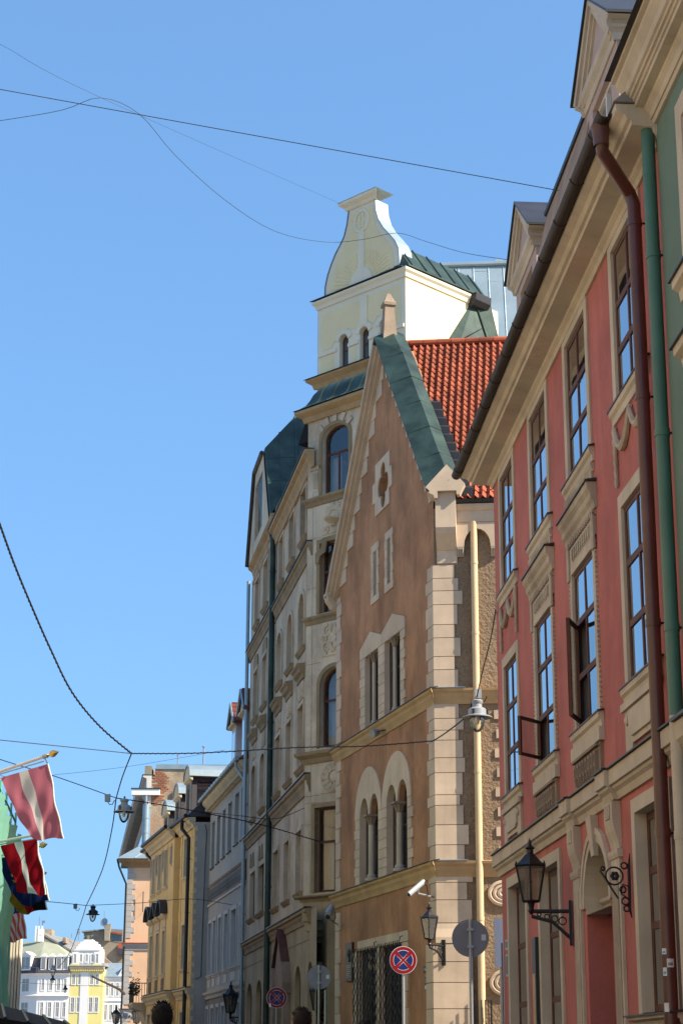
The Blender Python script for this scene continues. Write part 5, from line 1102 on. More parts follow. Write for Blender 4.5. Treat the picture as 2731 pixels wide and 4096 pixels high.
for f, L in ((Y, sd_up + sd_md + sd_g), (YR, ups + mds + gds)):
    for o in L:
        window(f, ye, o, .22, M['win_white'], ((.65, 2), (1., 2)), fw=.06); surround(f, ye, o, .12, M['yellowtrim'], .04)
        sill(f, ye, o.u0 - .2, o.u1 + .2, o.z0 - .002, .12, .14, M['yellowtrim'])
for k, o in enumerate(mds):
    c = (o.u0 + o.u1) / 2
    MB().box(YR, c - .55, c + .55, 7.26, 7.65, .001, .05).ob('window_frieze', M['yellowtrim'], ye); MB().prof(YR, c - .8, c + .8, [(.001, 7.65), (.1, 7.65), (.2, 7.75), (.22, 7.82), (.001, 7.83)]).ob('window_cornice', M['yellowtrim'], ye)
    L = [(c - .8, 7.83), (c, 8.45), (c + .8, 7.83)] if k == 1 else [(c - .8 * math.cos(math.pi * j / 12), 7.83 + .6 * math.sin(math.pi * j / 12)) for j in range(13)]
    MB().prism(YR, L, .001, .12).ob('window_pediment', M['yellowtrim'], ye)
    mb = MB(); L2_ = [(c + (u - c) * 1.12, 7.83 + (z - 7.83) * 1.15 + .01) for u, z in L]
    mb.prism(YR, L2_ + L[::-1], .0, .35).ob('pediment_cover', M['lead'], ye)
    relief(YR, ye, c - .35, c + .35, 4.45, 4.98, M['relief_brown'], 'scroll', .03)
    MB().box(YR, c - .45, c + .45, 4.99, 5.03, .001, .06).ob('apron_moulding', M['yellowtrim'], ye)
for u in (5.0, 5.75, 7.65, 9.8, 11.7):
    relief(YR, ye, u - .18, u + .18, 9.9, 10.9, M['trim_dirty'], 'flutes', .02, 'festoon', .05) if u in (5.0, 7.65, 9.8, 11.7) else None
pr = lambda z, d: [(.001, z - .42), (d * .2, z - .42), (d * .3, z - .3), (d * .6, z - .2), (d * .7, z - .1), (d, z - .05), (d, z), (.001, z + .02)]
for f, a, b in ((Y, 0, ra - .01), (YR, ra - .05, rb + .05), (Y, rb + .01, YW + .3)):
    MB().prof(f, a, b, pr(11.5, .42)).ob('eaves_cornice', M['yellowtrim'], ye); MB().prof(f, a, b, pr(4.35, .25)).ob('string_course', M['yellowtrim'], ye)
    MB().tube([f.P(a - .1, 11.56, .45), f.P(b + .1, 11.56, .45)], .09, 8).ob('gutter', M['iron'], ye, smooth=True)
    MB().box(f, a, b, 4.375, 4.40, .0, .27).ob('course_cover', M['lead'], ye)
for k in range(22):                        # corner quoin strips
    z = .6 + k * .48
    for u in (.05, 3.5): MB().box(Y, u, u + (.45 if k % 2 else .6), z + .02, z + .46, .001, .03).ob('quoin', M['yellow'], ye)
    MB().box(Y, YW - .5, YW, z + .02, z + .46, .001, .03).ob('quoin', M['yellow'], ye)
MB().hexa([Y.P(0, 11.55, .4), Y.P(YW, 11.55, .4), Y.P(YW, 11.55, -7), Y.P(0, 11.55, -7), Y.P(0, 15, -3.2), Y.P(YW, 15, -3.2), Y.P(YW, 15, -3.4), Y.P(0, 15, -3.4)]).ob('roof', M['mansard'], ye)
for uc, zt in ((8.9, 13.3), (5.2, 13.6), (2.0, 13.95)):
    f = .0; hw = .75
    d = MB().box(Y, uc - hw, uc + hw, 11.6, zt - .5, -2.5, f).ob('dormer', M['mansard'], ye)
    L = [(uc - .95 * math.cos(math.pi * j / 12), zt - .5 + .55 * math.sin(math.pi * j / 12)) for j in range(13)]
    MB().prism(Y, L, -2.5, f + .1).ob('dormer_arch', M['yellowtrim'], d)
    L2_ = [(uc + (u - uc) * 1.06, zt - .5 + (z - zt + .5) * 1.1 + .012) for u, z in L]; MB().prism(Y, L2_ + L[::-1], -2.8, f + .16).ob('dormer_roof', M['zinc'], d)
    MB().prof(Y, uc - .95, uc + .95, [(f, zt - .68), (f + .12, zt - .6), (f + .14, zt - .5), (f, zt - .49)]).ob('dormer_cornice', M['yellowtrim'], d)
    for u in (uc - .7, uc + .58): MB().box(Y, u, u + .12, 11.7, zt - .68, f + .001, f + .06).ob('dormer_post', M['yellowtrim'], d)
    MB().box(Y, uc - .5, uc + .5, 11.9, zt - .75, f + .001, f + .02).ob('dormer_shutter', M['win_dark'], d)
    for k in range(12): MB().box(Y, uc - .46, uc + .46, 12.0 + k * .085, 12.05 + k * .085, f + .021, f + .04).ob('shutter_slat', M['win_brown'], d) if 12.05 + k * .085 < zt - .78 else None
    sf = FR(Y.P(uc - hw, 0, 0), -Y.N, -Y.U); MB().box(sf, .25, 1.4, 12.0, zt - .7, .001, .02).ob('dormer_side_pane', M['glass'], d)
pipe(ye, [Y.P(.9, 11.5, .45), Y.P(.9, 11.1, .45), Y.P(.75, 10.7, .16), Y.P(.75, .2, .16)], .085, M['iron'], joints=[Y.P(.75, z, .16) for z in (9.8, 7.5, 5.0)], wallN=Y.N)
pipe(ye, [Y.P(12.5, 11.5, .45), Y.P(12.5, 11.2, .45), Y.P(12.3, 10.8, .12), Y.P(12.3, .2, .12)], .07, M['iron'], joints=[Y.P(12.3, z, .12) for z in (9.8, 7.5, 5.0)], wallN=Y.N)
# grey side wall facing the street bend
SW = FR(Y.o, (Yb - Y.o)); wd = (Yb - Y.o).length
MB().sheet(SW, [[(0, 0), (wd + .4, 0), (wd + .4, 11.3), (0, 11.3)]], .0).face(SW.N).ob('grey_side_wall', M['greywall'], ye, recalc=False)
MB().tube([SW.P(.42, 11.2, .03), SW.P(.50, 10.9, .03), SW.P(.46, 9.5, .03), SW.P(.40, 4.8, .03), SW.P(.15, 4.7, .03)], .018, 5).ob('wall_cable', M['wire'], ye)
for k in range(24): MB().box(SW, 0, .12, .8 + k * .44, 1.0 + k * .44, .001, .03).ob('quoin_end', M['yellowtrim'], ye)
# balcony with flower boxes at the far end
bl = MB(); YE = 12.3
MB().prism(FR(Y.P(YE + .2, 0, 0), Y.N, -Y.U), [(0, 4.1), (.9, 4.1), (.95, 4.0), (.85, 3.85), (.45, 3.7), (.2, 3.1), (0, 2.9)], -1.7, 0).ob('balcony_slab', M['yellowtrim'], ye)
for k in range(14): bl.tube([Y.P(YE + k * .13, 4.1, .88), Y.P(YE + k * .13, 5.0, .88)], .014, 4)
for k in range(7): bl.tube([Y.P(YE, 4.1, .88 - k * .13), Y.P(YE, 5.0, .88 - k * .13)], .014, 4)
bl.tube([Y.P(YE, 5.0, 0), Y.P(YE, 5.0, .88), Y.P(YE + 1.7, 5.0, .88)], .022, 5); bl.ob('balcony_railing', M['iron'], ye)
pl = MB()
for k in range(260):
    c = Y.P(YE + rnd(-.05, 1.5), 4.45 + abs(random.gauss(0, .36)), rnd(.55, 1.0)); a = V((rnd(-1, 1), rnd(-1, 1), rnd(-.4, 1))).normalized() * .1; b = a.cross(V((rnd(-1, 1), rnd(-1, 1), 1))).normalized() * .05
    pl.add([c - b, c + a * .5, c + b, c - a * .5], [(0, 1, 2, 3)])
pp = tag(setorigin(pl.ob('balcony_plants', M['plant'], recalc=False)), 'dark trailing plants filling the iron balcony of the yellow house', 'plants'); pp['kind'] = 'stuff'

# ================================================================ PEACH HOUSE
class UFR(FR):                            # a wall drawn in units of its own
    k = 1.
    def P(s, u, z, d=0): return s.o + (s.U * u + s.N * d + s.Z * z) * s.k + s.Z * CAMZ * (1 - s.k)
KS = 110 / 94.5; K = UFR((-9.6 * KS, 110), (1, 0)); K.k = KS; ph = thing('peach_house', 'peach plastered corner house with grey quoins and a pale metal hip roof', 'house', K.P(3, 0, -4))
MB().box(K, -1.17, 8, 0, 11.05, -12, 0).ob('wall', M['peach'], ph)
z = .3; k = 0
while z < 10.9:
    z1 = z + .27
    if not 6.7 < z < 7.15 and not 3.5 < z < 3.95: MB().box(K, -1.2, -.76 if k % 2 else -.92, z, z1 - .012, -.5, .03).ob('quoin', M['peachgrey'], ph)
    z = z1; k += 1
MB().prof(K, -1.2, 4, [(.001, 6.72), (.05, 6.72), (.06, 6.86), (.14, 6.94), (.16, 7.05), (.001, 7.06)], -1, 0).ob('string_course', M['peachgrey'], ph); MB().box(K, -1.4, 4, 7.062, 7.09, -.1, .2).ob('course_cover', M['tile'], ph)
MB().prof(K, -1.2, 4, [(.001, 3.5), (.08, 3.5), (.1, 3.7), (.16, 3.78), (.17, 3.84), (.001, 3.85)], -1, 0).ob('string_course', M['peachgrey'], ph); MB().box(K, -1.4, 4, 3.852, 3.88, -.1, .2).ob('course_cover', M['lead'], ph)
MB().prof(K, -1.17, 4, [(.001, 10.83), (.05, 10.83), (.1, 10.95), (.4, 11.1), (.5, 11.2), (.001, 11.22)], -1, 0).ob('eaves', M['beigedark'], ph)
LFc = UFR(K.P(-1.17, 0, 0).xy, (0, 1), (-1, 0)); LFc.k = KS; MB().prof(LFc, 0, 14, [(.001, 10.83), (.05, 10.83), (.1, 10.95), (.4, 11.1), (.5, 11.2), (.001, 11.22)], -1, 0).ob('eaves', M['beigedark'], ph)
MB().hexa([K.P(-1.72, 11.24, .5), K.P(6, 11.24, .5), K.P(6, 11.24, -14), K.P(-1.72, 11.24, -14), K.P(2.4, 14.4, -4.5), K.P(3, 14.4, -4.5), K.P(3, 14.4, -10), K.P(2.4, 14.4, -10)]).ob('roof', M['zinc'], ph)
for a in (-.8, -.1, .6): MB().tube([K.P(a, 11.27, .49), K.P(a + (2.5 - a) * .9, 14.1, -4.0)], .03, 4).ob('roof_seam', M['zinc'], ph)
pipe(ph, [K.P(-1.7, 11.2, .4), K.P(-1.6, 10.8, .3), K.P(-1.25, 10.0, .05), K.P(-1.25, .1, .05)], .06, M['iron'])
for z in (9.6, 8.6): MB().tube([K.P(-.35, z, .02), K.P(-.35, z + .0, .25)], .01, 4).ob('hook', M['iron'], ph)
MB().tube([K.P(-.35, 8.6, .2), K.P(-.35, 9.6, .2)], .025, 4).ob('sign_holder', M['iron'], ph)

# ================================================================ OLD BRICK HOUSE BEHIND
BS = 135 / 115; Bk = UFR((-9 * BS, 135), (1, 0)); Bk.k = BS; bh = thing('old_brick_house', 'tall old house with a bare crumbling brick side wall and a classical eaves cornice', 'house', Bk.P(2, 0, -5))
MB().prism(Bk, [(-2.85, 0), (9, 0), (9, 19.0), (-2.65, 19.05), (-2.65, 18.7), (-2.85, 18.5)], -42, 0).ob('wall', M['oldbrick'], bh)
br = MB(); cnt = 0                          # the bare patches: single bricks standing proud
M['redbrick'] = paint('bare_red_brick', (.40, .16, .09), var=.3, scale=.9, fine=.2, fscale=12, bump=.3, grime=(.42, .33, .24), grime_amt=.7)
for r in range(20):
    for c in range(26):
        u = -2.8 + c * .27 + (r % 2) * .13; z = 16.6 + r * .115
        keep = math.sin(u * 1.9 + 1) + math.sin(z * 2.3 + u * .8) + (.9 if z > 18.2 else 0) + (.9 if u < -2.2 else 0)
        if keep > .55 and random.random() < .85 and u < 1.2 and cnt < 300: MB().box(Bk, u, u + .245, z, z + .09, .001, rnd(.015, .04)).ob('brick', M['redbrick'], bh); cnt += 1
MB().box(Bk, -3.3, -2.86, 18.5, 19.2, -3, .05).ob('chimney_breast', M['render'], bh); MB().box(Bk, -2.6, 9, 19.0, 19.3, -1, .08).ob('parapet_cover', M['zinc'], bh)
Bl = UFR(Bk.P(-2.85, 0, 0).xy, bear(275), (-1, -.1)); Bl.k = BS
CPr = [(.001, 16.6), (.15, 16.7), (.2, 17.0), (.5, 17.1), (.55, 17.35), (.95, 17.4), (1.0, 17.75), (.001, 17.8)]
MB().prof(Bl, -.05, 42, CPr).ob('main_cornice', M['greytrim'], bh)
for k in range(60): MB().box(Bl, .3 + k * .7, .6 + k * .7, 16.95, 17.2, .2, .75).ob('modillion', M['greydark'], bh)
MB().prof(Bl, -.05, 42, [(.001, 17.8), (.3, 17.8), (.32, 18.4), (.55, 18.5), (.56, 18.58), (.001, 18.6)]).ob('attic_cornice', M['greytrim'], bh)
MB().box(Bl, -.06, 42, 18.6, 18.66, -.2, .6).ob('attic_cover', M['copper'], bh); MB().box(Bk, -4.05, -2.3, 17.35, 17.72, -.3, .25).ob('cornice_return', M['white'], bh)
MB().box(Bk, -4.1, -2.25, 17.722, 17.78, -.35, .3).ob('return_cover', M['copper'], bh)
for k in range(14):
    u = 2.0 + k * 2.9; MB().box(Bl, u, u + 1.2, 12.3, 14.6, .0, .03).ob('window', M['glass'], bh); MB().box(Bl, u - .2, u + 1.4, 14.6, 14.8, .0, .2).ob('window_hood', M['greytrim'], bh); MB().box(Bl, u, u + 1.2, 8.3, 10.6, .0, .03).ob('window', M['glass'], bh)
pipe(bh, [Bk.P(-3.15, 17.3, .2), Bk.P(-3.15, 16.8, .2)], .12, M['steel']); pipe(bh, [Bk.P(-3.1, 16.75, .22), Bk.P(-3.1, 11, .22)], .26, M['zinc'], name='flue_pipe', joints=[Bk.P(-3.1, z, .22) for z in (15.9, 15.0, 13.5)])
for u, h, r_ in ((-1.28, .95, .05), (.35, 1.6, .07)): MB().lathe(Bk.P(u, 19.1, -.4), [(r_, 0), (r_, h), (r_ * 1.8, h), (r_ * 1.8, h + .08), (0, h + .1)], 8).ob('vent_pipe', M['steel'], bh, smooth=True)
pipe(bh, [Bk.P(-1.45, 16.0, .1), Bk.P(-1.45, 17.6, .1)], .07, M['steel'], name='flue_stub')

# ================================================================ FAR SQUARE
Z = FR(bear(280) * 280, (1, 0)); N_ = lambda *a: Z.q(*a)
def far_win(fr, par, u0, u1, z0, z1, rec=.15, trim='white', ah=0, fm=None):
    o = Op(u0, u1, z0, z1, ah, 8)
    m_ = MB().prism(fr, o.loop(-.15), .001, .06, [o.loop()]).ob('window_surround', M[trim], par)
    mb = MB().box(fr, (u0 + u1) / 2 - .04, (u0 + u1) / 2 + .04, z0, z1, .012, .03).box(fr, u0, u1, z0 + (z1 - z0) * .62, z0 + (z1 - z0) * .66, .012, .03)
    wn = MB().prism(fr, o.loop(), .001, .01).face(fr.N).ob('window', M['glassfar'], par); mb.ob('window_bar', M['win_white'], wn)
M['glassfar'] = glass_dark('far_window_glass', (.20, .18, .15), ior=1.5)
mh = thing('mansard_house', 'white corner house with a dark mansard storey of white dormers and olive roof', 'house', Z.P(-5, 0, -5))
ZL = FR(Z.P(-5.25, 0, 0), (-.85, .53)); ZR = FR(Z.P(-5.25, 0, 0), (4.75, -.35))
for f, L in ((ZL, 12), (ZR, 4.8)):
    MB().box(f, 0, L, 0, 13.7, -1.2, 0).ob('wall', M['white'], mh)
    MB().prof(f, -.1, L, [(.001, 10.3), (.15, 10.35), (.2, 10.55), (.3, 10.6), (.001, 10.75)]).ob('string_course', M['white'], mh); MB().prof(f, -.1, L, [(.001, 13.4), (.2, 13.5), (.4, 13.75), (.001, 13.8)]).ob('eaves_cornice', M['white'], mh)
    MB().hexa([f.P(-.3, 13.8, .4), f.P(L, 13.8, .4), f.P(L, 13.8, -4), f.P(-.3, 13.8, -4), f.P(-.05, 16.0, -.35), f.P(L, 16.0, -.35), f.P(L, 16.0, -4), f.P(-.05, 16.0, -4)]).ob('mansard_roof', M['mansard'], mh)
us = [(.65, 1.0), (1.8, 2.2), (2.95, 3.35), (3.95, 4.3)]
for a, b in us:
    far_win(ZR, mh, a, b, 11.35, 12.95); far_win(ZR, mh, a - .05, b, 7.6, 9.6)
    for (f, u0, u1) in ((ZR, a - .1, b + .12),):
        d = MB().box(f, u0 - .12, u1 + .12, 14.2, 16.1, -1, .3).ob('dormer', M['white'], mh); MB().prism(f, [(u0 - .25, 16.1), (u1 + .25, 16.1), ((u0 + u1) / 2, 16.55)], -1, .4).ob('dormer_gable', M['white'], d); MB().box(f, u0, u1, 14.4, 15.9, .301, .32).ob('dormer_pane', M['glassfar'], d)
for a, b in ((1.6, 2.9), (4.6, 6.0), (7.5, 8.9)):
    far_win(ZL, mh, a, b, 11.2, 13.0); far_win(ZL, mh, a, b, 7.4, 9.6)
    d = MB().box(ZL, a - .35, b + .35, 14.2, 16.3, -1, .3).ob('dormer', M['white'], mh); MB().prism(ZL, [(a - .5, 16.3), (b + .5, 16.3), ((a + b) / 2, 16.9)], -1, .4).ob('dormer_gable', M['white'], d); MB().box(ZL, a - .1, b + .1, 14.4, 16.1, .301, .32).ob('dormer_pane', M['glassfar'], d); MB().box(ZL, (a + b) / 2 - .06, (a + b) / 2 + .06, 14.4, 16.1, .321, .36).ob('dormer_bar', M['win_white'], d)
MB().hexa([ZL.P(12, 16.0, -.3), ZL.P(0, 16.0, -.3), ZR.P(4.8, 16.0, -.3), ZR.P(4.8, 16.0, -8), ZL.P(12, 18.6, -4), ZL.P(2.5, 18.6, -4), ZR.P(1.5, 18.2, -4), ZR.P(1.5, 18.2, -6)]).ob('roof', M['olive'], mh)
MB().box(Z, -6.6, -5.9, 17.5, 20.6, -8, -7).ob('chimney', M['white'], mh)
am = thing('antenna_mast', 'white antenna panels clustered on a rooftop chimney', 'antenna', Z.P(-6.3, 18.6, -5))
for u in (-6.75, -6.35, -5.85): MB().box(Z, u, u + .22, 18.6, 20.9, -5, -4.8).ob('antenna_panel', M['signwhite'], am)
MB().tube([Z.P(-6.2, 18.0, -5), Z.P(-6.2, 22.2, -5)], .05, 6).tube([Z.P(-6.8, 19.5, -5), Z.P(-5.8, 19.5, -5)], .04, 6).ob('mast', M['steel'], am)
# yellow and white baroque house
yb = thing('baroque_house', 'lemon and white house with a stepped white attic of arched windows', 'house', Z.P(2, 0, -3))
BA = FR(Z.P(-.42, 0, .3), (4.95, -.4)); BL_ = 4.95
MB().box(BA, 0, BL_, 0, 14.3, -8, 0).ob('wall', M['lemon'], yb); MB().box(BA, 1.55, 2.75, 0, 14.0, .001, .08).ob('centre_strip', M['white'], yb)
MB().prof(BA, -.1, BL_ + .1, [(.001, 14.0), (.2, 14.1), (.5, 14.5), (.55, 14.7), (.001, 14.75)]).ob('eaves_cornice', M['yellowtrim'], yb)
for k in range(18): MB().box(BA, .1 + k * .27, .22 + k * .27, 14.05, 14.35, .2, .4).ob('modillion', M['lemon'], yb)
MB().hexa([BA.P(-.2, 14.76, .6), BA.P(5.15, 14.76, .6), BA.P(5.15, 14.76, -4), BA.P(-.2, 14.76, -4), BA.P(.2, 15.5, -.3), BA.P(4.8, 15.3, -.3), BA.P(4.8, 15.3, -4), BA.P(.2, 15.5, -4)]).ob('roof_skirt', M['slate'], yb)
for u in (.32, 1.22, 2.12, 3.0, 3.85):
    far_win(BA, yb, u, u + .38, 12.2, 13.6); far_win(BA, yb, u - .05, u + .4, 8.3, 10.3)
MB().box(BA, .55, 4.3, 14.8, 17.0, -3, .15).ob('attic_wall', M['white'], yb)
for u in (.62, 3.9): MB().box(BA, u - .5, u + .55, 14.9, 16.8, -2, .25).ob('attic_wing', M['white'], yb); MB().box(BA, u - .6, u + .65, 14.8, 15.1, -2, .35).ob('wing_ledge', M['lemon'], yb); far_win(BA, yb, u - .17, u + .2, 15.2, 16.5, ah=.19) if False else None
AT = FR(BA.P(0, 0, .152), BA.U, BA.N)
for u in (1.35, 2.2, 3.05): far_win(AT, yb, u, u + .3, 15.4, 16.45, ah=.15)
AT2 = FR(BA.P(0, 0, .252), BA.U, BA.N)
for u in (.45, 3.75): far_win(AT2, yb, u, u + .34, 15.2, 16.5, ah=.17)
for k, (a, b, z0, z1) in enumerate(((.5, 4.35, 17.0, 17.25), (.75, 4.15, 17.25, 17.6), (1.0, 3.85, 17.6, 17.95), (1.3, 3.5, 17.95, 18.3), (1.75, 3.0, 18.3, 18.6))): MB().box(BA, a, b, z0, z1, -2.6 + .2 * k, .3 - .08 * k).ob('attic_step', M['white'], yb)
# white gabled house at the right
wg = thing('white_gable_house', 'white house with a small round attic window beside the lemon house', 'house', Z.P(7, 0, -3))
GAf = FR(Z.P(4.55, 0, .2), (4, -.1)); MB().box(GAf, 0, 6, 0, 13.0, -8, 0).ob('wall', M['white'], wg)
for u in (.3, 1.05, 1.85, 2.6, 3.4): far_win(GAf, wg, u, u + .32, 10.6, 12.4); far_win(GAf, wg, u - .1, u + .25, 7.2, 9.3)
MB().prof(GAf, 0, 6, [(.001, 12.9), (.2, 13.0), (.3, 13.2), (.001, 13.25)]).ob('eaves_cornice', M['white'], wg); MB().prof(GAf, 0, 6, [(.001, 9.75), (.12, 9.8), (.15, 9.9), (.001, 9.95)]).ob('string_course', M['white'], wg)
MB().hexa([GAf.P(-.1, 13.25, .35), GAf.P(6, 13.25, .35), GAf.P(6, 13.25, -7), GAf.P(-.1, 13.25, -7), GAf.P(-.1, 15.4, -3), GAf.P(6, 15.4, -3), GAf.P(6, 15.4, -3.2), GAf.P(-.1, 15.4, -3.2)]).ob('roof', M['zinc'], wg)
MB().prism(GAf, [(1.9, 13.2), (4.4, 13.2), (3.1, 15.3)], -2, .1).ob('attic_gable', M['white'], wg); MB().lathe(GAf.P(2.85, 13.95, .1), [(.0, .012), (.22, .012), (.24, .03), (.3, .03), (.3, 0)], 12, GAf.N).ob('round_window', M['glassfar'], wg)
# fire walls behind
fw = thing('firewall_house', 'house with a blank grey brown fire wall and a ribbon of roof windows', 'house', Z.P(6, 0, -25))
F2 = FR(Z.P(0, 0, -22), (1, 0)); fq = lambda x, y: F2.q(x / 3.136, 3650 + y / 3.136)
MB().prism(F2, [(fq(1055, 900)[0], 0), (fq(1560, 900)[0] + 3, 0), (fq(1560, 400)[0] + 3, fq(1500, 360)[1]), fq(1380, 350), fq(1380, 215), fq(1055, 255)], -8, 0).ob('wall', M['render'], fw)
MB().prism(F2, [fq(1030, 250), fq(1400, 215), fq(1400, 200), fq(1030, 232)], -8, .3).ob('roof_edge', M['slate'], fw)
MB().prism(F2, [fq(1385, 360), fq(1540, 385), fq(1545, 215), fq(1400, 205)], -6, .05).ob('penthouse', M['slate'], fw)
for k in range(5): a = 1400 + k * 27; MB().prism(F2, [fq(a, 352), fq(a + 23, 356), fq(a + 23, 280), fq(a, 270)], .051, .1).ob('roof_window', M['glass'], fw)
MB().prism(F2, [fq(1400, 262), fq(1540, 282), fq(1540, 262), fq(1400, 240)], .051, .4).ob('window_hood', M['tile'], fw)
MB().prism(F2, [fq(1325, 360), fq(1380, 360), fq(1405, 150), fq(1325, 150)], .0, 1.2).ob('chimney', M['render'], fw)
MB().prism(F2, [fq(1490, 520), fq(1580, 540), fq(1580, 360), fq(1490, 400)], .051, .8).ob('red_dormer', M['tile'], fw); MB().prism(F2, [fq(1500, 515), fq(1570, 530), fq(1570, 460), fq(1500, 450)], .81, .85).ob('dormer_pane', M['glass'], fw)
MB().prism(F2, [fq(1200, 440), fq(1250, 500), fq(1470, 680), fq(1300, 700), fq(1190, 600)], .2, 2.5).ob('rusty_roof', M['rust'], fw)
sdh = thing('satellite_dish', 'round grey satellite dish on a roof chimney above the fire wall', 'satellite dish', F2.P(*fq(1330, 180), 1)); c = F2.P(*fq(1330, 135), 1.3)
MB().lathe(c, [(.0, 0), (.35, .06), (.65, .2), (.68, .23), (.63, .21), (.35, .1), (0, .04)], 16, V((-.5, -1, .3))).ob('dish', M['steel'], sdh, smooth=True); MB().tube([F2.P(*fq(1325, 200), 1.2), c], .08, 6).tube([F2.P(*fq(1322, 150), 1), F2.P(*fq(1322, -20), 1)], .05, 5).ob('mast', M['steel'], sdh)
fh = thing('slate_roof_house', 'brown gabled house with a long grey roof and tiny dormer behind the olive roof', 'house', Z.P(-4, 0, -18)); F3 = FR(Z.P(0, 0, -14), (1, 0)); gq = lambda x, y: F3.q(x / 3.136, 3650 + y / 3.136)
MB().prism(F3, [gq(430, 420), gq(880, 560), gq(880, 480), gq(505, 240), gq(440, 330)], -10, 0).ob('gable_wall', M['render'], fh); MB().prism(F3, [gq(440, 200), gq(640, 205), gq(640, 330), gq(440, 340)], -4, -1).ob('chimney_stack', M['oldbrick'], fh)
q = [gq(505, 238), gq(900, 470), gq(985, 350), gq(640, 265)]; MB().add([F3.P(*q[0], .1), F3.P(*q[1], .1), F3.P(*q[2], -7), F3.P(*q[3], -7)] + [F3.P(q[0][0], q[0][1] - .3, .1), F3.P(q[1][0], q[1][1] - .3, .1), F3.P(q[2][0], q[2][1] - .3, -7), F3.P(q[3][0], q[3][1] - .3, -7)], [(0, 1, 2, 3), (4, 5, 6, 7), (0, 1, 5, 4), (1, 2, 6, 5), (2, 3, 7, 6), (3, 0, 4, 7)]).ob('roof', M['slate'], fh)
MB().prism(F3, [gq(795, 385), gq(835, 385), gq(835, 320), gq(815, 305), gq(795, 320)], -6, 0.4).ob('roof_dormer', M['rust'], fh); MB().prism(F3, [gq(805, 370), gq(828, 370), gq(828, 332), gq(805, 332)], .41, .45).ob('dormer_pane', M['glassfar'], fh)
for x, y0, y1 in ((503, 200, 85), (870, 300, 250), (955, 330, 190)):
    t = thing('roof_aerial', {503: 'slim roof aerial with a small box on top', 870: 'short plain roof aerial on the grey slate roof', 955: 'roof aerial with several crossbars'}[x], 'aerial', F3.P(*gq(x, y0), -3))
    MB().tube([F3.P(*gq(x, y0), -3), F3.P(*gq(x, y1), -3)], .07, 5).ob('mast', M['steel'], t)
    if x == 955:
        for k in range(4): MB().tube([F3.P(*gq(x - 22, y1 + 8 + k * 18), -3), F3.P(*gq(x + 22, y1 + 5 + k * 18), -3)], .05, 4).ob('crossbar', M['steel'], t)
    if x == 503: MB().box(F3, gq(x, y1)[0] - .1, gq(x, y1)[0] + .4, gq(x, y1)[1] - .3, gq(x, y1)[1], -3.2, -2.8).ob('box', M['steel'], t)

# ================================================================ LEFT SIDE OF THE STREET (mostly outside the frame)
LA = FR((-5.7, -14), (0, 1), (1, 0)); LB = FR((-5.7, 20), (-.205, .979), (.979, .205))
M['leftwall'] = paint('cream_left_plaster', (.50, .41, .29), var=.1, scale=.8, streak=.1, fine=.06)
lh = thing('cream_street_house', 'cream plastered street house opposite the pink townhouse', 'house', LA.P(10, 0, -4))
ops = [Op(2 + k * 3.2, 3.2 + k * 3.2, z, z + 1.9) for k in range(10) for z in (1.2, 5.0, 8.6)]
wall(LA, lh, [(0, 0), (34, 0), (34, 12), (0, 12)], ops, M['leftwall'], .2, 9)
for o in ops: window(LA, lh, o, .12, M['win_white'], ((.65, 2), (1., 2))); surround(LA, lh, o, .15, M['white'], .04)
MB().prof(LA, 0, 34, [(.001, 11.6), (.1, 11.6), (.35, 11.9), (.4, 12.1), (.001, 12.15)]).ob('eaves_cornice', M['white'], lh); MB().hexa([LA.P(0, 12.1, .4), LA.P(34, 12.1, .4), LA.P(34, 12.1, -9), LA.P(0, 12.1, -9), LA.P(0, 15, -4), LA.P(34, 15, -4), LA.P(34, 15, -5), LA.P(0, 15, -5)]).ob('roof', M['slate'], lh)
lf = thing('flag_street_house', 'pale street house that carries the row of flagpoles', 'house', LB.P(14, 0, -4))
ops = [Op(1.5 + k * 3.2, 2.7 + k * 3.2, z, z + 1.9) for k in range(8) for z in (1.2, 5.0, 8.8)]
wall(LB, lf, [(0, 0), (28.5, 0), (28.5, 13), (0, 13)], ops, M['leftwall'], .2, 8)
for o in ops: window(LB, lf, o, .12, M['win_white'], ((.65, 2), (1., 2))); surround(LB, lf, o, .15, M['white'], .04)
MB().prof(LB, 0, 28.5, [(.001, 12.6), (.1, 12.6), (.3, 12.9), (.35, 13.1), (.001, 13.15)]).ob('eaves_cornice', M['white'], lf); MB().hexa([LB.P(0, 13.12, .35), LB.P(28.5, 13.12, .35), LB.P(28.5, 13.12, -8), LB.P(0, 13.12, -8), LB.P(0, 15.2, -4), LB.P(28.5, 15.2, -4), LB.P(28.5, 15.2, -4.2), LB.P(0, 15.2, -4.2)]).ob('roof', M['slate'], lf)
LC = FR((-11.2, 51.5), (-.205, .979), (.979, .205)); lc = thing('unseen_street_house', 'plain cream street house added unseen behind the scaffold', 'house', LC.P(20, 0, -4))  # out-of-view house, added to block low sky and darken the walls opposite
ops = [Op(1.5 + k * 3.4, 2.7 + k * 3.4, z, z + 1.9) for k in range(12) for z in (1.2, 5.0, 8.2)]
wall(LC, lc, [(0, 0), (44, 0), (44, 10.8), (0, 10.8)], ops, M['leftwall'], .2, 8)
for o in ops: window(LC, lc, o, .12, M['win_white'], ((.65, 2), (1., 2)))
MB().hexa([LC.P(0, 10.8, .35), LC.P(44, 10.8, .35), LC.P(44, 10.8, -8), LC.P(0, 10.8, -8), LC.P(0, 12.8, -4), LC.P(44, 12.8, -4), LC.P(44, 12.8, -4.2), LC.P(0, 12.8, -4.2)]).ob('roof', M['slate'], lc)
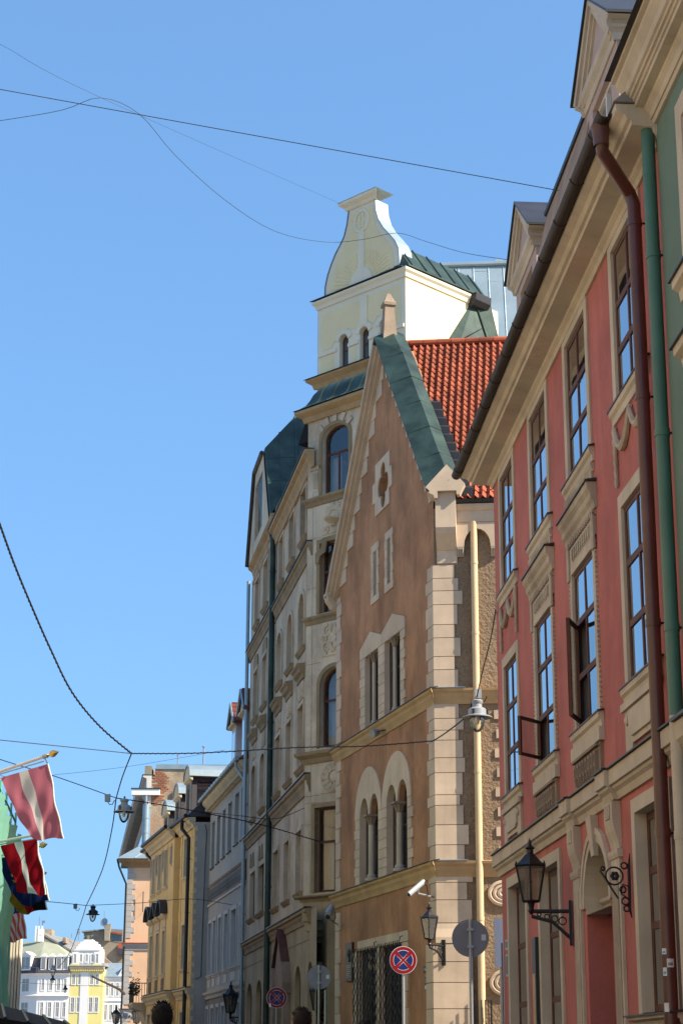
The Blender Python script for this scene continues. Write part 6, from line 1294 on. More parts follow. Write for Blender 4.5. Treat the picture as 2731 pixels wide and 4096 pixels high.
# ground
struct('ground', MB().add([(-1500, -300, -.12), (1500, -300, -.12), (1500, 1500, -.12), (-1500, 1500, -.12)], [(0, 1, 2, 3)]), M['paving'])
struct('road', MB().add([(-3.6, -20, -.08), (1.9, -20, -.08), (1.0, 25, -.08), (-1.2, 52, -.08), (-8.5, 90, -.08), (-20, 130, -.08), (-34, 130, -.08), (-12.5, 70, -.08), (-5.2, 30, -.08), (-3.6, 18, -.08)], [(0, 1, 2, 3, 4, 5, 6, 7, 8, 9)]), M['asphalt'])
pv = MB().add([(1.9, -20, 0), (6, -20, 0), (5, 25, 0), (4, 34, 0), (2, 40, 0), (2, 52, 0), (-6, 96, 0), (-8.5, 90, 0), (-1.2, 52, 0), (1.0, 25, 0)], [(0, 1, 2, 3, 4, 5, 6, 7, 8, 9)]).add([(-6, -20, 0), (-3.6, -20, 0), (-3.6, 18, 0), (-5.2, 30, 0), (-12.5, 70, 0), (-15, 70, 0), (-8, 30, 0)], [(0, 1, 2, 3, 4, 5, 6)])
struct('pavement', pv, M['paving'])
kb = MB()
for L in (((1.9, -20), (1.0, 25), (-1.2, 52), (-8.5, 90)), ((-3.6, -20), (-3.6, 18), (-5.2, 30), (-12.5, 70))):
    for a, b in zip(L, L[1:]): kb.hexa([V((a[0] - .07, a[1], -.1)), V((a[0] + .07, a[1], -.1)), V((b[0] + .07, b[1], -.1)), V((b[0] - .07, b[1], -.1)), V((a[0] - .07, a[1], .012)), V((a[0] + .07, a[1], .012)), V((b[0] + .07, b[1], .012)), V((b[0] - .07, b[1], .012))])
struct('kerb', kb, M['concrete'])
# ================================================================ LAMPS, SIGNS, CABLES, FLAGS, PEOPLE
# ---- round pendant street lamps
def pendant(c, s, label, dark=False, bracket=None):
    """c: centre of the rim; s: rim diameter"""
    c = V(c); t = thing('pendant_street_lamp', label, 'street lamp', c - V((0, 0, s * .5)), 'pendant street lamps hung on cables'); mt = M['lampdark'] if dark else M['lampgrey']
    r = s / 2
    h = MB().lathe(c, [(r, -.02 * s), (r, .01 * s), (r * .62, .08 * s), (r * .60, .26 * s), (r * .52, .30 * s), (r * .34, .34 * s), (r * .32, .44 * s), (r * .40, .50 * s), (r * .40, .56 * s), (r * .30, .60 * s), (0, .60 * s)], 20).ob('housing', mt, t, smooth=True)
    MB().lathe(c, [(r, -.02 * s), (r * .5, .02 * s), (r * .3, .06 * s)], 20).ob('reflector', M['lampdark'], t, smooth=True)
    MB().lathe(c, [(r * .50, 0), (r * .50, -.12 * s), (r * .46, -.24 * s), (r * .36, -.38 * s), (r * .2, -.48 * s), (0, -.52 * s)], 16).ob('glass_bowl', M['bulb'], t, smooth=True)
    MB().lathe(c, [(r * .14, .05 * s), (r * .16, -.12 * s), (r * .1, -.24 * s), (0, -.26 * s)], 10).ob('lamp_bulb', M['signwhite'], t, smooth=True)
    MB().tube([c + V((0, 0, .58 * s)), c + V((0, 0, .72 * s))], s * .04, 6).ob('hanger', M['iron'], t)
    for k in range(3): a = k * 2.1; MB().box(frame3(c + V((math.cos(a) * r * .66, math.sin(a) * r * .66, 0)), (1, 0, 0), (0, -1, 0)), -.03 * s, .03 * s, .04 * s, .24 * s, -.03 * s, .03 * s).ob('clip', M['iron'], t)
    return t
def junction_box(c, s, label):
    t = thing('junction_box', label, 'junction box', V(c), None); MB().hexa([V(c) + V(x) * s for x in ((-.5, -.4, -.7), (.5, -.3, -.7), (.5, .3, -.7), (-.5, .3, -.7), (-.55, -.4, .6), (.45, -.3, .75), (.45, .3, .75), (-.55, .3, .6))]).ob('case', M['lampgrey'], t); MB().tube([V(c) + V((0, 0, -.7 * s)), V(c) + V((.35, 0, -1.2)) * s, V(c) + V((.9, 0, -1.2)) * s, V(c) + V((1.3, 0, -.4)) * s], .04 * s + .006, 5).ob('lead', M['cable'], t)
L1c = pt(1908, 2869, 33.); pendant(L1c, .54, 'light grey pendant street lamp hanging before the brown rough cast wall')
L2c = pt(497, 3247, 48.); pendant(L2c, .56, 'grey pendant street lamp hanging against the sky above the old brick cornice')
L3c = pt(372, 3658, 74.); pendant(L3c, .56, 'black pendant street lamp hanging in open sky beside the peach house', True)
L4c = pt(213, 3885, 112.); pendant(L4c, .56, 'pale grey pendant street lamp in front of the white mansard house')
L5c = pt(212, 3920, 150.); pendant(L5c, .5, 'small black pendant street lamp just below the pale grey one', True)
L6c = pt(262, 3958, 150.); pendant(L6c, .5, 'small black pendant street lamp before the lemon house wall', True)
junction_box(pt(1912, 2775, 33), .12, 'pale square junction box above the lamp by the brown house'); junction_box(pt(432, 3192, 48), .14, 'pale junction box on the cable left of the grey lamp'); junction_box(pt(303, 3625, 74), .14, 'dark junction box on the cable left of the black lamp')
# ---- cables
def cat(pts, n=8, sag=0.):
    out = []
    for a, b in zip(pts, pts[1:]):
        for k in range(n): q = k / n; p = V(a).lerp(V(b), q); p.z -= sag * 4 * q * (1 - q); out.append(p)
    return out + [V(pts[-1])]
def cable(label, pts, r=.012, mat='cable', sag=0., twist=0., n=8, cat_='cable'):
    pts = [V(p) for p in pts]; P_ = []
    for i in range(len(pts) - 1):             # smooth curve through the points
        p0, p1, p2, p3 = pts[max(i - 1, 0)], pts[i], pts[i + 1], pts[min(i + 2, len(pts) - 1)]
        for k in range(n):
            q = k / n; P_.append(.5 * ((2 * p1) + (p2 - p0) * q + (2 * p0 - 5 * p1 + 4 * p2 - p3) * q * q + (3 * p1 - p0 - 3 * p2 + p3) * q ** 3))
    P_.append(pts[-1]); mb = MB(); mb.tube(P_, r, 5)
    if twist:
        Q = []; L = len(P_) * 8
        for k in range(L):
            t = k / (L - 1) * (len(P_) - 1); i = min(int(t), len(P_) - 2); p = P_[i].lerp(P_[i + 1], t - i); a = k * 1.25
            Q.append(p + V((math.cos(a) * .3, math.cos(a) * .3, math.sin(a))) * twist)
        mb.tube(Q, r * .8, 4)
    return tag(setorigin(mb.ob('cable', M[mat], recalc=False)), label, cat_)
ld = lambda L: [pt(x, y, d) for x, y, d in L]
cable('thin dark wire running straight across the sky to the pink roof', ld([(-520, 262, 22.5), (0, 357, 22.2), (2232, 762, 21.6)]), .006, 'wire')
cable('slack dark wire dipping past the yellow tower gable', ld([(-520, 560, 30), (0, 483, 30), (250, 440, 30), (405, 391, 30), (560, 458, 31), (700, 620, 32.5), (900, 800, 34), (1100, 925, 36), (1300, 968, 38), (1450, 958, 38), (1585, 932, 37), (1700, 965, 34), (1850, 1010, 30), (2035, 1040, 25.6)]), .006, 'wire', n=4)
cable('barely visible thin wire sloping down to the tower cap', ld([(-300, 40, 34), (0, 176, 34), (405, 391, 36), (1378, 822, 54.5)]), .004, 'wire')
J = pt(527, 3014, 40)
cable('thick twisted black cable falling steeply through the sky', ld([(-60, 1930, 26), (0, 2095, 27), (60, 2260, 28.5), (130, 2430, 30), (205, 2600, 32), (290, 2770, 34.5), (400, 2905, 37.5)]) + [J], .016, twist=.022, n=6)
cable('black cable strung level from the junction to the gabled house corner', [J] + ld([(800, 3012, 40), (1190, 2990, 40), (1450, 2985, 39.8)]) + [G.P(-.12, 8.02, .1)], .012, twist=.012)
cable('black cable rising from the gabled house corner to the near lamp', [G.P(-.12, 8.02, .1)] + ld([(1790, 2925, 36), (1870, 2858, 33.6)]) + [L1c + V((-.1, 0, .3))], .012, twist=.012)
cable('twisted cable from the near lamp up to the pink wall', [L1c + V((0, 0, .38)), pt(1925, 2700, 31.5), pt(1960, 2560, 29), P.P(-.35, 7.72, .06)], .010, twist=.016)
cable('thin wire from the left edge to the cable junction', ld([(-400, 2920, 34), (0, 2960, 36)]) + [J], .010, 'wire')
cable('thick twisted cable dropping from the junction to the grey lamp', [J] + ld([(490, 3110, 44), (465, 3195, 48)]), .014, twist=.016)
cable('thin wire crossing behind the first flag to the grey lamp', ld([(-300, 2930, 46), (0, 3037, 47), (220, 3105, 47.5), (440, 3183, 48), (465, 3192, 48)]), .012, 'wire')
cable('pair of black cables from the grey lamp to the stucco bay', ld([(465, 3192, 48), (640, 3218, 49), (820, 3252, 50), (1050, 3300, 51)]) + [B.P(-.65, 7.25, .03)], .012, twist=.012)
cable('thin black cable from the grey lamp to the stucco wall', ld([(780, 3245, 50), (950, 3262, 51.5), (1100, 3275, 52.2)]) + [A.P(-.2, 8.35, .03)], .010)
cable('twisted cable descending from the grey lamp to the black lamp', ld([(465, 3195, 48), (448, 3320, 54), (410, 3480, 62), (345, 3625, 74)]), .016, twist=.018)
cable('thin wire from the third flag to the black lamp', ld([(-60, 3590, 70), (186, 3606, 72), (345, 3622, 74)]), .014, 'wire')
cable('thin wire from the black lamp across to the grey house', ld([(345, 3622, 74), (560, 3612, 76), (760, 3596, 74)]) + [D.P(3.2, 7.15, .05)], .012)
cable('thin cable falling from the black lamp towards the square', ld([(345, 3625, 74), (325, 3690, 85), (280, 3810, 100), (235, 3870, 112)]), .018)
cable('very thin wire sloping up from the first flag to the grey roof', ld([(215, 3100, 60), (520, 3065, 64), (900, 3000, 70)]), .006, 'wire')
cable('thin wire behind the mansard house lamps', ld([(-100, 3845, 140), (60, 3860, 140), (213, 3882, 112)]), .02, 'wire'); cable('low thin wire across the white house fronts', ld([(0, 3925, 150), (262, 3940, 150), (500, 3947, 150)]), .014, 'wire')
# small lamp arm from the peach house
t = thing('roof_pole', 'dark slanting pole reaching out from the peach house corner', 'pole', pt(495, 3972, 109)); MB().tube([pt(497, 3975, 109), pt(480, 3958, 106), pt(372, 3907, 98)], [.09, .08, .05], 6).ob('pole', M['iron'], t)
# ---- lanterns
def lantern(c, s, label, arm_to, group='wrought iron wall lanterns', rot=.4, n=6, mount=True):
    """c: bottom centre of the cage, s: cage height, arm_to: point on the wall"""
    c = V(c); t = thing('wall_lantern', label, 'lantern', c - V((0, 0, s * .5)), group); r0_, r1_ = s * .26, s * .46
    ring = lambda r, z: [c + V((math.cos(rot + k * 2 * math.pi / n) * r, math.sin(rot + k * 2 * math.pi / n) * r, z)) for k in range(n)]
    a, b = ring(r0_, 0), ring(r1_, s); fm = MB()
    for k in range(n): fm.tube([a[k], b[k]], s * .028, 4); fm.tube([a[k], a[(k + 1) % n]], s * .03, 4); fm.tube([b[k], b[(k + 1) % n]], s * .045, 4); fm.tube([b[k] * 1, b[k] + V((0, 0, s * .12)) + (b[k] - c).normalized() * .0], [s * .05, s * .012], 4)
    fm.ob('cage', M['iron'], t)
    for k in range(n): MB().add([a[k], a[(k + 1) % n], b[(k + 1) % n], b[k]], [(0, 1, 2, 3)]).face((a[k] + a[(k + 1) % n]) / 2 - c).ob('pane', M['lampglass'], t, recalc=False)
    vs = ring(r1_ * 1.06, s) + ring(r1_ * .72, s * 1.12) + ring(r1_ * .36, s * 1.3) + ring(r1_ * .2, s * 1.36)
    MB().add(vs, [(i * n + k, i * n + (k + 1) % n, (i + 1) * n + (k + 1) % n, (i + 1) * n + k) for i in range(3) for k in range(n)] + [tuple(range(3 * n, 4 * n))]).ob('roof', M['iron'], t)
    MB().lathe(c, [(s * .1, s * 1.34), (s * .1, s * 1.46), (s * .16, s * 1.5), (s * .05, s * 1.58), (s * .06, s * 1.66), (s * .015, s * 1.76), (0, s * 1.8)], 8).ob('finial', M['iron'], t, smooth=True)
    MB().lathe(c, [(s * .2, 0), (s * .1, -s * .06), (s * .07, -s * .2), (s * .1, -s * .26), (s * .04, -s * .36), (0, -s * .4)], 8).ob('stem', M['iron'], t, smooth=True)
    MB().lathe(c, [(s * .07, s * .05), (s * .09, s * .3), (s * .05, s * .5), (0, s * .52)], 8).ob('bulb', M['signwhite'], t, smooth=True)
    if mount:
        w_ = V(arm_to); j = c + V((0, 0, -s * .28)); dv = (w_ - j); dv.z = 0; L = dv.length; dv.normalize(); ar = MB(); e = V((w_.x, w_.y, j.z))
        ar.tube([j, e], s * .055, 6); ar.tube([j - V((0, 0, s * .14)), j.lerp(e, .55) - V((0, 0, s * .3)), e - V((0, 0, s * .75))], s * .05, 6)
        for k in range(4):
            m_ = j.lerp(e, .2 + .2 * k) - V((0, 0, s * (.09 + .06 * k))); q = s * (.05 + .02 * k)
            ar.tube([m_ + (dv * math.cos(x) + V((0, 0, 1)) * math.sin(x)) * q for x in [i * math.pi / 4 for i in range(9)]], s * .02, 4)
        ar.ob('bracket', M['iron'], t)
        sd_ = V((-dv.y, dv.x, 0)) * s * .1
        MB().hexa([e + sd_ - V((0, 0, s * .95)) - dv * s * .04, e - sd_ - V((0, 0, s * .95)) - dv * s * .04, e - sd_ - V((0, 0, s * .95)) + dv * s * .04, e + sd_ - V((0, 0, s * .95)) + dv * s * .04, e + sd_ + V((0, 0, s * .3)) - dv * s * .04, e - sd_ + V((0, 0, s * .3)) - dv * s * .04, e - sd_ + V((0, 0, s * .3)) + dv * s * .04, e + sd_ + V((0, 0, s * .3)) + dv * s * .04]).ob('wall_plate', M['iron'], t)
    return t
wp = P.P(-5.28, 2.98, .03); bot = pt(2123, 3603, wp.y + .1)
lantern(pt(2123, 3605, wp.y + .02), .40, 'large black lantern on an iron bracket over the pink ground floor', wp, n=6)
wg2 = G2.P(.12, 3.6, .14); lantern(pt(1717, 3755, wg2.y - .45), .42, 'black lantern with milky panes on the pale corner pier', wg2)
wd_ = D.P(-.15, 2.6, .1); lantern(pt(922, 4050, wd_.y), .62, 'small black lantern before the grey house wall', wd_)
wb_ = B.P(-1.35, 2.8, .05); lantern(pt(1270, 4040, wb_.y - .2), .5, 'black lantern behind the round sign under the stucco bay', wb_)
lantern(pt(547, 4092, 106), .62, 'black lantern standing before the peach ground floor', None, mount=False); lantern(pt(464, 4094, 118), .62, 'far black lantern at the foot of the white gable house', None, mount=False)
# lamp posts under the two free standing lanterns
for x, d in ((547, 106), (464, 118)): b = pt(x, 4092, d); o = MB().lathe(V((b.x, b.y, 0)), [(.14, -.1), (.14, .5), (.06, .7), (.05, b.z - .1)], 8).ob('lamp_post', M['iron'], None, smooth=True); tag(setorigin(o), 'iron post carrying the lantern before the peach house' if x == 547 else 'iron post carrying the far lantern on the square', 'lamp post')
# ---- wrought iron sign bracket on the pink wall
t = thing('sign_bracket', 'black wrought iron scroll bracket with a rosette beside the arched door', 'bracket', P.P(-8.43, 2.7, .02)); ib = FR(P.P(-8.43, 0, .02), P.N, -P.U)
mb = MB(); mb.tube([ib.P(0, 2.70, 0), ib.P(.02, 2.78, 0), ib.P(.012, 3.2, 0), ib.P(0, 3.32, 0)], [.004, .016, .016, .004], 6)
def ring(u, z, r, a0=0, a1=2 * math.pi, th=.009, n=16): mb.tube([ib.P(u + r * math.cos(a0 + (a1 - a0) * k / n), z + r * math.sin(a0 + (a1 - a0) * k / n), 0) for k in range(n + 1)], th, 5)
ring(.16, 3.10, .085); ring(.06, 3.20, .03); ring(.08, 2.97, .03); ring(.06, 2.86, .035); ring(.05, 2.79, .028); ring(.27, 3.17, .018)
mb.tube([ib.P(.02, 3.0, 0), ib.P(.08, 3.02, 0), ib.P(.1, 2.93, 0), ib.P(.05, 2.9, 0)], .008, 5); mb.ob('scrollwork', M['iron'], t)
mb = MB()
for k in range(6): mb.lathe(ib.P(.155 + .026 * math.cos(k * math.pi / 3), 3.10 + .026 * math.sin(k * math.pi / 3), 0), [(0, -.012), (.022, 0), (0, .012)], 8, P.U)
mb.ob('rosette', M['iron'], t)
MB().hexa([ib.P(.285, 3.14, -.02), ib.P(.305, 3.155, -.02), ib.P(.305, 3.155, .02), ib.P(.285, 3.14, .02)][::1] + [ib.P(.12, 2.88, -.02), ib.P(.14, 2.89, -.02), ib.P(.14, 2.89, .02), ib.P(.12, 2.88, .02)]).ob('sign_edge', M['iron'], t)
# ---- traffic signs
def disc(c, f, r, th=.012): return MB().lathe(c, [(0, 0), (r, 0), (r, th), (0, th)], 28, f)
def sign_nostop(x, y, dist, r, label, post_bottom=0.):
    c = pt(x, y, dist); n = (CAM - c); n.z = 0; n.normalize(); t = thing('no_stopping_sign', label, 'traffic sign', V((c.x, c.y, 0)), 'no stopping signs'); f = FR(c, V((-n.y, n.x, 0)), n); f.o = c
    disc(c, n, r).ob('sign_plate', M['signwhite'], t); 
    f2 = f
    mb = MB().prism(f2, [(r * .97 * math.cos(2 * math.pi * k / 32), r * .97 * math.sin(2 * math.pi * k / 32)) for k in range(32)], .0125, .0145); mb.ob('red_ring', M['signred'], t)
    for q in range(4):
        a0 = math.radians(45 + 90 * q + 10.5); a1 = math.radians(135 + 90 * q - 10.5); mid_ = math.radians(90 + 90 * q); ro = r * .70
        def seg(o, rr): return [(math.cos(mid_) * o, math.sin(mid_) * o)] + [(rr * math.cos(a0 + (a1 - a0) * k / 8), rr * math.sin(a0 + (a1 - a0) * k / 8)) for k in range(9)]
        MB().prism(f2, seg(r * .11, ro * 1.04), .0146, .0155).ob('white_line', M['signwhite'], t); MB().prism(f2, seg(r * .15, ro), .0156, .0165).ob('blue_field', M['signblue'], t)
    MB().tube([V((c.x, c.y, 0)) - n * .035, c - n * .035 + V((0, 0, r * .8))], .03, 8).ob('post', M['steel'], t, smooth=True)
    return t, f
sign_nostop(1612, 3841, 38.0, .275, 'red and blue no stopping sign before the lattice window')
t, f = sign_nostop(1107, 3991, 50.0, .27, 'red and blue no stopping sign with a torn sticker beside the green downpipe'); MB().box(f, -.2, -.15, -.24, -.14, .0166, .018).ob('sticker_scrap', M['signwhite'], t)
def sign_back(x, y, dist, r, label):
    c = pt(x, y, dist); n = (CAM - c); n.z = 0; n.normalize(); t = thing('round_sign_back', label, 'traffic sign', V((c.x, c.y, 0)), 'round signs seen from behind')
    disc(c, n, r).ob('sign_plate', M['signback'], t); MB().lathe(c, [(r * .985, .012), (r * 1.0, .018), (r, 0)], 28, n).ob('rim', M['steel'], t)
    f = FR(c, V((-n.y, n.x, 0)), n); f.o = c; MB().box(f, r * .60, r * .84, -.03 * r / .25, .05 * r / .25, .0125, .014).ob('maker_label', M['sticker'], t)
    MB().tube([V((c.x, c.y, 0)) + n * .045, c + n * .045 + V((0, 0, r))], .03, 8).ob('post', M['steel'], t, smooth=True)
    for z in (.45, -.45): MB().box(f, -.05, .05, r * z - .02, r * z + .02, .013, .08).ob('clamp', M['steel'], t)
sign_back(1880, 3753, 30.5, .30, 'large grey back of a round sign beside the cream downpipe'); sign_back(1276, 3909, 46.5, .295, 'grey back of a round sign before the stucco bay')
bw_ = pt(1302, 3960, 47.5); t = thing('bare_post', 'plain steel post standing behind the round sign before the bay', 'post', (bw_.x, bw_.y, 0)); MB().tube([V((bw_.x, bw_.y, 0)), bw_], .035, 8).ob('tube', M['steel'], t)
c = pt(2003, 3772, 28.3); t = thing('information_board', 'white board with a ring on a steel post round the pink corner', 'sign', (c.x, c.y, 0)); f = FR(c, V((.40, .92, 0)), V((-.92, .40, 0))); f.o = c
MB().box(f, -.3, .3, -.36, .36, -.01, .01).ob('board', M['signwhite'], t); MB().lathe(c + f.N * .011, [(.12, 0), (.16, 0), (.16, .004), (.12, .004)], 20, f.N).ob('ring', M['signback'], t); MB().tube([V((c.x, c.y, 0)), c], .03, 8).ob('post', M['steel'], t, smooth=True)
# ---- security cameras
def cctv(a, b, wall_pt, label, r=.06):
    a, b = V(a), V(b); t = thing('security_camera', label, 'camera', wall_pt, 'security cameras on brackets'); d = (b - a).normalized()
    MB().tube([a, b], r, 10).ob('body', M['lampgrey'], t, smooth=True); MB().tube([a - d * .03 + V((0, 0, r * .7)), b + d * .02 + V((0, 0, r * .7))], [r * .9, r * 1.02], 8).ob('sun_shield', M['lampgrey'], t, smooth=True); MB().tube([b, b + d * .012], r * .75, 10).ob('lens', M['blackgloss'], t)
    m_ = a.lerp(b, .35); MB().tube([m_ - V((0, 0, r)), m_ - V((0, 0, r + .08)), V(wall_pt)], .018, 6).ob('arm', M['lampgrey'], t); MB().tube([a, a + V((.08, 0, -.05)), a + V((.1, 0, -.18)), V(wall_pt) + V((-.1, -.05, .02))], .012, 5).ob('lead', M['cable'], t)
wpt = G.P(.25, 4.73, .0); cctv(pt(1690, 3532, 38.9), pt(1635, 3580, 38.6), wpt, 'white security camera on the brown wall near the corner quoins', .045)
wpt = G.P(8.35, 4.72, 0.03); cctv(pt(1326, 3640, 46.4), pt(1311, 3668, 46.0), wpt, 'white security camera at the far edge of the brown gable', .085)
wpt = K.P(-1.1, 3.3, 0); cctv(pt(497, 4060, 109.3), pt(518, 4066, 109.0), wpt, 'white security camera on the peach house corner', .12)
# ---- cable anchor hooks
# ---- flags
def flag(corners, dists, cols, label, pole, seed=0, edge='polewhite', extra=None, nu=30, nv=40, amp=.085):
    random.seed(seed); tl, tr_, br_, bl_ = [pt(x, y, d) for (x, y), d in zip(corners, dists)]
    n = ((tr_ - tl).cross(bl_ - tl)).normalized(); ph_ = rnd(0, 6)
    def S_(u, v):
        p = tl.lerp(tr_, u).lerp(bl_.lerp(br_, u), v)
        w_ = amp * (.25 + v) * (math.sin(u * 5 + v * 7 + ph_) * .5 + math.sin(u * 9 - v * 5 + ph_ * 2) * .3 + .35 * math.sin(v * 13 + u * 16 + ph_))
        return p + n * w_ + V((0, 0, -.06 * math.sin(math.pi * u) * v + .03 * math.sin(u * 9 + ph_) * v))
    hoist = pole[0]; t = thing('flag', label, 'flag', pt(*pole[0][0]) , 'flags on angled poles')
    vs = [S_(i / nu, j / nv) for j in range(nv + 1) for i in range(nu + 1)]; mb = MB()
    fs, mi = [], []
    for j in range(nv):
        for i in range(nu):
            fs.append((j * (nu + 1) + i, j * (nu + 1) + i + 1, (j + 1) * (nu + 1) + i + 1, (j + 1) * (nu + 1) + i)); mi.append(cols((i + .5) / nu, (j + .5) / nv))
    mb.v = vs; mb.f = fs; mb.mi = mi; o = mb.ob('cloth', FM, t, recalc=False)
    for p in o.data.polygons: p.use_smooth = True
    a, b = pt(*pole[0][0]), pt(*pole[0][1]); d = (b - a).normalized()
    pl_ = MB().tube([a, b], .032, 8).ob('pole', M['polewhite'], t, smooth=True)
    MB().tube([b - d * .06, b + d * .04], .045, 8).ob('pole_collar', M['steel'], t); MB().lathe(b + d * .04, [(.02, 0), (.025, .05), (.065, .10), (.07, .14), (.045, .2), (.0, .29)], 10, d).ob('finial', M['brass'], t, smooth=True)
    MB().tube([a.lerp(b, .45) - V((0, 0, .05)), b - d * .05 - V((0, 0, .09))], .012, 5).tube([b - d * .05, tr_], .012, 5).tube([a.lerp(b, .45), tl.lerp(tr_, .1)], .008, 5).ob('halyard', M['steel'], t)
    MB().tube([S_(1, j / nv) + (tr_ - tl).normalized() * .012 for j in range(nv + 1)], .016, 5).ob('hem', M['polewhite'], t)
    return t, S_, n
FM = [cloth('flag_crimson', (.30, .008, .016), .5), cloth('flag_white', (.62, .58, .55), .5), cloth('flag_blue', (.008, .014, .06), .35), cloth('flag_black', (.012, .011, .012), .3), cloth('flag_gold', (.42, .22, .02), .45), cloth('flag_red', (.50, .02, .02), .5), cloth('flag_navy', (.03, .045, .16), .45), cloth('flag_stripe_red', (.60, .10, .08), .6), cloth('flag_skylit_crimson', (.46, .15, .20), .5)]  # last crimson is the same cloth, paled to carry sky light in its colour
lat = lambda u, v: 1 if .4 < u < .6 else 0
flag([(0, 3112), (192, 3056), (250, 3350), (112, 3343)], (36, 35.4, 35.6, 36), lambda u, v: 1 if .4 < u < .6 else 8, 'crimson flag coloured paler for sky light, with a white stripe, highest on its white pole', [[(-190, 3150, 36.6), (185, 3024, 35.4)]], 3)
flag([(4, 3384), (147, 3351), (181, 3580), (75, 3557)], (41.2, 40.6, 40.6, 41), lat, 'deep red flag with a white stripe overlapping the blue flag', [[(-190, 3405, 42), (143, 3339, 40.5)]], 5)
t, S_, n_ = flag([(-20, 3440), (150, 3392), (195, 3598), (76, 3618)], (43.2, 42.8, 42.6, 43), lambda u, v: 2, 'dark blue flag with gold stars hanging behind the red flag', [[(-190, 3470, 44), (150, 3386, 42.5)]], 8)
for k in range(12):
    a = k * math.pi / 6; u, v = .5 + .27 * math.cos(a), .5 + .24 * math.sin(a); c = S_(u, v) - n_ * (.012 if n_.dot(CAM - S_(u, v)) < 0 else -.012)
    e1_ = (S_(u + .02, v) - S_(u, v)).normalized(); e2_ = (S_(u, v + .02) - S_(u, v)).normalized(); L = []
    for j in range(10): rr = .06 if j % 2 == 0 else .025; b = j * math.pi / 5; L.append(c + e1_ * rr * math.sin(b) - e2_ * rr * math.cos(b))
    MB().add([c] + L, [(0, 1 + j, 1 + (j + 1) % 10) for j in range(10)]).ob('star', FM[4], t, recalc=False)
flag([(-10, 3520), (158, 3480), (186, 3635), (68, 3650)], (46.2, 45.6, 45.4, 46), lambda u, v: 4 if u < .36 else (5 if u < .68 else 3), 'black, red and gold flag showing under the blue flag', [[(-190, 3585, 47), (150, 3500, 45.4)]], 13)
def usa(u, v): return 6 if (v < .42 and u > .44) else (7 if int((1 - u) * 13) % 2 == 0 else 1)
t, S_, n_ = flag([(-70, 3615), (80, 3568), (109, 3752), (18, 3762)], (50.2, 49.5, 49.5, 50), usa, 'striped red and white flag with a starry blue field, lowest on the wall', [[(-190, 3625, 51), (92, 3540, 49.4)]], 21, nu=39)
st = MB()
for r in range(6):
    for q in range(7):
        u, v = .48 + r * .085, .04 + q * .055; c = S_(u, v) + n_ * (.012 if n_.dot(CAM - S_(u, v)) > 0 else -.012); e1_ = (S_(u + .02, v) - S_(u, v)).normalized(); e2_ = (S_(u, v + .02) - S_(u, v)).normalized()
        L = [c + e1_ * (.026 if j % 2 == 0 else .011) * math.sin(j * math.pi / 5) - e2_ * (.026 if j % 2 == 0 else .011) * math.cos(j * math.pi / 5) for j in range(10)]; st.add([c] + L, [(0, 1 + j, 1 + (j + 1) % 10) for j in range(10)])
so = st.ob('stars', FM[1], t, recalc=False)
random.seed(11)
# ---- scaffold with green netting, stone pilaster building behind it
sc = thing('scaffold', 'tubular scaffold wrapped in bright green netting on the left side', 'scaffold', pt(-60, 4200, 60)); Sf = FR(V((bear(-60).x, bear(-60).y, 0)) * 55, bear(511))
nb = MB(); cols_ = 40; rows_ = 30; vs = []
ed = sorted((Sf.q(x, y, .9)[1], Sf.q(x, y, .9)[0]) for x, y in ((12, 4230), (16, 4026), (24, 3759), (45, 3585), (62, 3450), (78, 3345)))
def edge(z):
    for (z0, u0), (z1, u1) in zip(ed, ed[1:]):
        if z <= z1: return u0 + (u1 - u0) * max(0, (z - z0)) / (z1 - z0)
    return ed[-1][1]
US = -17.
def ztop(u): return 6.95 + .2 * abs(math.sin(u * 1.57))
for j in range(rows_ + 1):
    v = j / rows_
    for i in range(cols_ + 1):
        q = i / cols_; e = edge(v * 7.1); u2 = US + (e - US) * q; z = v * ztop(u2)
        vs.append(Sf.P(u2, z, .9 + .10 * math.sin(u2 * 2.7 + v * 4) + .07 * math.sin(u2 * 6.3) + .05 * math.sin(v * 19)))
nb.add(vs, [(j * (cols_ + 1) + i, j * (cols_ + 1) + i + 1, (j + 1) * (cols_ + 1) + i + 1, (j + 1) * (cols_ + 1) + i) for j in range(rows_) for i in range(cols_)]); o = nb.ob('netting', M['net'], sc, recalc=False)
for p in o.data.polygons: p.use_smooth = True
M['greentube'] = paint('green_scaffold_tube', (.12, .42, .32), rough=.5, var=.1, scale=4, fine=.05, bump=0)
for k in range(7):
    u = US + .3 + k * (ed[-1][1] - US - .6) / 6
    MB().tube([Sf.P(u, 0, .8), Sf.P(u, 7.75, .8)], .03, 6).ob('standard', M['greentube'], sc); MB().tube([Sf.P(u, 0, -.3), Sf.P(u, 7.7, -.3)], .03, 6).ob('standard', M['greentube'], sc)
for z in (2, 4, 6, 7.0, 7.5): MB().tube([Sf.P(US, z, .8), Sf.P(edge(z) - .3, z, .8)], .028, 6).ob('ledger', M['greentube'], sc)
for z in (2, 4, 6): MB().box(Sf, US, edge(z) - .5, z - .05, z, -.25, .7).ob('platform', M['relief_brown'], sc)
sh_ = thing('pilaster_house', 'pale stone house corner with fluted pilasters beyond the green netting', 'house', pt(-40, 4200, 80)); St = FR(V((bear(64).x, bear(64).y, 0)) * 78, (-1, .0), (0, -1)); 
bk_ = V((bear(50).x, bear(50).y, 0)) * 8
q0, q1 = St.P(.25, 0, -.05), St.P(6, 0, -.05); MB().hexa([q0, q1, q1 + bk_, q0 + bk_, q0 + V((0, 0, 6.6)), q1 + V((0, 0, 6.6)), q1 + bk_ + V((0, 0, 6.6)), q0 + bk_ + V((0, 0, 6.6))]).ob('wall', M['towerw'], sh_)
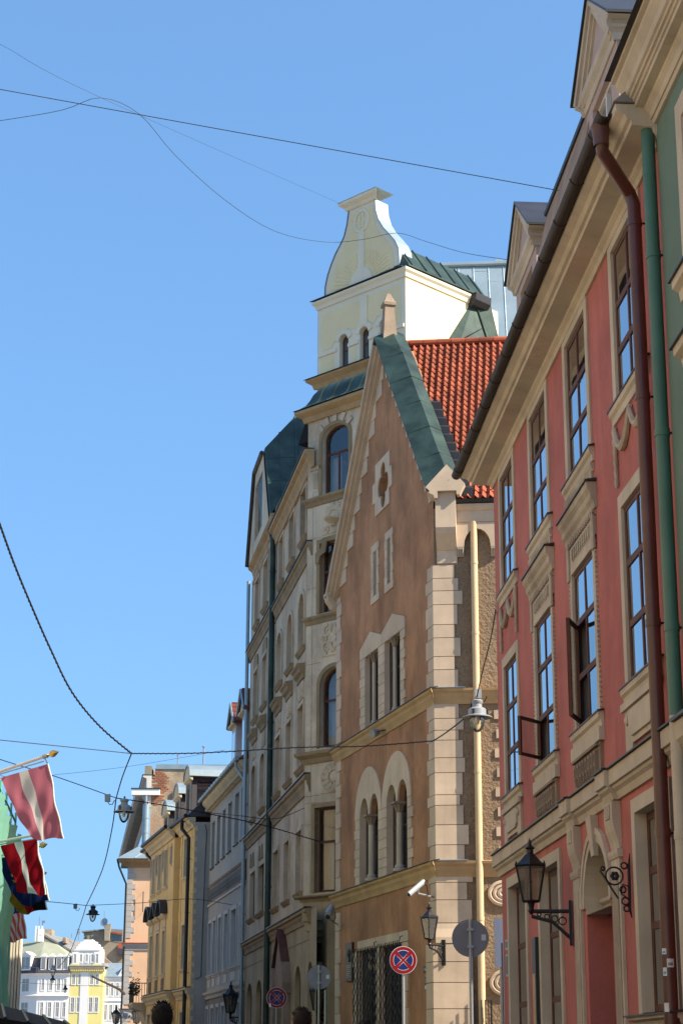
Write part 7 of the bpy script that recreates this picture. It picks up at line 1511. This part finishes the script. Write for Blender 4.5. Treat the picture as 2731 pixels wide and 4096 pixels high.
for k in range(5): MB().box(St, .02 + k * .12, .09 + k * .12, 0, 6.25, -.3, .03 + .02 * (k % 2)).ob('flute', M['towerw'], sh_)
MB().prof(St, 0, 6, [(-.05, 6.25), (.1, 6.3), (.2, 6.5), (.2, 6.62), (-.05, 6.65)]).ob('cornice', M['towerw'], sh_)
# ---- black awning at the lower left
aw_ = thing('awning', 'black sloping cafe awning at the lower left', 'awning', pt(-60, 4096, 30)); a, b, c, d = pt(-70, 4000, 30.5), pt(258, 4086, 29.5), pt(300, 4122, 27), pt(-70, 4060, 27.0)
h_ = V((0, 0, .05)); MB().hexa([a - h_, b - h_, c - h_, d - h_, a, b, c, d]).ob('fabric', M['awning'], aw_)
MB().hexa([d - V((0, 0, .22)), c - V((0, 0, .22)), c - V((0, .03, .22)), d - V((0, .03, .22)), d, c, c - V((0, .03, 0)), d - V((0, .03, 0))]).ob('valance', M['awning'], aw_)
for k in range(5): q = k / 4; MB().tube([a.lerp(b, q) + V((0, 0, .01)), d.lerp(c, q) + V((0, 0, .01))], .025, 6).ob('rib', M['iron'], aw_)
MB().tube([b + V((0, 0, 0)), V((b.x, b.y, 0))], .03, 6).ob('awning_post', M['iron'], aw_); MB().tube([c, V((c.x, c.y, 0))], .03, 6).ob('awning_post', M['iron'], aw_); MB().tube([a, LB.P((a.y - 20) / .979, a.z, 0)], .03, 6).ob('wall_bar', M['iron'], aw_); MB().tube([d, LB.P((d.y - 20) / .979, d.z, 0)], .03, 6).ob('wall_bar', M['iron'], aw_)
# ---- people walking away, heads in view
def person(x, y, dist, label, hair, top, h=1.8, seed=1):
    """x,y: pixel of the crown of the head"""
    random.seed(seed); c = pt(x, y, dist); H = c.z; s = H / 1.8; base = V((c.x, c.y, 0)); t = thing('person', label, 'person', base, 'people walking up the street')
    def skin(name, verts, edges, rad, mat, sub=2):
        me = bpy.data.meshes.new(name); me.from_pydata([V(v) * s for v in verts], edges, []); me.materials.append(mat); o = bpy.data.objects.new(name, me); C.objects.link(o); o.parent = t
        m_ = o.modifiers.new('skin', 'SKIN'); m_.use_smooth_shade = True
        for k, r in enumerate(rad): me.skin_vertices[0].data[k].radius = (r[0] * s, r[1] * s) if isinstance(r, tuple) else (r * s, r * s)
        me.skin_vertices[0].data[0].use_root = True
        q = o.modifiers.new('sub', 'SUBSURF'); q.levels = sub; q.render_levels = sub; return o
    bv = [(0, 0, .95), (0, .0, 1.15), (0, -.01, 1.38), (0, 0, 1.50), (0, .01, 1.58), (.17, 0, 1.42), (.24, -.03, 1.14), (.25, .08, .90), (.25, .12, .82), (-.17, 0, 1.42), (-.24, .03, 1.14), (-.25, .02, .90), (-.25, .05, .82), (.09, 0, .88), (.1, .10, .48), (.1, .05, .09), (.1, .18, .04), (-.09, 0, .88), (-.1, -.05, .48), (-.1, -.22, .11), (-.1, -.08, .05)]
    be = [(0, 1), (1, 2), (2, 3), (3, 4), (2, 5), (5, 6), (6, 7), (7, 8), (2, 9), (9, 10), (10, 11), (11, 12), (0, 13), (13, 14), (14, 15), (15, 16), (0, 17), (17, 18), (18, 19), (19, 20)]
    brd = [(.15, .11), (.14, .1), (.16, .1), .055, .05, .06, .045, .035, .03, .06, .045, .035, .03, .085, .06, .04, .035, .085, .06, .04, .035]
    skin('body', bv, be, brd, M['skin'])
    skin('jacket', bv[:4] + bv[5:8] + bv[9:12], [(0, 1), (1, 2), (2, 3), (2, 4), (4, 5), (5, 6), (2, 7), (7, 8), (8, 9)], [(.185, .14), (.175, .13), (.19, .13), .075, .085, .07, .055, .085, .07, .055], top)
    skin('trousers', [bv[0]] + bv[13:16] + bv[17:20], [(0, 1), (1, 2), (2, 3), (0, 4), (4, 5), (5, 6)], [(.165, .125), .105, .08, .06, .105, .08, .06], M['trousers'])
    hc = base + V((0, .01, 1.685)) * s
    def ell(name, c, r, mat, zmin=-1., bump_=0, nn=20, seed_=0, cut=None):
        mb = MB(); vs = []; R_ = 14
        for i in range(R_ + 1):
            ph_ = math.pi * i / R_
            for k in range(nn):
                th = 2 * math.pi * k / nn; dx, dy, dz = math.sin(ph_) * math.cos(th), math.sin(ph_) * math.sin(th), math.cos(ph_)
                lim = cut(dx, dy) if cut else -1
                if dz < lim: dz = lim
                j = 1 + bump_ * (math.sin(th * 5 + seed_ + ph_ * 7) * .5 + rnd(-.5, .5))
                vs.append(c + V((dx * r[0] * j, dy * r[1] * j, dz * r[2] * j)) * s)
        mb.add(vs, [(i * nn + k, i * nn + (k + 1) % nn, (i + 1) * nn + (k + 1) % nn, (i + 1) * nn + k) for i in range(R_) for k in range(nn)]); return mb.ob(name, mat, t, smooth=True)
    ell('head', hc, (.074, .093, .112), M['skin'])
    hr = ell('hair', hc + V((0, -.008, .012)) * s, (.087, .103, .113), hair, bump_=.05, seed_=seed, cut=lambda dx, dy: -.75 if dy < .2 else (.25 if dy > .5 else -.2))
    for sx in (-1, 1): MB().lathe(hc + V((sx * .076, 0, -.01)) * s, [(0, -.01), (.022, -.004), (.03, .006), (.02, .014), (0, .01)], 10, V((sx, -.3, 0))).ob('ear', M['skin'], t, smooth=True)
    MB().hexa([hc + V(v) * s for v in ((-.016, .085, -.035), (.016, .085, -.035), (.012, .118, -.03), (-.012, .118, -.03), (-.008, .088, .02), (.008, .088, .02), (.006, .095, .018), (-.006, .095, .018))]).ob('nose', M['skin'], t, smooth=True)
    for sx in (-1, 1): MB().lathe(hc + V((sx * .031, .083, .008)) * s, [(0, -.004), (.012, 0), (.006, .006), (0, .007)], 8, V((0, 1, 0))).ob('eye', M['signwhite'], t)
    MB().box(frame3(hc + V((0, .088, -.052)) * s, (1, 0, 0), (0, 1, 0)), -.022, .022, -.004, .004, -.004, .004).ob('mouth', M['signred'], t)
    tuft = MB()
    for k in range(90):
        a = rnd(0, 6.28); e = rnd(.2, 1.3); d_ = V((math.cos(a) * math.sin(e), math.sin(a) * math.sin(e), math.cos(e))); p = hc + V((d_.x * .084, d_.y * .1 - .008, d_.z * .11 + .012)) * s
        tuft.tube([p, p + (d_ * .016 + V((rnd(-.01, .01), rnd(-.01, .01), rnd(0, .012)))) * s], [.006 * s, .001], 4)
    tuft.ob('hair_tufts', hair, t)
    for sx, (hx, hy, hz) in ((1, bv[8]), (-1, bv[12])):            # hands
        p = base + V((hx, hy, hz)) * s; mb = MB(); mb.tube([p + V((0, 0, .04)) * s, p, p + V((0, .01, -.06)) * s], [.028 * s, .036 * s, .034 * s], 8)
        for q in range(4): yy = (-.03 + .02 * q) * s; mb.tube([p + V((0, yy / s * 1, -.05)) * s, p + V((-sx * .008, yy / s + .008, -.095 - .008 * (q in (1, 2)))) * s, p + V((-sx * .02, yy / s + .012, -.125 - .012 * (q in (1, 2)))) * s], [.0095 * s, .009 * s, .006 * s], 6)
        mb.tube([p + V((0, .03, -.01)) * s, p + V((-sx * .012, .055, -.045)) * s, p + V((-sx * .016, .055, -.075)) * s], [.012 * s, .01 * s, .007 * s], 6); mb.ob('hand', M['skin'], t, smooth=True)
    return t
person(651, 4012, 15.2, 'person with short dark brown hair and navy jacket walking away from the camera', M['hair'], M['jacket'], seed=4)
person(1208, 4036, 17.5, 'person with tousled chestnut hair and grey shirt walking away towards the bay', M['hairred'], M['shirt'], seed=9)
person(1460, 4088, 20., 'person with dark hair whose crown just shows below the lattice window', M['hair'], M['shirt'], seed=14)
